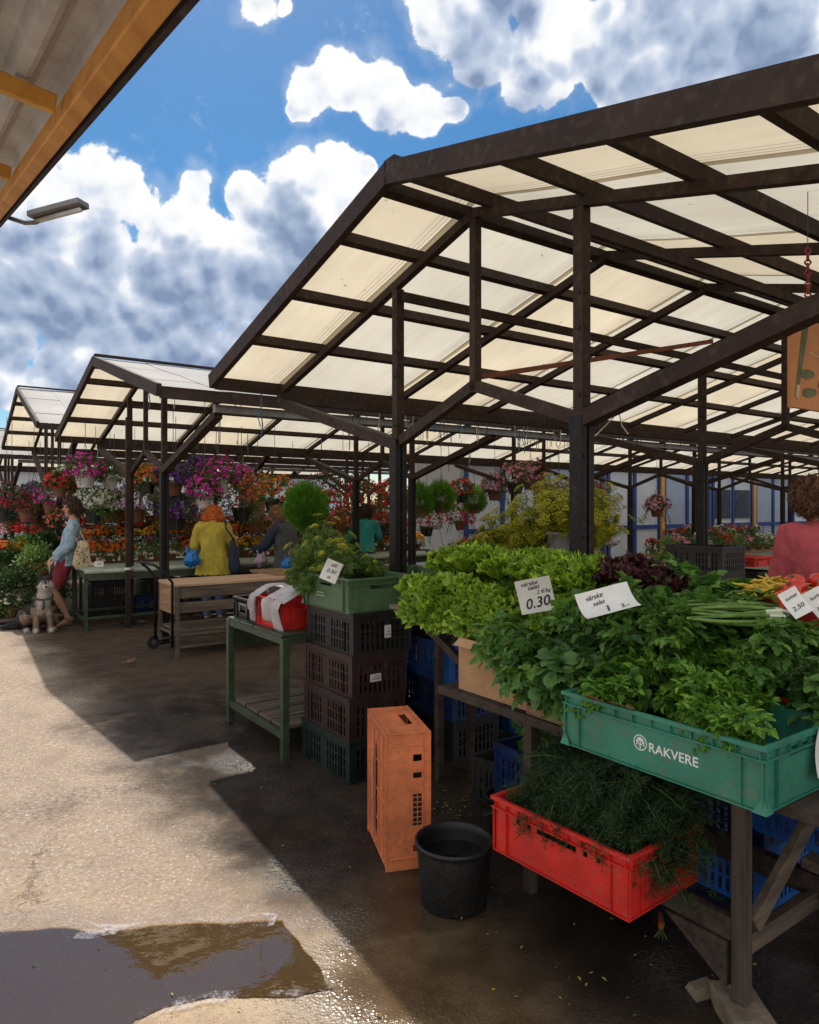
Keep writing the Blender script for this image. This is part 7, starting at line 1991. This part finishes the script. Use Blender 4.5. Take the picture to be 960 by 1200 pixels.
# slim pole in front of the bench
q = onz(150, 736, 0); pt = thing('slim_pole', 'slim dark pole standing in front of the green bench with a strip of white tape', 'pole', q)
m = MB(); m.box(-.028, .028, -.028, .028, 0, 2.78); m.build('shaft', M['steel'], pt, rotz=TH); m = MB(); m.tube([(0, 0, .77), (0, 0, .80)], .042, 10); m.build('tape', M['white_paint'], pt)
# crates deeper in the market
G3 = 'open crates stacked behind the stall'
def vat(u, v, Y, col, label, n=1, H=.25, rz=0.0, z0=None):
    p = at(u, v, Y); d = Vector((p.x-AX, p.y-AY)); a = d.x*RX+d.y*RY; b = d.x*GX+d.y*GY
    vented(col, label, a, b, p.z if z0 is None else z0, rz, G3, H=H)
for k in range(5): vat(826, 0, 6.8, 'crate_black', ['lowest', 'second', 'third', 'fourth', 'topmost'][k]+' black crate of the slim stack beside the right-hand post', z0=.245*k, H=.25)
for k in range(3): vat(868, 0, 7.4, ['crate_navy', 'crate_blue', 'crate_black'][k], ['navy crate at the bottom of the pile behind the pink shirt', 'blue crate in the middle of the pile behind the pink shirt', 'black crate on top of the pile behind the pink shirt'][k], z0=.245*k+.20)
for k in range(2): vat(898, 0, 7.2, ['crate_blue', 'crate_black'][k], ['blue crate half hidden by the pink shirt', 'black crate half hidden by the pink shirt'][k], z0=.245*k+.42)
p = at(868, 662, 7.4); tag(solid_crate(.5, .36, .10, HL, HS).build('shallow_crate', M['crate_red'], None, p, TH+PI/2), 'shallow red crate topping the pile left of the pink shirt', 'crate', G3)
for k in range(2): vat(712+20*k, 0, 7.6, 'crate_blue', ['blue crate on the low pile left of the red lettuce', 'blue crate beside the red lettuce, right one of the low pair'][k], z0=.80, H=.2)
plank_table('plank table carrying the low pair of blue crates behind the lettuce', at(690, 0, 7.4).xy.to_3d(), 1.6, .7)
p = at(765, 698, 5.0); t = thing('solid_crate', 'pale blue-grey plastic box behind the red lettuce', 'box', p, TH-.3); MM('box_grey', (0.22, 0.30, 0.33), .5, .15); solid_crate(.36, .26, .13, [], [(-.4, .4, .6, .8)]).build('crate_body', M['box_grey'], t)
t = thing('plant_stand', 'dark stand under the pale blue-grey box', 'stand', (p.x, p.y, 0), TH-.3); m = MB(); m.box(-.25, .25, -.2, .2, p.z-.03, p.z-.002); m.build('top_board', M['wood_dark'], t)
for x in (-.22, .22):
    for y in (-.17, .17): m = MB(); m.box(x-.02, x+.02, y-.02, y+.02, 0, p.z-.031); m.build('leg', M['wood_dark'], t)
# small open black crate with trimmings near the red one
vented('crate_black', 'small open black crate of vegetable trimmings between the bucket and the red crate', -.06, -.40, .02, .12, None, H=.23, Lx=.32, Ly=.42)
for i in range(9):
    tagm(CM[3+i % 2], 'leaf_trimmings', 'wilted yellowish leaf trimming in the small open black crate', 'trimmings', 'leaf trimmings in the black crate', W(-.06+rn.uniform(-.08, .08), -.40+rn.uniform(-.12, .12), .14+rn.uniform(0, .04)), (rn.uniform(-.5, .5), rn.uniform(-.5, .5), rn.uniform(0, 6)), .5)
for i in range(5):
    tagm(CM[3+i % 2], 'leaf_trimmings', 'pale green leaf bunch heaped behind the table leg above the red crate', 'trimmings', 'leaf bunches behind the table leg', W(-.30+rn.uniform(-.1, .1), -.95+rn.uniform(-.12, .12), .50+rn.uniform(0, .08)), (rn.uniform(-.4, .4), rn.uniform(-.4, .4), rn.uniform(0, 6)), .8)
vented('crate_navy', 'navy crate under the heap of pale leaves behind the table leg', -.28, -.95, .25, .0, None, H=.24); vented('crate_black', 'black crate on the ground under the navy one behind the table leg', -.28, -.95, 0, .02, None, H=.245)
# litter on the ground
MM('litter_leaf', (0.35, 0.30, 0.04), .7, .4, 30); MM('litter_green', (0.06, 0.12, 0.02), .7, .4, 30)
m = MB(); rl = random.Random(8)
for i in range(420):
    if i >= 170: q = onz(rl.uniform(-20, 900), 735+460*rl.random()**1.6, .006)
    elif i < 60: q = onz(535+rl.gauss(0, 16), 948+rl.gauss(0, 9), .006)
    elif i < 110: q = onz(rl.uniform(480, 640), rl.uniform(900, 960), .006)
    else: q = onz(rl.uniform(400, 900), rl.uniform(880, 1195), .006)
    s_ = rl.uniform(.003, .013) if i < 170 else rl.uniform(.002, .010); a = rl.uniform(0, 6); dx, dy = s_*math.cos(a), s_*math.sin(a)
    m.cur = 0 if rl.random() < .6 else 1
    m.add([q, q+Vector((dx-dy*.4, dy+dx*.4, .004)), q+Vector((2*dx, 2*dy, .002)), q+Vector((dx+dy*.4, dy-dx*.4, .004))], [(0, 1, 2, 3)])
tag(m.build('leaf_litter', [M['litter_leaf'], M['litter_green']]), None, None, kind='stuff')
# a sparrow-sized bird and a fallen carrot
t = thing('sparrow', 'small brown bird on the ground in front of the wooden cart', 'bird', onz(152, 781, 0)); MM('feather', (0.16, 0.09, 0.05), .8, .4, 40)
m = MB(); capsule(m, (0, 0, .045), (.035, .0, .05), .026, .022); capsule(m, (.045, 0, .068), (.05, 0, .07), .018, .016); capsule(m, (-.02, 0, .045), (-.075, 0, .035), .014, .006); capsule(m, (.06, 0, .068), (.078, 0, .066), .005, .002)
for y in (-.01, .01): capsule(m, (.01, y, .03), (.012, y, .004), .003, .0025); capsule(m, (.0, y, .003), (.025, y, .003), .0022, .002)
surf(remesh(m, .0035, 2), 'body', M['feather'], t)
t = thing('carrot', 'carrot fallen on the wet ground below the red crate', 'carrot', onz(775, 1090, .012), 1.2); MM('carrot_skin', (0.34, 0.09, 0.02), .5, .3)
m = MB(); m.tube([(0, 0, .004), (.03, 0, .004), (.09, .004, .002), (.13, .01, 0)], [.008, .012, .008, .002], 10); m.build('root', M['carrot_skin'], t, smooth=True)
m = MB()
for k in range(4): m.tube([(0, 0, .004), (-.03, .006*(k-1.5), .008), (-.06, .014*(k-1.5), .004)], .0022, 5)
m.build('stalks', M['stem_green'], t)

# ------------------------------------------------------------------ buildings round the market
MM('wall_blue', (0.36, 0.42, 0.54), .7, .06, 3); MM('frame_blue', (0.015, 0.05, 0.22), .5, .2); MM('wall_pale', (0.60, 0.63, 0.68), .7, .06, 2); MM('roof_grey', (0.22, 0.22, 0.23), .7, .2); MM('awning_teal', (0.05, 0.26, 0.22), .7, .15, trans=.2); MM('window_dark', (0.05, 0.06, 0.08), .15, .3); MM('turquoise', (.03, .20, .18), .6)
def kiosk(label, a, b, wd=2.6, variant=0, H=2.9, dep=2.4):
    t = thing('market_kiosk', label, 'kiosk', W(a, b, 0), TH, 'blue framed kiosks')
    m = MB(); m.box(.0, wd, .06, dep, 0, H); m.build('wall', M['wall_blue' if variant % 2 else 'wall_pale'], t)
    m = MB(); m.box(-.05, wd+.05, -.25, dep+.1, H+.001, H+.16); m.build('roof', M['roof_grey'], t)
    m = MB(); m.box(-.05, wd+.05, -.27, -.251, H-.02, H+.12); m.build('fascia', M['turquoise'], t)
    for x in (.06, wd/2, wd-.06):
        m = MB(); m.box(x-.06, x+.06, .0, .059, 0, H-.02); m.build('frame_post', M['frame_blue'], t)
    for x0, x1 in ((.121, wd/2-.061), (wd/2+.061, wd-.121)):
        m = MB(); m.box(x0, x1, .01, .059, .92, 1.04); m.build('frame_rail', M['frame_blue'], t)
        if variant % 3 == 1:
            m = MB(); m.box(x0+.08, x1-.08, .03, .058, 1.2, 2.2); m.build('window', M['window_dark'], t)
    if variant % 2 == 0:
        m = MB(); m.box(wd-.055, wd+.10, -.06, -.001, 0, H-.03); m.build('corner_post', M['wood_yellow'], t)
    return t
ordn = ['first', 'second', 'third', 'fourth', 'fifth', 'sixth', 'seventh', 'eighth', 'ninth', 'tenth']
for i in range(10): kiosk(f'{ordn[i]} kiosk from the left in the row with blue frames behind the stall', 8.6+2.75*i, 10.4, variant=i)
def shed(label, a, b, L, dep, H, wallm, rz=TH, rh=1.2):
    t = thing('market_building', label, 'building', W(a, b, 0), rz)
    m = MB(); m.box(0, L, 0, dep, 0, H); m.build('wall', M[wallm], t)
    m = MB(); m.add([(-.3, -.4, H+.001), (L+.3, -.4, H+.001), (L+.3, dep+.4, H+.001), (-.3, dep+.4, H+.001), (-.3, dep/2, H+rh), (L+.3, dep/2, H+rh)], [(0, 1, 5, 4), (2, 3, 4, 5), (0, 4, 3), (1, 2, 5), (0, 3, 2, 1)]); m.build('roof', M['roof_grey'], t)
    n = int(L/3)
    for i in range(n):
        x = (i+.5)*L/n
        m = MB(); m.box(x-.6, x+.6, -.03, -.002, 1.0, 2.2); f_ = m.build('window', M['window_dark'], t)
        m = MB(); m.box(x-.66, x+.66, -.05, -.031, .92, .999); m.build('sill', M['wall_pale'], f_)
    return t
shed('long pale low building beyond the flower canopies', -22, 26, 36, 8, 3.0, 'wall_pale')
shed('pale building closing the far end of the market hall', 38, 12, 26, 8, 3.0, 'wall_blue', TH-PI/2)
# teal awning at the far left
t = thing('awning', 'teal green awning behind the red flowers at the left edge', 'awning', W(-6, 14.6, 0), TH)
m = MB(); m.add([(0, 0, 2.15), (4.5, 0, 2.15), (4.5, 1.2, 2.75), (0, 1.2, 2.75)], [(0, 1, 2, 3)]); m.add([(0, 0, 1.95), (4.5, 0, 1.95), (4.5, 0, 2.15), (0, 0, 2.15)], [(0, 1, 2, 3)]); m.build('canvas', M['awning_teal'], t)
for x in (.05, 4.45): m = MB(); m.tube([(x, .05, 0), (x, .05, 2.13)], .03, 8); m.build('pole', M['gutter'], t)
# dark crates and empty pots pushed under the flower bench and racks
for i in range(9):
    vented(['crate_black', 'crate_navy', 'crate_black', 'crate_deep_green'][i % 4], ['black', 'navy', 'black', 'dark green'][i % 4]+' crate on the ground under the flower racks, '+ordn[i]+' from the left', -.35+.66*i, 7.95, 0.0, PI/2+rh.uniform(-.08, .08), 'crates under the flower racks', H=.25)
for i in range(7):
    vented(['crate_black', 'crate_deep_green'][i % 2], ['black', 'dark green'][i % 2]+' crate on the second layer under the flower racks, '+ordn[i]+' from the left', -.3+.7*i, 7.97, 0.246, PI/2+rh.uniform(-.08, .08), 'crates under the flower racks', H=.25)
bpy.data.scenes.remove(TMPS)
for o in SC.objects:
    w_ = o.get('label', '')
    if w_ and len(w_.split()) > 16: print('LONG', len(w_.split()), w_)
